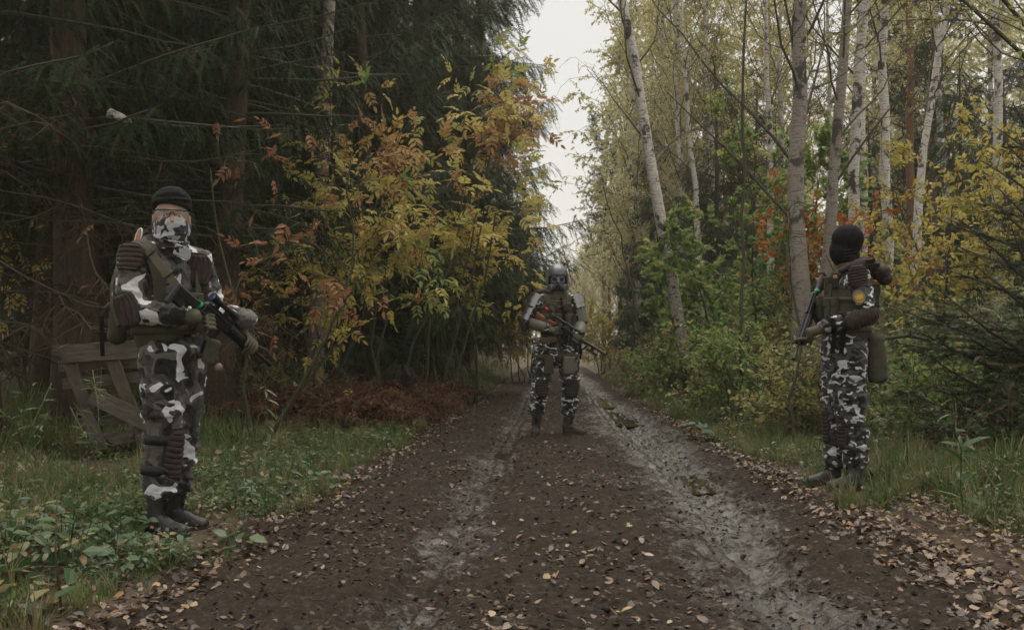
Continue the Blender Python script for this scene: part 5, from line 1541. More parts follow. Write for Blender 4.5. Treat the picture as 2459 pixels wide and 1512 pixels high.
def soldier_body(t_, J, f, suit, glove_at=True, slim=0.88, trouser=1.0, wr=0.016, vest_rows=None, jkt=1.0, hem=None):
    """hidden body, jacket and trousers from the joints J"""
    g = Geo()
    torso_geo([(r_[0], r_[1] * slim, r_[2] * slim) for r_ in J['torso']], f, g)
    for sd_ in 'RL':
        g.capsule([J['sh' + sd_], J['el' + sd_], lerp(J['el' + sd_], J['wr' + sd_], .93)], [0.050, 0.038, 0.026], 12)
        g.capsule([J['hip' + sd_], J['kn' + sd_], lerp(J['kn' + sd_], J['an' + sd_], .75)], [0.082, 0.055, 0.034], 14)
        ft = J['toe' + sd_] - J['heel' + sd_]
    g.capsule([J['torso'][-1][0], J['head'] + V3(0, 0, -0.08)], [0.06, 0.052], 14)
    hg, Lf, HR = head_geo(J['head'], J['face'], J.get('hs', 1.0))
    for V, F3 in zip(hg.v, [None] * len(hg.v)):
        pass
    n0 = g.n
    Vh = np.vstack(hg.v)
    F = ([np.vstack(hg.f3)] if hg.f3 else []) + ([np.vstack(hg.f4)] if hg.f4 else [])
    g.add(Vh, F)
    remeshed('body', g, SKIN, t_, 0.0065, 2)
    # jacket
    g = Geo()
    torso_geo(J['torso'], f, g)
    if hem is not None:
        torso_geo(hem, f, g)
    for sd_ in 'RL':
        s0, e0, w0 = J['sh' + sd_], J['el' + sd_], J['wr' + sd_]
        m1 = lerp(s0, e0, 0.5); m2 = lerp(e0, w0, 0.5)
        g.capsule([lerp(J['torso'][-2][0], s0, 0.6), s0, m1, e0, m2, w0], np.array([0.075, 0.078, 0.070, 0.064, 0.055, 0.044]) * jkt, 16)
        r_ = np.random.default_rng(int(abs(s0[0]) * 1e4))
        for q in (0.55, 0.72, 0.88):      # folds across the sleeve
            p = lerp(s0, e0, q); ax = nrm(e0 - s0)
            a = np.linspace(0, 5, 12) + r_.uniform(0, 6)
            u_ = nrm(np.cross(ax, V3(.3, 1, .2))); v_ = np.cross(ax, u_)
            g.capsule(p + (np.cos(a)[:, None] * u_ + np.sin(a)[:, None] * v_) * 0.064 * jkt + ax * (0.012 * np.sin(a * 1.5))[:, None], 0.010, 6)
        for q in (0.25, 0.5, 0.72, 0.9):
            p = lerp(e0, w0, q); ax = nrm(w0 - e0)
            a = np.linspace(0, 5, 12) + r_.uniform(0, 6); rr_ = (0.060 - 0.014 * q) * jkt
            u_ = nrm(np.cross(ax, V3(.3, 1, .2))); v_ = np.cross(ax, u_)
            g.capsule(p + (np.cos(a)[:, None] * u_ + np.sin(a)[:, None] * v_) * rr_ + ax * (0.012 * np.sin(a * 1.5))[:, None], 0.008, 6)
    jk = remeshed('jacket', g, suit, t_, 0.0075, 3, wr * 1.4, 0.06, 0.006)
    # trousers
    g = Geo()
    pel = (J['hipR'] + J['hipL']) / 2
    torso_geo([(pel + V3(0, 0, -0.06), 0.155 * trouser, 0.125 * trouser), (pel + V3(0, 0, 0.03), 0.165 * trouser, 0.135 * trouser), (pel + V3(0, 0, 0.13), 0.155, 0.12)], f, g)
    for sd_ in 'RL':
        h0, k0, a0 = J['hip' + sd_], J['kn' + sd_], J['an' + sd_]
        bt = lerp(k0, a0, J.get('cuff', 0.72))
        ff = nrm(V3(*(J['toe' + sd_] - J['heel' + sd_])[:2], 0))
        g.capsule([h0, lerp(h0, k0, 0.3), lerp(h0, k0, 0.7), k0, lerp(k0, a0, 0.3) - ff * 0.012, bt - ff * .005], np.array([0.108, 0.107, 0.092, 0.082, 0.080, 0.072]) * trouser, 20)
        r_ = np.random.default_rng(int(abs(h0[0]) * 1e4) + 5)
        for q in (0.12, 0.3, 0.45, 0.62, 0.78, 0.9, 1.0):
            if q < 0.5:
                p = lerp(h0, k0, 0.35 + q); ax = nrm(k0 - h0); rr_ = 0.092
            else:
                p = lerp(k0, bt, (q - 0.5) * 2); ax = nrm(a0 - k0); rr_ = 0.080 - 0.010 * (q - .5) * 2
            a = np.linspace(0, r_.uniform(2.5, 5.5), 14) + r_.uniform(0, 6)
            u_ = nrm(np.cross(ax, V3(.3, 1, .2))); v_ = np.cross(ax, u_)
            g.capsule(p + (np.cos(a)[:, None] * u_ + np.sin(a)[:, None] * v_) * (rr_ + .002) * trouser + ax * (r_.uniform(-.04, .04) * np.sin(a))[:, None], r_.uniform(.010, .017), 6)
    tr_ = remeshed('trousers', g, suit, t_, 0.0075, 3, wr * 1.7, 0.075, 0.006)
    return jk, tr_, Lf, HR

def vest(t_, rows, f, mat=OLIVE, pouch_rows=((0, 1),)):
    g = Geo(); torso_geo(rows, f, g)
    return remeshed('vest', g, mat, t_, 0.009, 3, 0.006, 0.05)

def shell_strap(t_, rows, f, z, w, mat=OLIVE2, extra=0.006, name='strap', a0=0.0, a1=2 * PI):
    """a band round the vest at height z"""
    P = np.array([r_[0] for r_ in rows]); A = np.array([r_[1] for r_ in rows]); D = np.array([r_[2] for r_ in rows])
    zz = P[:, 2]; o_ = np.argsort(zz)
    c = V3(np.interp(z, zz[o_], P[o_, 0]), np.interp(z, zz[o_], P[o_, 1]), z); a = np.interp(z, zz[o_], A[o_]); d = np.interp(z, zz[o_], D[o_])
    g = Geo(); s_ = np.cross(nrm(f), V3(0, 0, 1))
    ring(g, c, V3(0, 0, 1), a + extra, d + extra, s_, w, 0.004, 0, 40, a0, a1)
    return ob(name, g.mesh(name, mat, True), t_)

def surf_pt(rows, f, z, ang, extra=0.0):
    """point on the trunk surface at height z; ang measured from the facing direction, positive to the wearer's right"""
    P = np.array([r_[0] for r_ in rows]); A = np.array([r_[1] for r_ in rows]); D = np.array([r_[2] for r_ in rows])
    zz = P[:, 2]; o_ = np.argsort(zz); f = nrm(f); s_ = np.cross(f, V3(0, 0, 1))
    c = V3(np.interp(z, zz[o_], P[o_, 0]), np.interp(z, zz[o_], P[o_, 1]), z); a = np.interp(z, zz[o_], A[o_]) + extra; d = np.interp(z, zz[o_], D[o_]) + extra
    n_ = nrm(f * math.cos(ang) / d + s_ * math.sin(ang) / a)
    return c + f * math.cos(ang) * d + s_ * math.sin(ang) * a, n_

def pouch(t_, rows, f, z, ang, w, h, d, mat=OLIVE, flap=True, name='pouch'):
    p, n_ = surf_pt(rows, f, z, ang, -0.004)
    up = V3(0, 0, 1); s_ = nrm(np.cross(n_, up)); R = np.stack([s_, n_, up], -1)
    g = Geo(); g.box(p + n_ * d / 2, (w / 2, d / 2, h / 2), R=R, bev=0.010)
    o_ = remeshed(name, g, mat, t_, 0.006, 2, 0.006, 0.03)
    if flap:
        g2 = Geo(); g2.box(p + n_ * (d * 0.55) + up * h * 0.32, (w / 2 + 0.003, d * 0.52, h * 0.2), R=R, bev=0.006)
        g2.box(p + n_ * (d + 0.006) + up * h * 0.1, (w * 0.12, 0.003, h * 0.28), R=R)
        ob('flap', g2.mesh('flap', mat), o_)
    return o_
UPV = V3(0, 0, 1)
def place(u, d):
    x = PX(u, d); return (x, d, float(gz(np.array(x), np.array(float(d)))))

def hood(t_, c, f, mat=HOODM, back=0.09, drop=0.03, r=0.085):
    g = Geo(); f = nrm(f); s_ = np.cross(f, UPV)
    a = np.linspace(0, 2 * PI, 22)
    P = c + np.cos(a)[:, None] * s_ * (r + 0.005) + np.sin(a)[:, None] * f * (r - 0.005) + UPV * (0.022 * -np.sin(a))[:, None]
    g.capsule(P, 0.034 + 0.012 * (np.sin(a) < -0.3), 12)
    g.ball(c - f * (back + 0.02) - UPV * drop, (0.085, 0.085, 0.055), 20, R=np.stack([s_, f, UPV], -1))
    g.ball(c - f * (back + 0.075) - UPV * (drop + 0.045), (0.065, 0.055, 0.040), 16, R=np.stack([s_, f, UPV], -1))
    for q in (-1, 1):
        g.capsule([c + s_ * q * 0.08 - f * 0.03, c + s_ * q * 0.13 - UPV * 0.02 - f * 0.04], [0.036, 0.026], 12)
    return remeshed('hood', g, mat, t_, 0.007, 3, 0.022, 0.05)

def disc_patch(t_, c, n_, up, w, h, mats, name='patch', emblem='beast'):
    """an oval cloth patch with an embroidered emblem"""
    n_ = nrm(n_); s_ = nrm(np.cross(np.asarray(up, float), n_)); u_ = np.cross(n_, s_)
    def oval(g, k, a_, b_, z0, z1, ox=0, oy=0):
        a = np.linspace(0, 2 * PI, k, endpoint=False)
        base = c + (np.cos(a) * a_ + ox)[:, None] * s_ + (np.sin(a) * b_ + oy)[:, None] * u_
        Vv = np.vstack([base + n_ * z0, base + n_ * z1, [base.mean(0) + n_ * z1]])
        g.add(Vv, [np.array([[i, (i + 1) % k, k + (i + 1) % k, k + i] for i in range(k)]), np.array([[2 * k, k + i, k + (i + 1) % k] for i in range(k)])])
    g = Geo(); oval(g, 28, w / 2, h / 2, -0.004, 0.004)
    o_ = ob(name, g.mesh(name, mats[0]), t_)
    g = Geo()
    pts = [(-.30, -.08), (-.34, .14), (-.18, .06), (-.08, .24), (.04, .10), (.18, .30), (.22, .10), (.34, .12), (.24, -.06), (.30, -.2), (.10, -.16), (.02, -.24), (-.10, -.14), (-.22, -.22)]
    P2 = np.array([c + s_ * (x * w) + u_ * (y * h) for x, y in pts])
    k = len(P2); Vv = np.vstack([P2 + n_ * 0.0045, P2 + n_ * 0.0065, [P2.mean(0) + n_ * 0.0065]])
    g.add(Vv, [np.array([[i, k + i, k + (i + 1) % k, (i + 1) % k] for i in range(k)]), np.array([[2 * k, k + (i + 1) % k, k + i] for i in range(k)])])
    for dy, ww in ((-.31, .5), (-.38, .36)):
        g.tube([c + s_ * (-ww * w / 2) + u_ * (dy * h) + n_ * .005, c + u_ * ((dy - .04) * h) + n_ * .005, c + s_ * (ww * w / 2) + u_ * (dy * h) + n_ * .005], 0.0022, 5)
    ob('emblem', g.mesh('emblem', mats[1]), o_)
    g = Geo(); a = np.linspace(0, 2 * PI, 29)
    g.tube(c + (np.cos(a) * w / 2)[:, None] * s_ + (np.sin(a) * h / 2)[:, None] * u_ + n_ * .003, 0.004, 6, 0, 0, False)
    ob('rim', g.mesh('rim', mats[2] if len(mats) > 2 else mats[0]), o_)
    return o_

def over_shoulder(t_, rows, f, sg, w=0.045, mat=OLIVE2, top=1.52, a_in=0.62, z0=1.34):
    g = Geo(); f = nrm(f); s_ = np.cross(f, UPV) * sg
    c = V3(rows[0][0][0], rows[0][0][1], 0)
    p0, n0 = surf_pt(rows, f, z0 - 0.16, a_in * sg * 1.05, 0.008); p1, n1 = surf_pt(rows, f, z0, a_in * sg, 0.012)
    q0, m0 = surf_pt(rows, f, z0 - 0.16, (PI - a_in) * sg, 0.008); q1, m1 = surf_pt(rows, f, z0, (PI - a_in) * sg, 0.012)
    cm = V3(*((p1 + q1) / 2)[:2], 0)
    t0 = cm + s_ * 0.015 + UPV * top
    P = [p0, p1, p1 * .45 + t0 * .55 + n1 * .03 + UPV * .02, t0, q1 * .45 + t0 * .55 + m1 * .03 + UPV * .02, q1, q0]
    O = [n0, n1, n1 + UPV, UPV, m1 + UPV, m1, m0]
    # smooth through the points
    P = np.array(P); O = nrm(np.array(O)); x = np.arange(len(P)); xi = np.linspace(0, len(P) - 1, 25)
    P = np.stack([np.interp(xi, x, P[:, i]) for i in range(3)], -1); O = np.stack([np.interp(xi, x, O[:, i]) for i in range(3)], -1)
    for _ in range(3):
        P[1:-1] = (P[:-2] + P[1:-1] * 2 + P[2:]) / 4
    ribbon(g, P, w, 0.004, O)
    return ob('shoulder_strap', g.mesh('shoulder_strap', mat), t_)

# ============ left soldier: black beanie, scarf mask, glasses ============
LO = place(403.5, 5.29)
tL = person(LO, 'soldier in a black beanie, clear glasses and camouflage scarf beside the pallet')
fL = nrm(V3(.78, -.62, 0)); sL = np.cross(fL, UPV)
cx = -0.015
rowsL = [(V3(cx + .03, 0, .98), .150, .115), (V3(cx + .01, 0, 1.10), .150, .115), (V3(cx, 0, 1.25), .168, .122), (V3(cx, 0, 1.37), .185, .128), (V3(cx, 0, 1.45), .170, .105), (V3(cx + .01, 0, 1.50), .095, .075)]
JL = dict(torso=rowsL, shR=V3(-.128, -.150, 1.455), elR=V3(-.135, -.20, 1.165), wrR=V3(.145, -.215, 1.135), shL=V3(.105, .135, 1.45), elL=V3(.165, .245, 1.165), wrL=V3(.385, .150, 1.125),
          hipR=V3(-.005, -.085, .92), hipL=V3(.065, .085, .92), knR=V3(.022, -.095, .50), knL=V3(.060, .075, .52), anR=V3(-.012, -.10, .11), anL=V3(.01, .10, .11),
          heelR=V3(-.075, -.10, 0), toeR=V3(.185, -.155, 0), heelL=V3(-.05, .10, 0), toeL=V3(.22, .06, 0), hs=1.13, head=V3(.015, -.01, 1.662), face=V3(.34, -.94, -.02), cuff=0.68)
jk, tr, LfL, HRL = soldier_body(tL, JL, fL, CAMO_L, wr=0.020, trouser=1.05, jkt=1.14)
# face
for sg in (-1, 1):
    g = Geo(); g.ball(LfL(sg * .034, .077, .004), .0125, 14); e = ob('eye', g.mesh('eye', EYEW, True), tL)
    g = Geo(); g.ball(LfL(sg * .034 + .001, .0865, .003), (.0055, .0055, .0055), 10); ob('iris', g.mesh('iris', IRIS, True), e)
    g = Geo(); g.tube([LfL(sg * .018, .090, .016), LfL(sg * .034, .091, .0165), LfL(sg * .052, .078, .012)], .0042, 6); ob('eyelid', g.mesh('eyelid', SKIN, True), e)
    g = Geo(); g.tube([LfL(sg * .015, .094, .028), LfL(sg * .034, .096, .032), LfL(sg * .056, .080, .026)], .0042, 5); ob('eyebrow', g.mesh('eyebrow', simple('brow_hair', (.10, .065, .04), .9, bmp=0), True), tL)
# beanie
g = Geo()
zs = [.034, .044, .068, .094, .116, .132, .141]; rs2 = [.082, .092, .097, .090, .070, .042, .008]
P = [LfL(0, -.004 - (z - .036) * .45, z) for z in zs]
g.tube(P, [q_ * 1.08 for q_ in rs2], 26, up=HRL[:, 0], flat=1.2)
for k_, zz in enumerate((.050, .064, .080)):
    a = np.linspace(0, 2 * PI, 30)
    g.capsule([LfL(math.cos(x) * .086, -.012 + math.sin(x) * .104, zz + .012 * math.sin(x) + .012 * math.cos(x * 1 + k_)) for x in a], .0065, 6)
remeshed('beanie', g, BLACKC, tL, .005, 2, .006, .04)
# scarf
g = Geo()
P = [LfL(0, .010, -.026), LfL(0, .016, -.045), LfL(0, .016, -.07), LfL(0, .004, -.10), LfL(0, -.012, -.13), LfL(0, -.02, -.155)]
P[0] = P[0] - HRL[:, 1] * .0
g.tube(P, [.088, .091, .087, .081, .083, .090], 26, up=HRL[:, 0], flat=[1.19, 1.19, 1.16, 1.12, 1.1, 1.1])
for k_ in range(4):
    a = np.linspace(PI * .05, PI * .95, 16); zz = -.04 - .028 * k_
    g.capsule([LfL(math.cos(x) * .079, .012 + math.sin(x) * .092, zz - .02 * math.sin(x) + .012 * math.cos(x) * (-1) ** k_) for x in a], .006, 6)
g.capsule([LfL(-.07, -.02, .012), LfL(-.081, -.01, -.03), LfL(-.075, .01, -.07)], .012, 8)
g.capsule([LfL(.07, -.02, .012), LfL(.081, -.01, -.03), LfL(.075, .01, -.07)], .012, 8)
remeshed('scarf', g, CAMO_K, tL, .005, 2, .005, .03)
# glasses
g = Geo()
g.tube([LfL(-.083, -.02, .018), LfL(-.082, .05, .024), LfL(-.062, .093, .028), LfL(-.03, .109, .029), LfL(0, .113, .027), LfL(.03, .109, .029), LfL(.062, .093, .028), LfL(.082, .05, .024), LfL(.083, -.02, .018)], [.003, .004, .0045, .0042, .004, .0042, .0045, .004, .003], 6)
g.tube([LfL(-.012, .115, .0), LfL(-.006, .112, .020), LfL(.006, .112, .020), LfL(.012, .115, .0)], .0028, 5)
gl = ob('glasses', g.mesh('glasses', OLIVE, True), tL)
for sg in (-1, 1):
    g = Geo(); xs = np.linspace(.010, .070, 8)
    top = [LfL(sg * x, .113 - .022 * (x / .07) ** 2.2, .026) for x in xs]; bot = [LfL(sg * x, .113 - .022 * (x / .07) ** 2.2, -.016 + .016 * max(0, (x - .045) / .025) + .010 * max(0, (.022 - x) / .012)) for x in xs]
    g.add(np.array(top + bot), np.array([[i, i + 1, 8 + i + 1, 8 + i] for i in range(7)])); ob('lens', g.mesh('lens', CLEAR, True), gl)
hood(tL, V3(cx + .0, .0, 1.515), fL, back=.075, drop=.01, r=.083)
disc_patch(tL, V3(-.138, -.062, 1.560), V3(-.62, -.76, .18), V3(.25, -.1, 1), .055, .088, (PATCHT, PATCHO, WHITEP))
# collar of the jacket
g = Geo(); g.box(V3(.105, -.10, 1.475), (.045, .006, .03), R=np.stack([nrm(V3(.8, .4, -.35)), nrm(V3(-.4, .9, .2)), nrm(V3(.3, -.1, 1))], -1), bev=.004)
ob('collar', g.mesh('collar', CAMO_K), tL)
# vest, belts, straps
vr = [(r_[0] + V3(-.012, 0, 0), r_[1] + .030, r_[2] + .036) for r_ in rowsL[1:5]]; vr[0] = (vr[0][0] + V3(0, 0, .0), vr[0][1] + .008, vr[0][2] + .008)
vfull = [(V3(vr[0][0][0], 0, 1.07), vr[0][1], vr[0][2])] + vr[1:3] + [(V3(cx - .01, 0, 1.40), .150, .135)]
vr = [(V3(cx + .01, 0, 1.045), .172, .150), (V3(cx, 0, 1.17), .178, .152)]
vest(tL, vr, fL)
shell_strap(tL, vr, fL, 1.075, .060, OLIVE2, .008, 'waist_belt')
shell_strap(tL, vr, fL, 1.16, .040, OLIVE, .006, 'strap')
vr = vfull
for sg in (1, -1):
    over_shoulder(tL, vr, fL, sg, .062 if sg == 1 else .05, OLIVE, top=1.515, a_in=.55)
# broad sling strap down the chest with its buckles
g = Geo()
P = np.array([V3(-.115, -.085, 1.545), V3(-.075, -.150, 1.515), V3(-.02, -.200, 1.455), V3(.04, -.222, 1.385), V3(.095, -.235, 1.32), V3(.14, -.24, 1.27)])
ribbon(g, P, .042, .005, V3(-.2, -1, .45)); st = ob('sling', g.mesh('sling', OLIVE2), tL)
g = Geo()
for q in (.38, .72):
    p = np.array([np.interp(q * 5, range(6), P[:, i]) for i in range(3)]); dd = nrm(P[4] - P[1]); O = nrm(V3(-.2, -1, .45)); R = np.stack([np.cross(dd, O), dd, O], -1)
    g.box(p + O * .009, (.026, .016, .006), R=R, bev=.003)
ob('buckle', g.mesh('buckle', OLIVE), st)
pad(tL, 'shoulder_pad', JL['shR'] + V3(.012, .0, -.035), V3(.10, .15, 1), V3(-.12, -.97, .10), .150, .165, .093, 6)
pad(tL, 'shoulder_pad', JL['shL'] + V3(.01, -.03, -.06), V3(.05, .0, 1), V3(.30, -.95, .1), .175, .18, .108, 6, along=True)
pad(tL, 'elbow_pad', JL['elR'] + V3(.020, 0, .0), V3(.34, .0, -1), V3(-.06, -1, -.1), .180, .145, .078, 6, along=True)
pouch(tL, vr, fL, 1.20, .25, .085, .12, .05); pouch(tL, vr, fL, 1.20, -.35, .085, .12, .05); pouch(tL, vr, fL, 1.18, 1.9, .10, .12, .045)
g = Geo(); g.capsule([V3(-.275, .04, 1.17), V3(-.285, .04, 1.04)], [.050, .052], 16); g.capsule([V3(-.31, .01, 1.20), V3(-.335, .0, 1.185)], [.022, .012], 10)
bp = remeshed('back_pouch', g, OLIVE, tL, .007, 3, .012, .04)
g = Geo(); ribbon(g, [V3(-.335, -.045, 1.14), V3(-.33, -.05, 1.02), V3(-.325, -.05, .93)], .022, .003, V3(0, -1, 0)); ob('hanging_strap', g.mesh('hanging_strap', BLACKC), tL)
# backpack strap running along the back
g = Geo(); ribbon(g, [V3(-.15, -.09, 1.50), V3(-.215, -.115, 1.43), V3(-.245, -.135, 1.30), V3(-.235, -.15, 1.18), V3(-.19, -.17, 1.09)], .05, .005, V3(-.75, -.65, 0)); ob('side_strap', g.mesh('side_strap', OLIVE), tL)
# thigh pocket
g = Geo(); g.box(V3(.030, -.192, .70), (.075, .014, .085), R=np.stack([nrm(V3(1, .05, 0)), nrm(V3(-.05, 1, .0)), UPV], -1), bev=.012); g.box(V3(.03, -.205, .765), (.078, .009, .026), bev=.006)
remeshed('thigh_pocket', g, CAMO_L, tL, .006, 2, .010, .05)
# knee guard
pad(tL, 'knee_pad', lerp(JL['knR'], JL['anR'], .18), V3(.10, 0, 1), V3(.93, -.36, 0), .265, .150, .092, 9)
for z in (.525, .345):
    g = Geo(); c_ = lerp(JL['knR'], JL['anR'], np.clip((.50 - z) / .39, 0, 1)); ring(g, c_ + V3(-.006, 0, 0), V3(.05, 0, 1), .094, .094, V3(1, 0, 0), .048, .004); ob('knee_strap', g.mesh('knee_strap', PIPING, True), tL)
boot(tL, JL['heelR'], JL['toeR'], lerp(JL['anR'], JL['knR'], .36), BOOTM, .066)
boot(tL, JL['heelL'], JL['toeL'], lerp(JL['anL'], JL['knL'], .36), BOOTM, .064)
# rifle and hands
aL = V3(.150, -.315, 1.285); bL = V3(.470, .33, .868)
axL = nrm(bL - aL)
hand(tL, aL + axL * .262 + V3(0, -.0, -.052), nrm(np.cross(axL, V3(0, 1, 0)) * .0 + V3(-.2, .25, 1) * -1), V3(-.35, -.9, .25), JL['wrR'], .016, GLOVE)
g = Geo(); g.capsule([JL['wrR'] - V3(.012, 0, 0), JL['wrR'] + V3(.055, .01, -.003)], [.046, .043], 16); remeshed('glove_cuff', g, GLOVE, tL, .006, 2, .004, .03)
hand(tL, aL + axL * .585, axL, V3(.30, .15, .80), JL['wrL'], .034, GLOVE)
rfL = rifle_root('black scoped carbine held by the soldier in the black beanie', aL + np.array(LO), bL + np.array(LO), V3(.25, -.12, 1), .88, LO)
rfL.scale = (.93,) * 3
rifle_ar(rfL)
g = Geo(); g.box((.405, .020, -.055), (.012, .003, .006)); ob('red_mark', g.mesh('red_mark', RED), rfL)
g = Geo(); g.ball(V3(.300, -.10, .872), (.022, .022, .024), 14); g.tube([V3(.30, -.10, .898), V3(.29, -.10, .93), V3(.27, -.10, .98)], .003, 4)
ob('hanging_ball', g.mesh('hanging_ball', GRAF, True), tL)
g = Geo(); g.box(V3(.262, -.10, .955), (.035, .028, .065), R=np.stack([nrm(V3(1, 0, -.25)), V3(0, 1, 0), nrm(V3(.25, 0, 1))], -1), bev=.008); remeshed('leg_pouch', g, OLIVE, tL, .006, 2, .01, .03)
g = Geo(); g.ball(V3(.195, -.252, 1.175), (.011, .011, .010), 10); ob('white_cap', g.mesh('white_cap', WHITEP, True), tL)

# ============ soldier in the middle: helmet and gas mask ============
CO = place(1335, 10.86)
tC = person(CO, 'soldier in a grey helmet and gas mask standing in the middle of the track')
fC = nrm(V3(.10, -1, 0)); sC = np.cross(fC, UPV)
rowsC = [(V3(.01, 0, .98), .165, .120), (V3(.01, 0, 1.10), .155, .115), (V3(.01, 0, 1.27), .168, .125), (V3(.008, 0, 1.40), .188, .130), (V3(.008, 0, 1.48), .170, .10), (V3(.008, 0, 1.53), .095, .075)]
JC = dict(hs=.85, torso=rowsC, shR=V3(-.200, .01, 1.465), elR=V3(-.315, -.02, 1.235), wrR=V3(-.085, -.22, 1.150), shL=V3(.205, .02, 1.465), elL=V3(.275, -.01, 1.215), wrL=V3(.235, -.245, 1.085),
          hipR=V3(-.122, 0, .93), hipL=V3(.130, .01, .93), knR=V3(-.172, -.02, .52), knL=V3(.160, 0, .52), anR=V3(-.225, 0, .12), anL=V3(.130, .01, .12),
          heelR=V3(-.215, .06, 0), toeR=V3(-.238, -.22, 0), heelL=V3(.070, .02, 0), toeL=V3(.335, -.10, 0), head=V3(.015, -.015, 1.69), face=V3(.03, -1, -.05), cuff=.66)
soldier_body(tC, JC, fC, CAMO_S, wr=.026, trouser=1.14, jkt=1.06)
hc = JC['head']; HC = np.stack([V3(1, .03, 0), nrm(V3(.03, -1, -.05)), nrm(V3(0, -.05, 1))], -1)
hx = lambda x, y, z: hc + HC @ V3(x, y, z)
g = Geo(); g.ball(hx(0, -.015, .010), (.100, .118, .150), 24, R=HC); g.capsule([hx(0, 0, -.06), hx(0, -.03, -.14), hx(0, -.03, -.20)], [.085, .075, .08], 16)
remeshed('balaclava', g, BLACKC, tC, .007, 2, .006, .04)
g = Geo()
zs = np.array([.028, .034, .060, .095, .125, .148, .163, .168]); rr = np.array([.108, .113, .116, .110, .094, .068, .034, .006])
g.tube([hx(0, -.008, z) for z in zs], rr, 30, up=HC[:, 0], flat=1.13)
hm_ = ob('helmet', g.mesh('helmet', HELMM, True), tC)
g = Geo(); a = np.linspace(0, 2 * PI, 40); g.tube([hx(math.cos(x) * .114, -.008 + math.sin(x) * .129, .031) for x in a], .006, 6, 0, 0, False); ob('brim', g.mesh('brim', BLACKP, True), hm_)
g = Geo()
for sg in (-1, 1):
    g.tube([hx(sg * .040, .078, .128), hx(sg * .047, .066, .150), hx(sg * .044, .055, .168)], [.009, .007, .002], 6)
ob('horn', g.mesh('horn', STEEL), hm_)
g = Geo(); g.tube([hx(.118, .03, .085), hx(.135, .04, .092)], .008, 6); g.tube([hx(.135, .015, .098), hx(.135, .085, .090)], [.015, .018], 12); g.tube([hx(.122, .02, .105), hx(.122, .055, .105)], [.011, .012], 8)
la = ob('headlamp', g.mesh('headlamp', BLACKP), tC); g = Geo(); g.tube([hx(.135, .084, .0902), hx(.135, .088, .0898)], .0145, 14); ob('lens', g.mesh('lens', STEEL), la)
g = Geo()
for sg in (-1, 1): g.box(hx(sg * .108, .02, .0), (.012, .035, .055), R=HC, bev=.008)
ob('side_guard', g.mesh('side_guard', MASKM), hm_)
# gas mask
g = Geo()
g.ball(hx(0, .045, -.025), (.083, .075, .095), 24, R=HC); g.ball(hx(0, .085, -.065), (.045, .040, .050), 16, R=HC)
g.capsule([hx(0, .112, .02), hx(0, .125, -.03)], [.016, .022], 10)
for sg in (-1, 1): g.ball(hx(sg * .055, .075, -.085), (.035, .034, .040), 14, R=HC)
mk = remeshed('gas_mask', g, MASKM, tC, .005, 2)
for sg in (-1, 1):
    g = Geo(); c_ = hx(sg * .039, .110, -.005); nn_ = HC @ nrm(V3(sg * .28, 1, .05))
    a = np.linspace(0, 2 * PI, 25); u_ = nrm(np.cross(nn_, UPV)); v_ = np.cross(u_, nn_)
    g.tube(c_ + nn_ * .004 + np.cos(a)[:, None] * u_ * .030 + np.sin(a)[:, None] * v_ * .030, .006, 8, 0, 0, False); ob('eye_ring', g.mesh('eye_ring', HELMM, True), mk)
    g = Geo(); g.tube([c_ - nn_ * .01, c_ + nn_ * .004], [.030, .028], 18); ob('eye_lens', g.mesh('eye_lens', LENSD), mk)
    g = Geo(); c_ = hx(sg * .068, .085, -.092); nn_ = HC @ nrm(V3(sg * .75, .75, -.15)); g.tube([c_, c_ + nn_ * .030, c_ + nn_ * .036], [.036, .036, .029], 20); f_ = ob('filter', g.mesh('filter', MASKM), mk)
    g = Geo(); u_ = nrm(np.cross(nn_, UPV)); v_ = np.cross(u_, nn_); g.tube(c_ + nn_ * .034 + np.cos(a)[:, None] * u_ * .034 + np.sin(a)[:, None] * v_ * .034, .004, 6, 0, 0, False); ob('rim', g.mesh('rim', HELMM), f_)
g = Geo(); c_ = hx(0, .122, -.082); nn_ = HC @ nrm(V3(0, 1, -.2)); g.tube([c_, c_ + nn_ * .030], [.030, .027], 18); g.tube([c_ + nn_ * .030, c_ + nn_ * .032], [.018, .017], 14)
ob('outlet', g.mesh('outlet', BLACKP), mk)
hood(tC, V3(-.01, .03, 1.555), fC, back=.07, drop=.01, r=.10)
g = Geo(); g.ball(V3(-.15, .05, 1.555), (.085, .07, .040), 14); remeshed('hood_side', g, HOODM, tC, .007, 3, .02, .05)
vrC = [(V3(.01, 0, 1.12), .178, .150), (V3(.01, 0, 1.25), .190, .158), (V3(.01, 0, 1.38), .190, .160), (V3(.01, 0, 1.46), .155, .135)]
vest(tC, vrC, fC)
for z in (1.20, 1.30, 1.38, 1.44): shell_strap(tC, vrC, fC, z, .030, OLIVE2, .006, 'webbing')
for z, an, w, h in ((1.22, .55, .085, .14), (1.22, .05, .085, .14), (1.22, -.5, .085, .14), (1.38, .42, .10, .09), (1.38, -.42, .10, .09), (1.24, -1.15, .08, .13), (1.24, 1.15, .08, .13)):
    pouch(tC, vrC, fC, z, an, w, h, .036)
for sg in (1, -1): over_shoulder(tC, vrC, fC, sg, .06, OLIVE, top=1.545, a_in=.6, z0=1.42)
p0, n0 = surf_pt(vrC, fC, 1.47, -.15, .02)
g = Geo(); ribbon(g, [p0 + V3(0, 0, .02), surf_pt(vrC, fC, 1.38, -.12, .045)[0], surf_pt(vrC, fC, 1.28, -.22, .05)[0], surf_pt(vrC, fC, 1.20, -.27, .05)[0]], .026, .003, n0); g.box(surf_pt(vrC, fC, 1.33, -.2, .055)[0], (.018, .006, .022), bev=.003)
ob('hanging_strap', g.mesh('hanging_strap', BLACKC), tC)
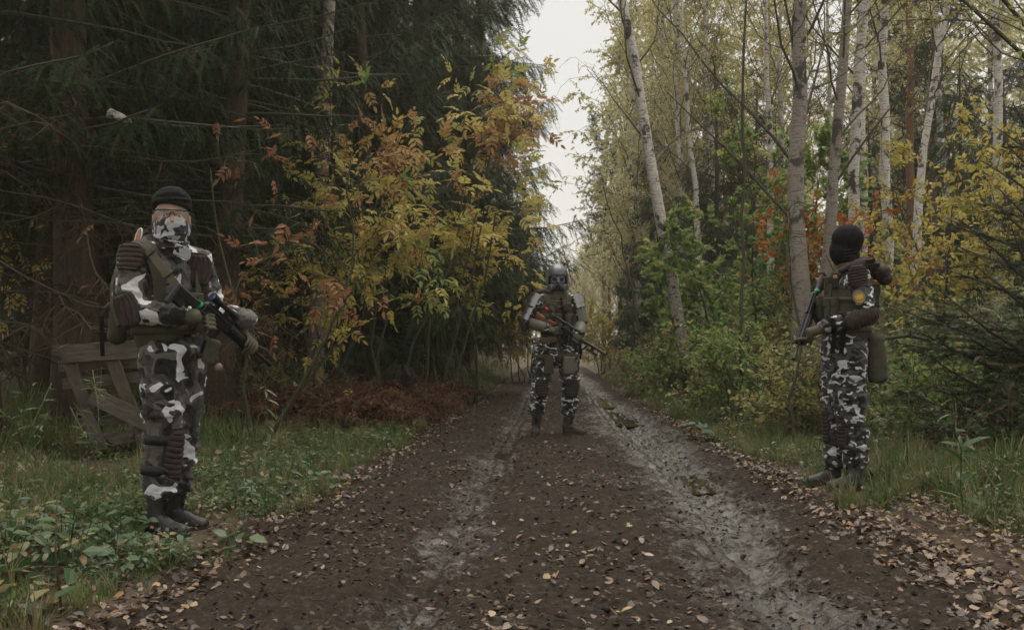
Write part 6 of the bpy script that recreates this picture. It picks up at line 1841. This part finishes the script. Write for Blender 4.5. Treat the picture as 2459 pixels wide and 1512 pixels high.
# grenades and red knob
gp, gn_ = surf_pt(vrC, fC, 1.29, .30, .060)
g = Geo(); g.ball(gp, (.028, .026, .036), 14); g.tube([gp + V3(0, 0, .03), gp + V3(0, 0, .065)], [.013, .009], 8); gr_ = ob('grenade', g.mesh('grenade', OLIVE, True), tC)
g = Geo(); g.tube([gp + V3(.0, -.01, .06), gp + V3(.014, -.014, .05), gp + V3(.026, -.012, .02)], .004, 5); a = np.linspace(0, 2 * PI, 14); g.tube(gp + V3(-.012, -.01, .085) + np.stack([np.cos(a) * .014, 0 * a, np.sin(a) * .014], -1), .0025, 5, 0, 0, False); ob('lever', g.mesh('lever', STEEL), gr_)
gp2 = gp + V3(-.062, -.004, -.012)
g = Geo(); g.ball(gp2, (.024, .024, .032), 12); g.tube([gp2 + V3(0, 0, .025), gp2 + V3(0, 0, .06)], [.011, .008], 8); ob('grenade', g.mesh('grenade', OLIVE, True), tC)
g = Geo(); g.ball(gp2 + V3(-.004, -.01, .078), .019, 12); ob('red_ball', g.mesh('red_ball', RED, True), tC)
# belt
g = Geo(); ring(g, V3(.01, 0, 1.035), V3(-.06, 0, 1), .190, .145, sC, .062, .005, 0, 40); bl = ob('belt', g.mesh('belt', TAN, True), tC)
g = Geo(); g.box(V3(.04, -.150, 1.03), (.034, .008, .030), bev=.006); ob('buckle', g.mesh('buckle', BLACKP), bl)
pouch(tC, [(V3(.01, 0, .95), .185, .14), (V3(.01, 0, 1.1), .185, .14)], fC, 1.02, -1.0, .10, .13, .05)
pouch(tC, [(V3(.01, 0, .95), .185, .14), (V3(.01, 0, 1.1), .185, .14)], fC, 1.03, -.35, .07, .10, .035, BLACKP)
# steel shoulder and arm plates
def arm_plates(side, sg):
    s0, e0 = JC['sh' + side], JC['el' + side]; ax = nrm(e0 - s0); out = V3(sg * .8, -.6, .25)
    for i, (q, r_, w) in enumerate(((-.10, .098, .050), (.10, .108, .055), (.30, .100, .050))):
        g = Geo(); ring(g, lerp(s0, e0, q), ax, r_, r_, out, w, .003, 0, 14, -1.0, 1.0); ob('shoulder_plate', g.mesh('shoulder_plate', STEEL), tC)
    for i, q in enumerate((.60, .88)):
        if sg > 0:
            g = Geo(); ring(g, lerp(s0, e0, q), ax, .084, .084, out, .075, .004, 0, 14, -1.2, 1.2); ob('arm_plate', g.mesh('arm_plate', PLATE), tC)
        else:
            g = Geo(); ring(g, lerp(s0, e0, q), ax, .083, .083, out, .068, .003, 0, 12, -.95, .95); ob('arm_plate', g.mesh('arm_plate', STEEL), tC)
arm_plates('R', -1); arm_plates('L', 1)
pad(tC, 'elbow_pad', JC['elR'] + V3(0, .0, -.01), V3(.35, 0, -1), V3(-.9, -.3, -.3), .18, .14, .078, 5, along=True)
for side in 'RL':
    e0, w0 = JC['el' + side], JC['wr' + side]; g = Geo()
    g.tube(np.array([lerp(e0, w0, q) for q in (.30, .34, .9, .94)]), [.066, .070, .060, .056], 18); ob('forearm_guard', g.mesh('forearm_guard', PLATE, True), tC)
# thigh plates on straps
g = Geo(); g.box(V3(-.085, -.150, .765), (.052, .020, .105), R=np.stack([nrm(V3(1, -.25, 0)), nrm(V3(.25, 1, .05)), nrm(V3(-.03, -.05, 1))], -1), bev=.014); ob('thigh_plate', g.mesh('thigh_plate', OLIVE, False), tC)
g = Geo(); R_ = np.stack([nrm(V3(1, .05, 0)), nrm(V3(-.05, 1, 0)), nrm(V3(0, 0, 1))], -1); g.box(V3(.145, -.150, .755), (.075, .014, .095), R=R_, bev=.016); tp = ob('thigh_plate', g.mesh('thigh_plate', PLATE, False), tC)
g = Geo()
for x in (-1, 1):
    for z in (-1, 1): g.box(V3(.145 + x * .062, -.162, .755 + z * .070), (.010, .004, .014), R=R_)
ob('clip', g.mesh('clip', BLACKP), tp)
for c_, z in ((-.11, .875), (.125, .885)):
    g = Geo(); ring(g, V3(c_ - .01 * (c_ < 0), 0, z - .03), V3(0, 0, 1), .135, .135, V3(1, 0, 0), .05, .004); ob('thigh_strap', g.mesh('thigh_strap', OLIVE, True), tC)
for kn, out in (('knR', V3(.2, -1, 0)), ('knL', V3(.1, -1, 0))):
    pad(tC, 'knee_pad', JC[kn] + V3(.0, 0, -.01), V3(-.1 if kn == 'knR' else 0, 0, 1), out, .20, .165, .112, 7)
boot(tC, JC['heelR'], JC['toeR'], lerp(JC['anR'], JC['knR'], .42), BOOTC, .068, width=.052)
boot(tC, JC['heelL'], JC['toeL'], lerp(JC['anL'], JC['knL'], .42), BOOTC, .068, width=.052)
aC = V3(-.205, -.155, 1.325); bC = V3(.500, -.50, .868); axC = nrm(bC - aC)
hand(tC, aC + axC * .285 + V3(0, -.0, -.05), V3(.2, .1, -1), V3(-.2, -1, .1), JC['wrR'], .015, GLOVE)
hand(tC, aC + axC * .545, axC, V3(.1, -.45, -1), JC['wrL'], .026, GLOVE)
rfC = rifle_root('long scoped rifle with an orange wooden stock held by the masked soldier', aC + np.array(CO), bC + np.array(CO), V3(.15, -.35, 1), 1.12, CO)
rfC.scale = (float(np.linalg.norm(bC - aC)) / 1.12,) * 3
rifle_wood(rfC)
g = Geo(); ribbon(g, [V3(.255, -.02, 1.02), V3(.268, -.03, .90), V3(.258, -.03, .82)], .03, .003, V3(0, -1, 0)); ob('hanging_strap', g.mesh('hanging_strap', BLACKC), tC)
g = Geo(); g.tube([V3(-.235, .0, 1.0), V3(-.262, -.01, .85), V3(-.275, 0, .70)], .005, 5); ob('cord', g.mesh('cord', BLACKC), tC)

# ============ right soldier: black balaclava, turned away ============
RO = place(2026.8, 6.93)
tR = person(RO, 'soldier in a black balaclava seen from the side at the right of the track')
fR = nrm(V3(-.96, .20, 0)); sR = np.cross(fR, UPV)
rowsR = [(V3(.00, 0, .98), .160, .125), (V3(.01, 0, 1.10), .155, .118), (V3(.025, 0, 1.25), .170, .125), (V3(.04, 0, 1.38), .185, .125), (V3(.045, 0, 1.46), .165, .10), (V3(.04, 0, 1.51), .095, .075)]
JR = dict(hs=.88, torso=rowsR, shL=V3(.045, -.165, 1.455), elL=V3(.085, -.235, 1.185), wrL=V3(-.215, -.205, 1.110), shR=V3(.05, .17, 1.455), elR=V3(.02, .24, 1.19), wrR=V3(-.165, .10, 1.255),
          hipL=V3(-.005, -.088, .93), hipR=V3(.005, .088, .93), knL=V3(.010, -.09, .50), knR=V3(-.025, .08, .51), anL=V3(.040, -.09, .12), anR=V3(-.045, .09, .12),
          heelL=V3(.085, -.10, 0), toeL=V3(-.185, -.125, 0), heelR=V3(.015, .12, 0), toeR=V3(-.245, .16, 0), head=V3(.015, .0, 1.69), face=V3(-.80, .60, .0), cuff=.80)
soldier_body(tR, JR, fR, CAMO_S, wr=.022, trouser=1.16, hem=[(V3(-.005, 0, .93), .175, .155), (V3(0, 0, 1.03), .172, .145)])
hR = np.stack([nrm(np.cross(nrm(JR['face']), UPV)), nrm(JR['face']), UPV], -1)
hxr = lambda x, y, z: JR['head'] + hR @ V3(x, y, z)
g = Geo(); g.ball(hxr(0, -.018, .035), (.090, .112, .105), 26, R=hR); g.ball(hxr(0, .014, -.045), (.082, .096, .112), 24, R=hR); g.ball(hxr(0, .055, -.095), (.045, .040, .032), 14, R=hR)
g.capsule([hxr(0, .088, .01), hxr(0, .094, -.03)], [.014, .020], 10); g.capsule([hxr(0, -.02, -.06), hxr(0, -.04, -.15), V3(.04, 0, 1.49)], [.075, .070, .085], 18)
for i in range(6):
    a = np.linspace(PI * 1.0, PI * 2.1, 16); zz = -.02 - .022 * i
    g.capsule([hxr(math.cos(x) * (.084 - .002 * i), -.010 + math.sin(x) * (.100 - .008 * i), zz + .030 * math.sin(x + 1.3)) for x in a], .0048, 6)
remeshed('balaclava', g, BLACKC, tR, .0055, 2, .006, .045)
hood(tR, V3(.060, .0, 1.535), fR, back=.095, drop=.0, r=.095)
g = Geo()
g.ball(V3(.130, -.02, 1.535), (.115, .145, .060), 20); g.ball(V3(.225, -.03, 1.500), (.085, .125, .058), 18); g.ball(V3(.275, -.03, 1.450), (.045, .09, .050), 14); g.capsule([V3(-.055, -.12, 1.50), V3(.04, -.15, 1.545), V3(.13, -.13, 1.56)], [.020, .030, .035], 12)
hs = remeshed('hood_fold', g, HOODM, tR, .007, 4, .018, .08)
g = Geo()
for (x, z, an) in ((.130, 1.570, .22), (.158, 1.540, .16)):
    R_ = np.stack([nrm(V3(1, .05, an)), nrm(V3(-.05, .92, .35)), nrm(V3(-an, -.35, 1))], -1); g.box(V3(x, -.163 if z > 1.56 else -.166, z - .01), (.035, .006, .013), R=R_)
ob('cloth_stripe', g.mesh('cloth_stripe', PIPING), tR)
vrR = [(V3(.02, 0, 1.10), .178, .155), (V3(.03, 0, 1.22), .188, .165), (V3(.038, 0, 1.36), .180, .165), (V3(.04, 0, 1.43), .140, .140)]
vest(tR, vrR, fR)
shell_strap(tR, vrR, fR, 1.105, .055, OLIVE2, .006, 'waist_belt'); shell_strap(tR, vrR, fR, 1.20, .035, OLIVE, .006); shell_strap(tR, vrR, fR, 1.30, .030, OLIVE2, .006); shell_strap(tR, vrR, fR, 1.38, .030, OLIVE, .006)
for sg in (1, -1): over_shoulder(tR, vrR, fR, sg, .055, OLIVE, top=1.515, a_in=.55, z0=1.38)
for z, an, w, h, d_ in ((1.24, -.25, .09, .17, .06), (1.23, -.85, .09, .16, .06), (1.23, .45, .09, .16, .06), (1.40, -.45, .06, .12, .035), (1.33, 2.7, .12, .16, .05), (1.30, -2.35, .05, .30, .02)):
    pouch(tR, vrR, fR, z, an, w, h, d_)
g = Geo(); g.box(V3(-.098, -.125, 1.43), (.022, .016, .055), bev=.005); rd = ob('radio', g.mesh('radio', BLACKP), tR)
g = Geo(); g.tube([V3(-.100, -.125, 1.48), V3(-.158, -.125, 1.605)], [.0035, .0025], 6); ob('antenna', g.mesh('antenna', BLACKP), rd)
g = Geo(); g.box(V3(-.105, -.145, 1.455), (.014, .003, .012), bev=.001); ob('red_patch', g.mesh('red_patch', PATCHO), tR)
pad(tR, 'shoulder_pad', JR['shL'] + V3(-.015, .01, -.005), V3(-.12, 0, 1), V3(-.10, -1, .10), .160, .150, .094, 8)
pad(tR, 'elbow_pad', lerp(JR['elL'], JR['wrL'], .22), V3(-1, .0, -.28), V3(.12, -1, -.10), .225, .150, .074, 9)
disc_patch(tR, V3(.010, -.282, 1.310), V3(-.10, -.98, .05), V3(-.18, 0, 1), .088, .096, (PATCHT, PATCHY, OLIVE2))
for q in (.50, .80):
    e0, w0 = JR['elL'], JR['wrL']; g = Geo(); ring(g, lerp(e0, w0, q), nrm(w0 - e0), .066 - .012 * q, .066 - .012 * q, UPV, .034, .004); b1 = ob('arm_strap', g.mesh('arm_strap', BLACKC, True), tR)
    g = Geo(); c_ = lerp(e0, w0, q) + V3(0, -.045, .045); g.box(c_, (.022, .012, .006), bev=.003); ob('buckle', g.mesh('buckle', STEEL if q > .6 else BLACKM), b1)
g = Geo()
for x in (-.085, -.145): ribbon(g, [V3(x + .02, -.225, 1.12), V3(x + .005, -.215, 1.03), V3(x, -.19, .93)], .030, .003, V3(-.2, -1, 0))
ob('hanging_strap', g.mesh('hanging_strap', BLACKC), tR)
# drop pouch behind the hip
g = Geo(); g.capsule([V3(.195, -.07, 1.02), V3(.205, -.07, .90), V3(.205, -.07, .77)], [.058, .064, .070], 18, flat=.7, up=(1, 0, 0)); g.capsule([V3(.14, -.05, 1.05), V3(.20, -.06, 1.05), V3(.25, -.06, 1.03)], .026, 10)
remeshed('drop_pouch', g, OLIVE, tR, .008, 3, .022, .07)
for side, y in (('L', -.09), ('R', .08)):
    k0, a0 = JR['kn' + side], JR['an' + side]
    pad(tR, 'knee_pad', lerp(k0, a0, .22), V3(-.06, 0, 1), V3(-1, -.22 if side == 'L' else .0, 0), .26, .130, .094, 10, mat=BROWN)
    for z in (-.05, -.22):
        g = Geo(); c_ = k0 + V3(.012, 0, z); ring(g, c_, V3(.25, 0, 1), .090, .088, V3(1, 0, 0), .030, .004); ob('knee_strap', g.mesh('knee_strap', BROWN, True), tR)
boot(tR, JR['heelL'], JR['toeL'], lerp(JR['anL'], JR['knL'], .34), BOOTG, .062)
boot(tR, JR['heelR'], JR['toeR'], lerp(JR['anR'], JR['knR'], .40), BOOTM, .062)
aR = V3(-.088, .17, 1.500); bR = V3(-.437, -.30, .889); axR = nrm(bR - aR)
rfR = rifle_root('black rifle held muzzle down by the soldier in the balaclava', aR + np.array(RO), bR + np.array(RO), V3(-.6, -.5, .6), .88, RO)
rfR.scale = (float(np.linalg.norm(bR - aR)) / .88,) * 3
rifle_ar(rfR, scope=False, green=True)
hand(tR, aR + axR * .625, axR, V3(1, -.55, -.25), JR['wrL'], .030, GLOVEB)
hand(tR, aR + axR * .26 + V3(.03, -.01, -.02), V3(.5, 0, -1), V3(.3, .8, 0), JR['wrR'], .017, GLOVEB)

# ------------------------------------------------------------------ broken pallet leaning by the thick spruce
WOOD = bpy.data.materials.new('weathered_wood'); WOOD.use_nodes = True
t = WOOD.node_tree; b = t.nodes['Principled BSDF']
gn2 = noise(t, 6, 7, 0.75, stretch=(0.8, 9, 9)); st2 = noise(t, 3, 4, 0.6)
c = ramp(t, gn2, [(0.3, (0.040, 0.033, 0.026)), (0.5, (0.105, 0.087, 0.069)), (0.72, (0.20, 0.168, 0.138))])
c = mixc(t, ramp(t, st2, [(0.5, (0, 0, 0)), (0.7, (1, 1, 1))]), c, (0.06, 0.052, 0.038)); c = mixc(t, mth(t, 'MULTIPLY', orand(t), 0.5), c, (0.075, 0.056, 0.036))
t.links.new(c, b.inputs['Base Color']); b.inputs['Roughness'].default_value = 0.9; bump(t, b, gn2, 0.7, 0.01)
PD = 8.7
def plank(pr, u0, v0, u1, v1, wpx, d0=0.0, th=0.011, name='plank', seed=0):
    A = PT(u0, v0, PD + d0); B = PT(u1, v1, PD + d0 + 0.05); L = np.linalg.norm(B - A); w = wpx / FOC * PD
    r = np.random.default_rng(seed); n = 9; g = Geo()
    x = np.linspace(0, L, n); V = []
    for i, xx in enumerate(x):
        e = r.normal(0, .0025, 4); tw = r.normal(0, .002)
        j = (r.normal(0, .015) if i in (0, n - 1) else 0)
        V += [[xx + j, -th + tw, -w / 2 + e[0]], [xx, th + tw, -w / 2 + e[1]], [xx, th + tw, w / 2 + e[2]], [xx + j * .5, -th + tw, w / 2 + e[3]]]
    F = [[i * 4 + k, (i + 1) * 4 + k, (i + 1) * 4 + (k + 1) % 4, i * 4 + (k + 1) % 4] for i in range(n - 1) for k in range(4)] + [[0, 1, 2, 3], [4 * n - 1, 4 * n - 2, 4 * n - 3, 4 * n - 4]]
    g.add(V, np.array(F)); X = nrm(B - A); Y = nrm(np.cross(UPV, X)); Z = np.cross(X, Y)
    o_ = ob(name, g.mesh('plank', WOOD, fix=True), pr)
    M = np.eye(4); M[:3, 0], M[:3, 1], M[:3, 2], M[:3, 3] = X, Y, Z, A - np.array(pr.location); o_.matrix_local = Matrix(M.tolist())
    return o_
pb = PT(260, 1075, PD)
tp_ = root('pallet', 'broken weathered wooden pallet standing on edge behind the soldier in the black beanie', 'pallet', (float(pb[0]), PD, float(pb[2])))
plank(tp_, 125, 842, 340, 828, 26, .10, seed=1)          # back boards, top to bottom
plank(tp_, 137, 880, 400, 868, 26, .10, seed=2)
plank(tp_, 152, 922, 420, 897, 27, .10, seed=3)
plank(tp_, 190, 1018, 440, 985, 24, .10, seed=4)
plank(tp_, 205, 1062, 440, 1030, 30, .10, seed=5)
plank(tp_, 152, 828, 210, 985, 28, .03, .035, 'stringer', 6)
plank(tp_, 205, 985, 245, 1075, 28, .03, .035, 'stringer', 7)
plank(tp_, 262, 842, 330, 1020, 28, .03, .035, 'stringer', 8)
plank(tp_, 330, 1020, 352, 1075, 26, .03, .035, 'stringer', 9)
plank(tp_, 160, 850, 345, 838, 40, -.04, .012, seed=10)
plank(tp_, 220, 948, 392, 1032, 40, -.05, .014, seed=11)
g = Geo(); g.box((0, 0, 0), (.05, .045, .045), bev=.004); o_ = ob('block', g.mesh('block', WOOD), tp_); o_.matrix_local = Matrix.Translation(Vector((PT(168, 860, PD + .03) - np.array(tp_.location)).tolist()))

# ------------------------------------------------------------------ small single things
# rotten stump in the ferns
P = lean_path(0.80, 0.05, 0, 7, 0, 701, 0.03)
g = trunk_geo(P, np.array([.26, .22, .20, .19, .185, .18, .12]), 18, 0, .22, 9)
t_ = root('tree_stump', 'dark rotten stump among the rusty ferns', 'tree stump', G(PX(945, 13.5), 13.5)); ob('stump', g.mesh('stump', simple('rotten_wood', (.022, .017, .012), .95, var=.5, scale=8, bmp=1.0, bdist=.03)), t_)
# white marker post by the far left of the track
g = Geo(); g.tube([[0, 0, 0], [0, 0, .62], [0, 0, .66]], [.045, .045, .02], 10); t_ = root('marker_post', 'small white post beside the track left of the masked soldier', 'post', G(PX(1268, 36), 36)); ob('post', g.mesh('post', WHITEP), t_)
# snapped birch hanging behind the thick spruce
g = Geo(); g.tube([PT(262, 272, 9.6), PT(288, 283, 9.6), PT(314, 292, 9.6)], [.050, .047, .02], 12); ob('broken_birch_log', g.mesh('broken_birch_log', BIRCH, True), label='short pale broken birch log caught behind the thick spruce trunk', category='log')
# fallen branch behind the right soldier
P = np.array([PT(2090, 812, 8.2), PT(2130, 812, 8.3), PT(2180, 806, 8.5), PT(2235, 818, 8.6)]); g = Geo(); g.tube(P, [.014, .018, .016, .008], 6)
g.tube([PT(2180, 806, 8.5), PT(2205, 792, 8.5), PT(2222, 795, 8.5)], [.008, .006, .003], 5)
ob('fallen_branch', g.mesh('fallen_branch', TWIG, True), label='dark broken branch sticking out behind the olive pouch of the right soldier', category='branch')
# sticks on the track
for i, (u, v, L_, a_, lb) in enumerate(((1150, 1082, .55, .15, 'thin forked stick lying left of the puddle'), (1120, 1138, .4, 2.9, 'short twig on the mud below the puddle'))):
    d = CAMH * FOC / (v - HORIZON); x = PX(u, d); r = np.random.default_rng(i + 800)
    P = walk(r, (0, 0, .012), (math.cos(a_), math.sin(a_), 0), L_, 6, .22, 0); P[:, 2] = .012 + r.uniform(0, .015, 7)
    g = Geo(); g.tube(P, np.linspace(.008, .003, 7), 5); g.tube(walk(r, P[2], (math.cos(a_ + .7), math.sin(a_ + .7), .1), L_ * .4, 4, .2), [.005, .004, .003, .003, .002], 4)
    ob('stick', g.mesh('stick', TWIG, True), None, place(u, d), label=lb, category='stick')
# single plants that stand out
def plant_thing(label, u, d, geo, mat, sc=1.0, name='leafy_plant', extra=None):
    t_ = root(name, label, 'plant', place(u, d)); t_.scale = (sc,) * 3
    ob('foliage', geo.mesh('foliage', mat), t_); return t_
plant_thing('tall leafy weed with long narrow leaves below the young spruce', 2305, 5.6, stalk_plant(901, .62, 26, .20, .25, .3, NARV * [1, .8, 1], .006, 0), HERB)
plant_thing('feathery green weed in front of the pallet', 235, 6.4, stalk_plant(902, .85, 60, .11, .1, .4, NARV * [1, .6, 1], .005, 0, 5), HERB, 1.0)
plant_thing('second feathery weed at the left edge by the pallet', 70, 6.0, stalk_plant(903, .75, 44, .12, .1, .4, NARV * [1, .7, 1], .005, 0, 4), HERB)
plant_thing('broad-leaved plant left of the boots of the soldier in the black beanie', 120, 4.0, herb_clump(904, 14, .18, .12, .14, L8V * [1, 1.2, 1], L8F), HERB)
plant_thing('broad-leaved plant right of the boots of the soldier in the black beanie', 560, 4.75, herb_clump(905, 10, .08, .095, .10, L8V * [1, 1.4, 1], L8F), HERB)
plant_thing('large lobed weed on the grass strip right of the masked soldier', 1660, 10.5, herb_clump(906, 12, .22, .20, .15, LMV, LMF), HERB)
plant_thing('green sprig of narrow leaves right of the raised rifle muzzle', 648, 9.0, stalk_plant(907, .75, 22, .18, -.5, .3, NARV, .005, 0), HERB)
plant_thing('pale dock plant at the lower left corner', 60, 3.55, herb_clump(908, 14, .16, .15, .16, L8V * [1, 1.2, 1], L8F), HERB)
r = np.random.default_rng(950)
for i, (u, v0, v1, d) in enumerate(((152, 1200, 1512, 3.6), (1060, 850, 990, 11.5), (2180, 930, 1090, 7.4))):
    a, b_ = PT(u + r.uniform(-12, 12), v1, d), PT(u + r.uniform(-20, 20), v0, d); x, y = a[0], a[1]; z = float(gz(np.array(x), np.array(y)))
    P = np.array([[x, y, z], lerp([x, y, z], b_, .5) + r.normal(0, .01, 3), b_]); g = Geo(); g.tube(P, [.005, .004, .002], 5)
    lb = ('brown stem at the lower left edge among the weeds', 'thin dead stem on the left verge before the ferns', 'dark dead stem in the grass behind the right soldier')[i]
    ob('dead_stem', g.mesh('dead_stem', TWIG, True), label=lb, category='stem', group='dead stems in the verges')
0 and print('TRIS', sum(sum(len(p.vertices) - 2 for p in m_.polygons) for m_ in bpy.data.meshes if m_.users and len(m_.polygons) < 3000000))
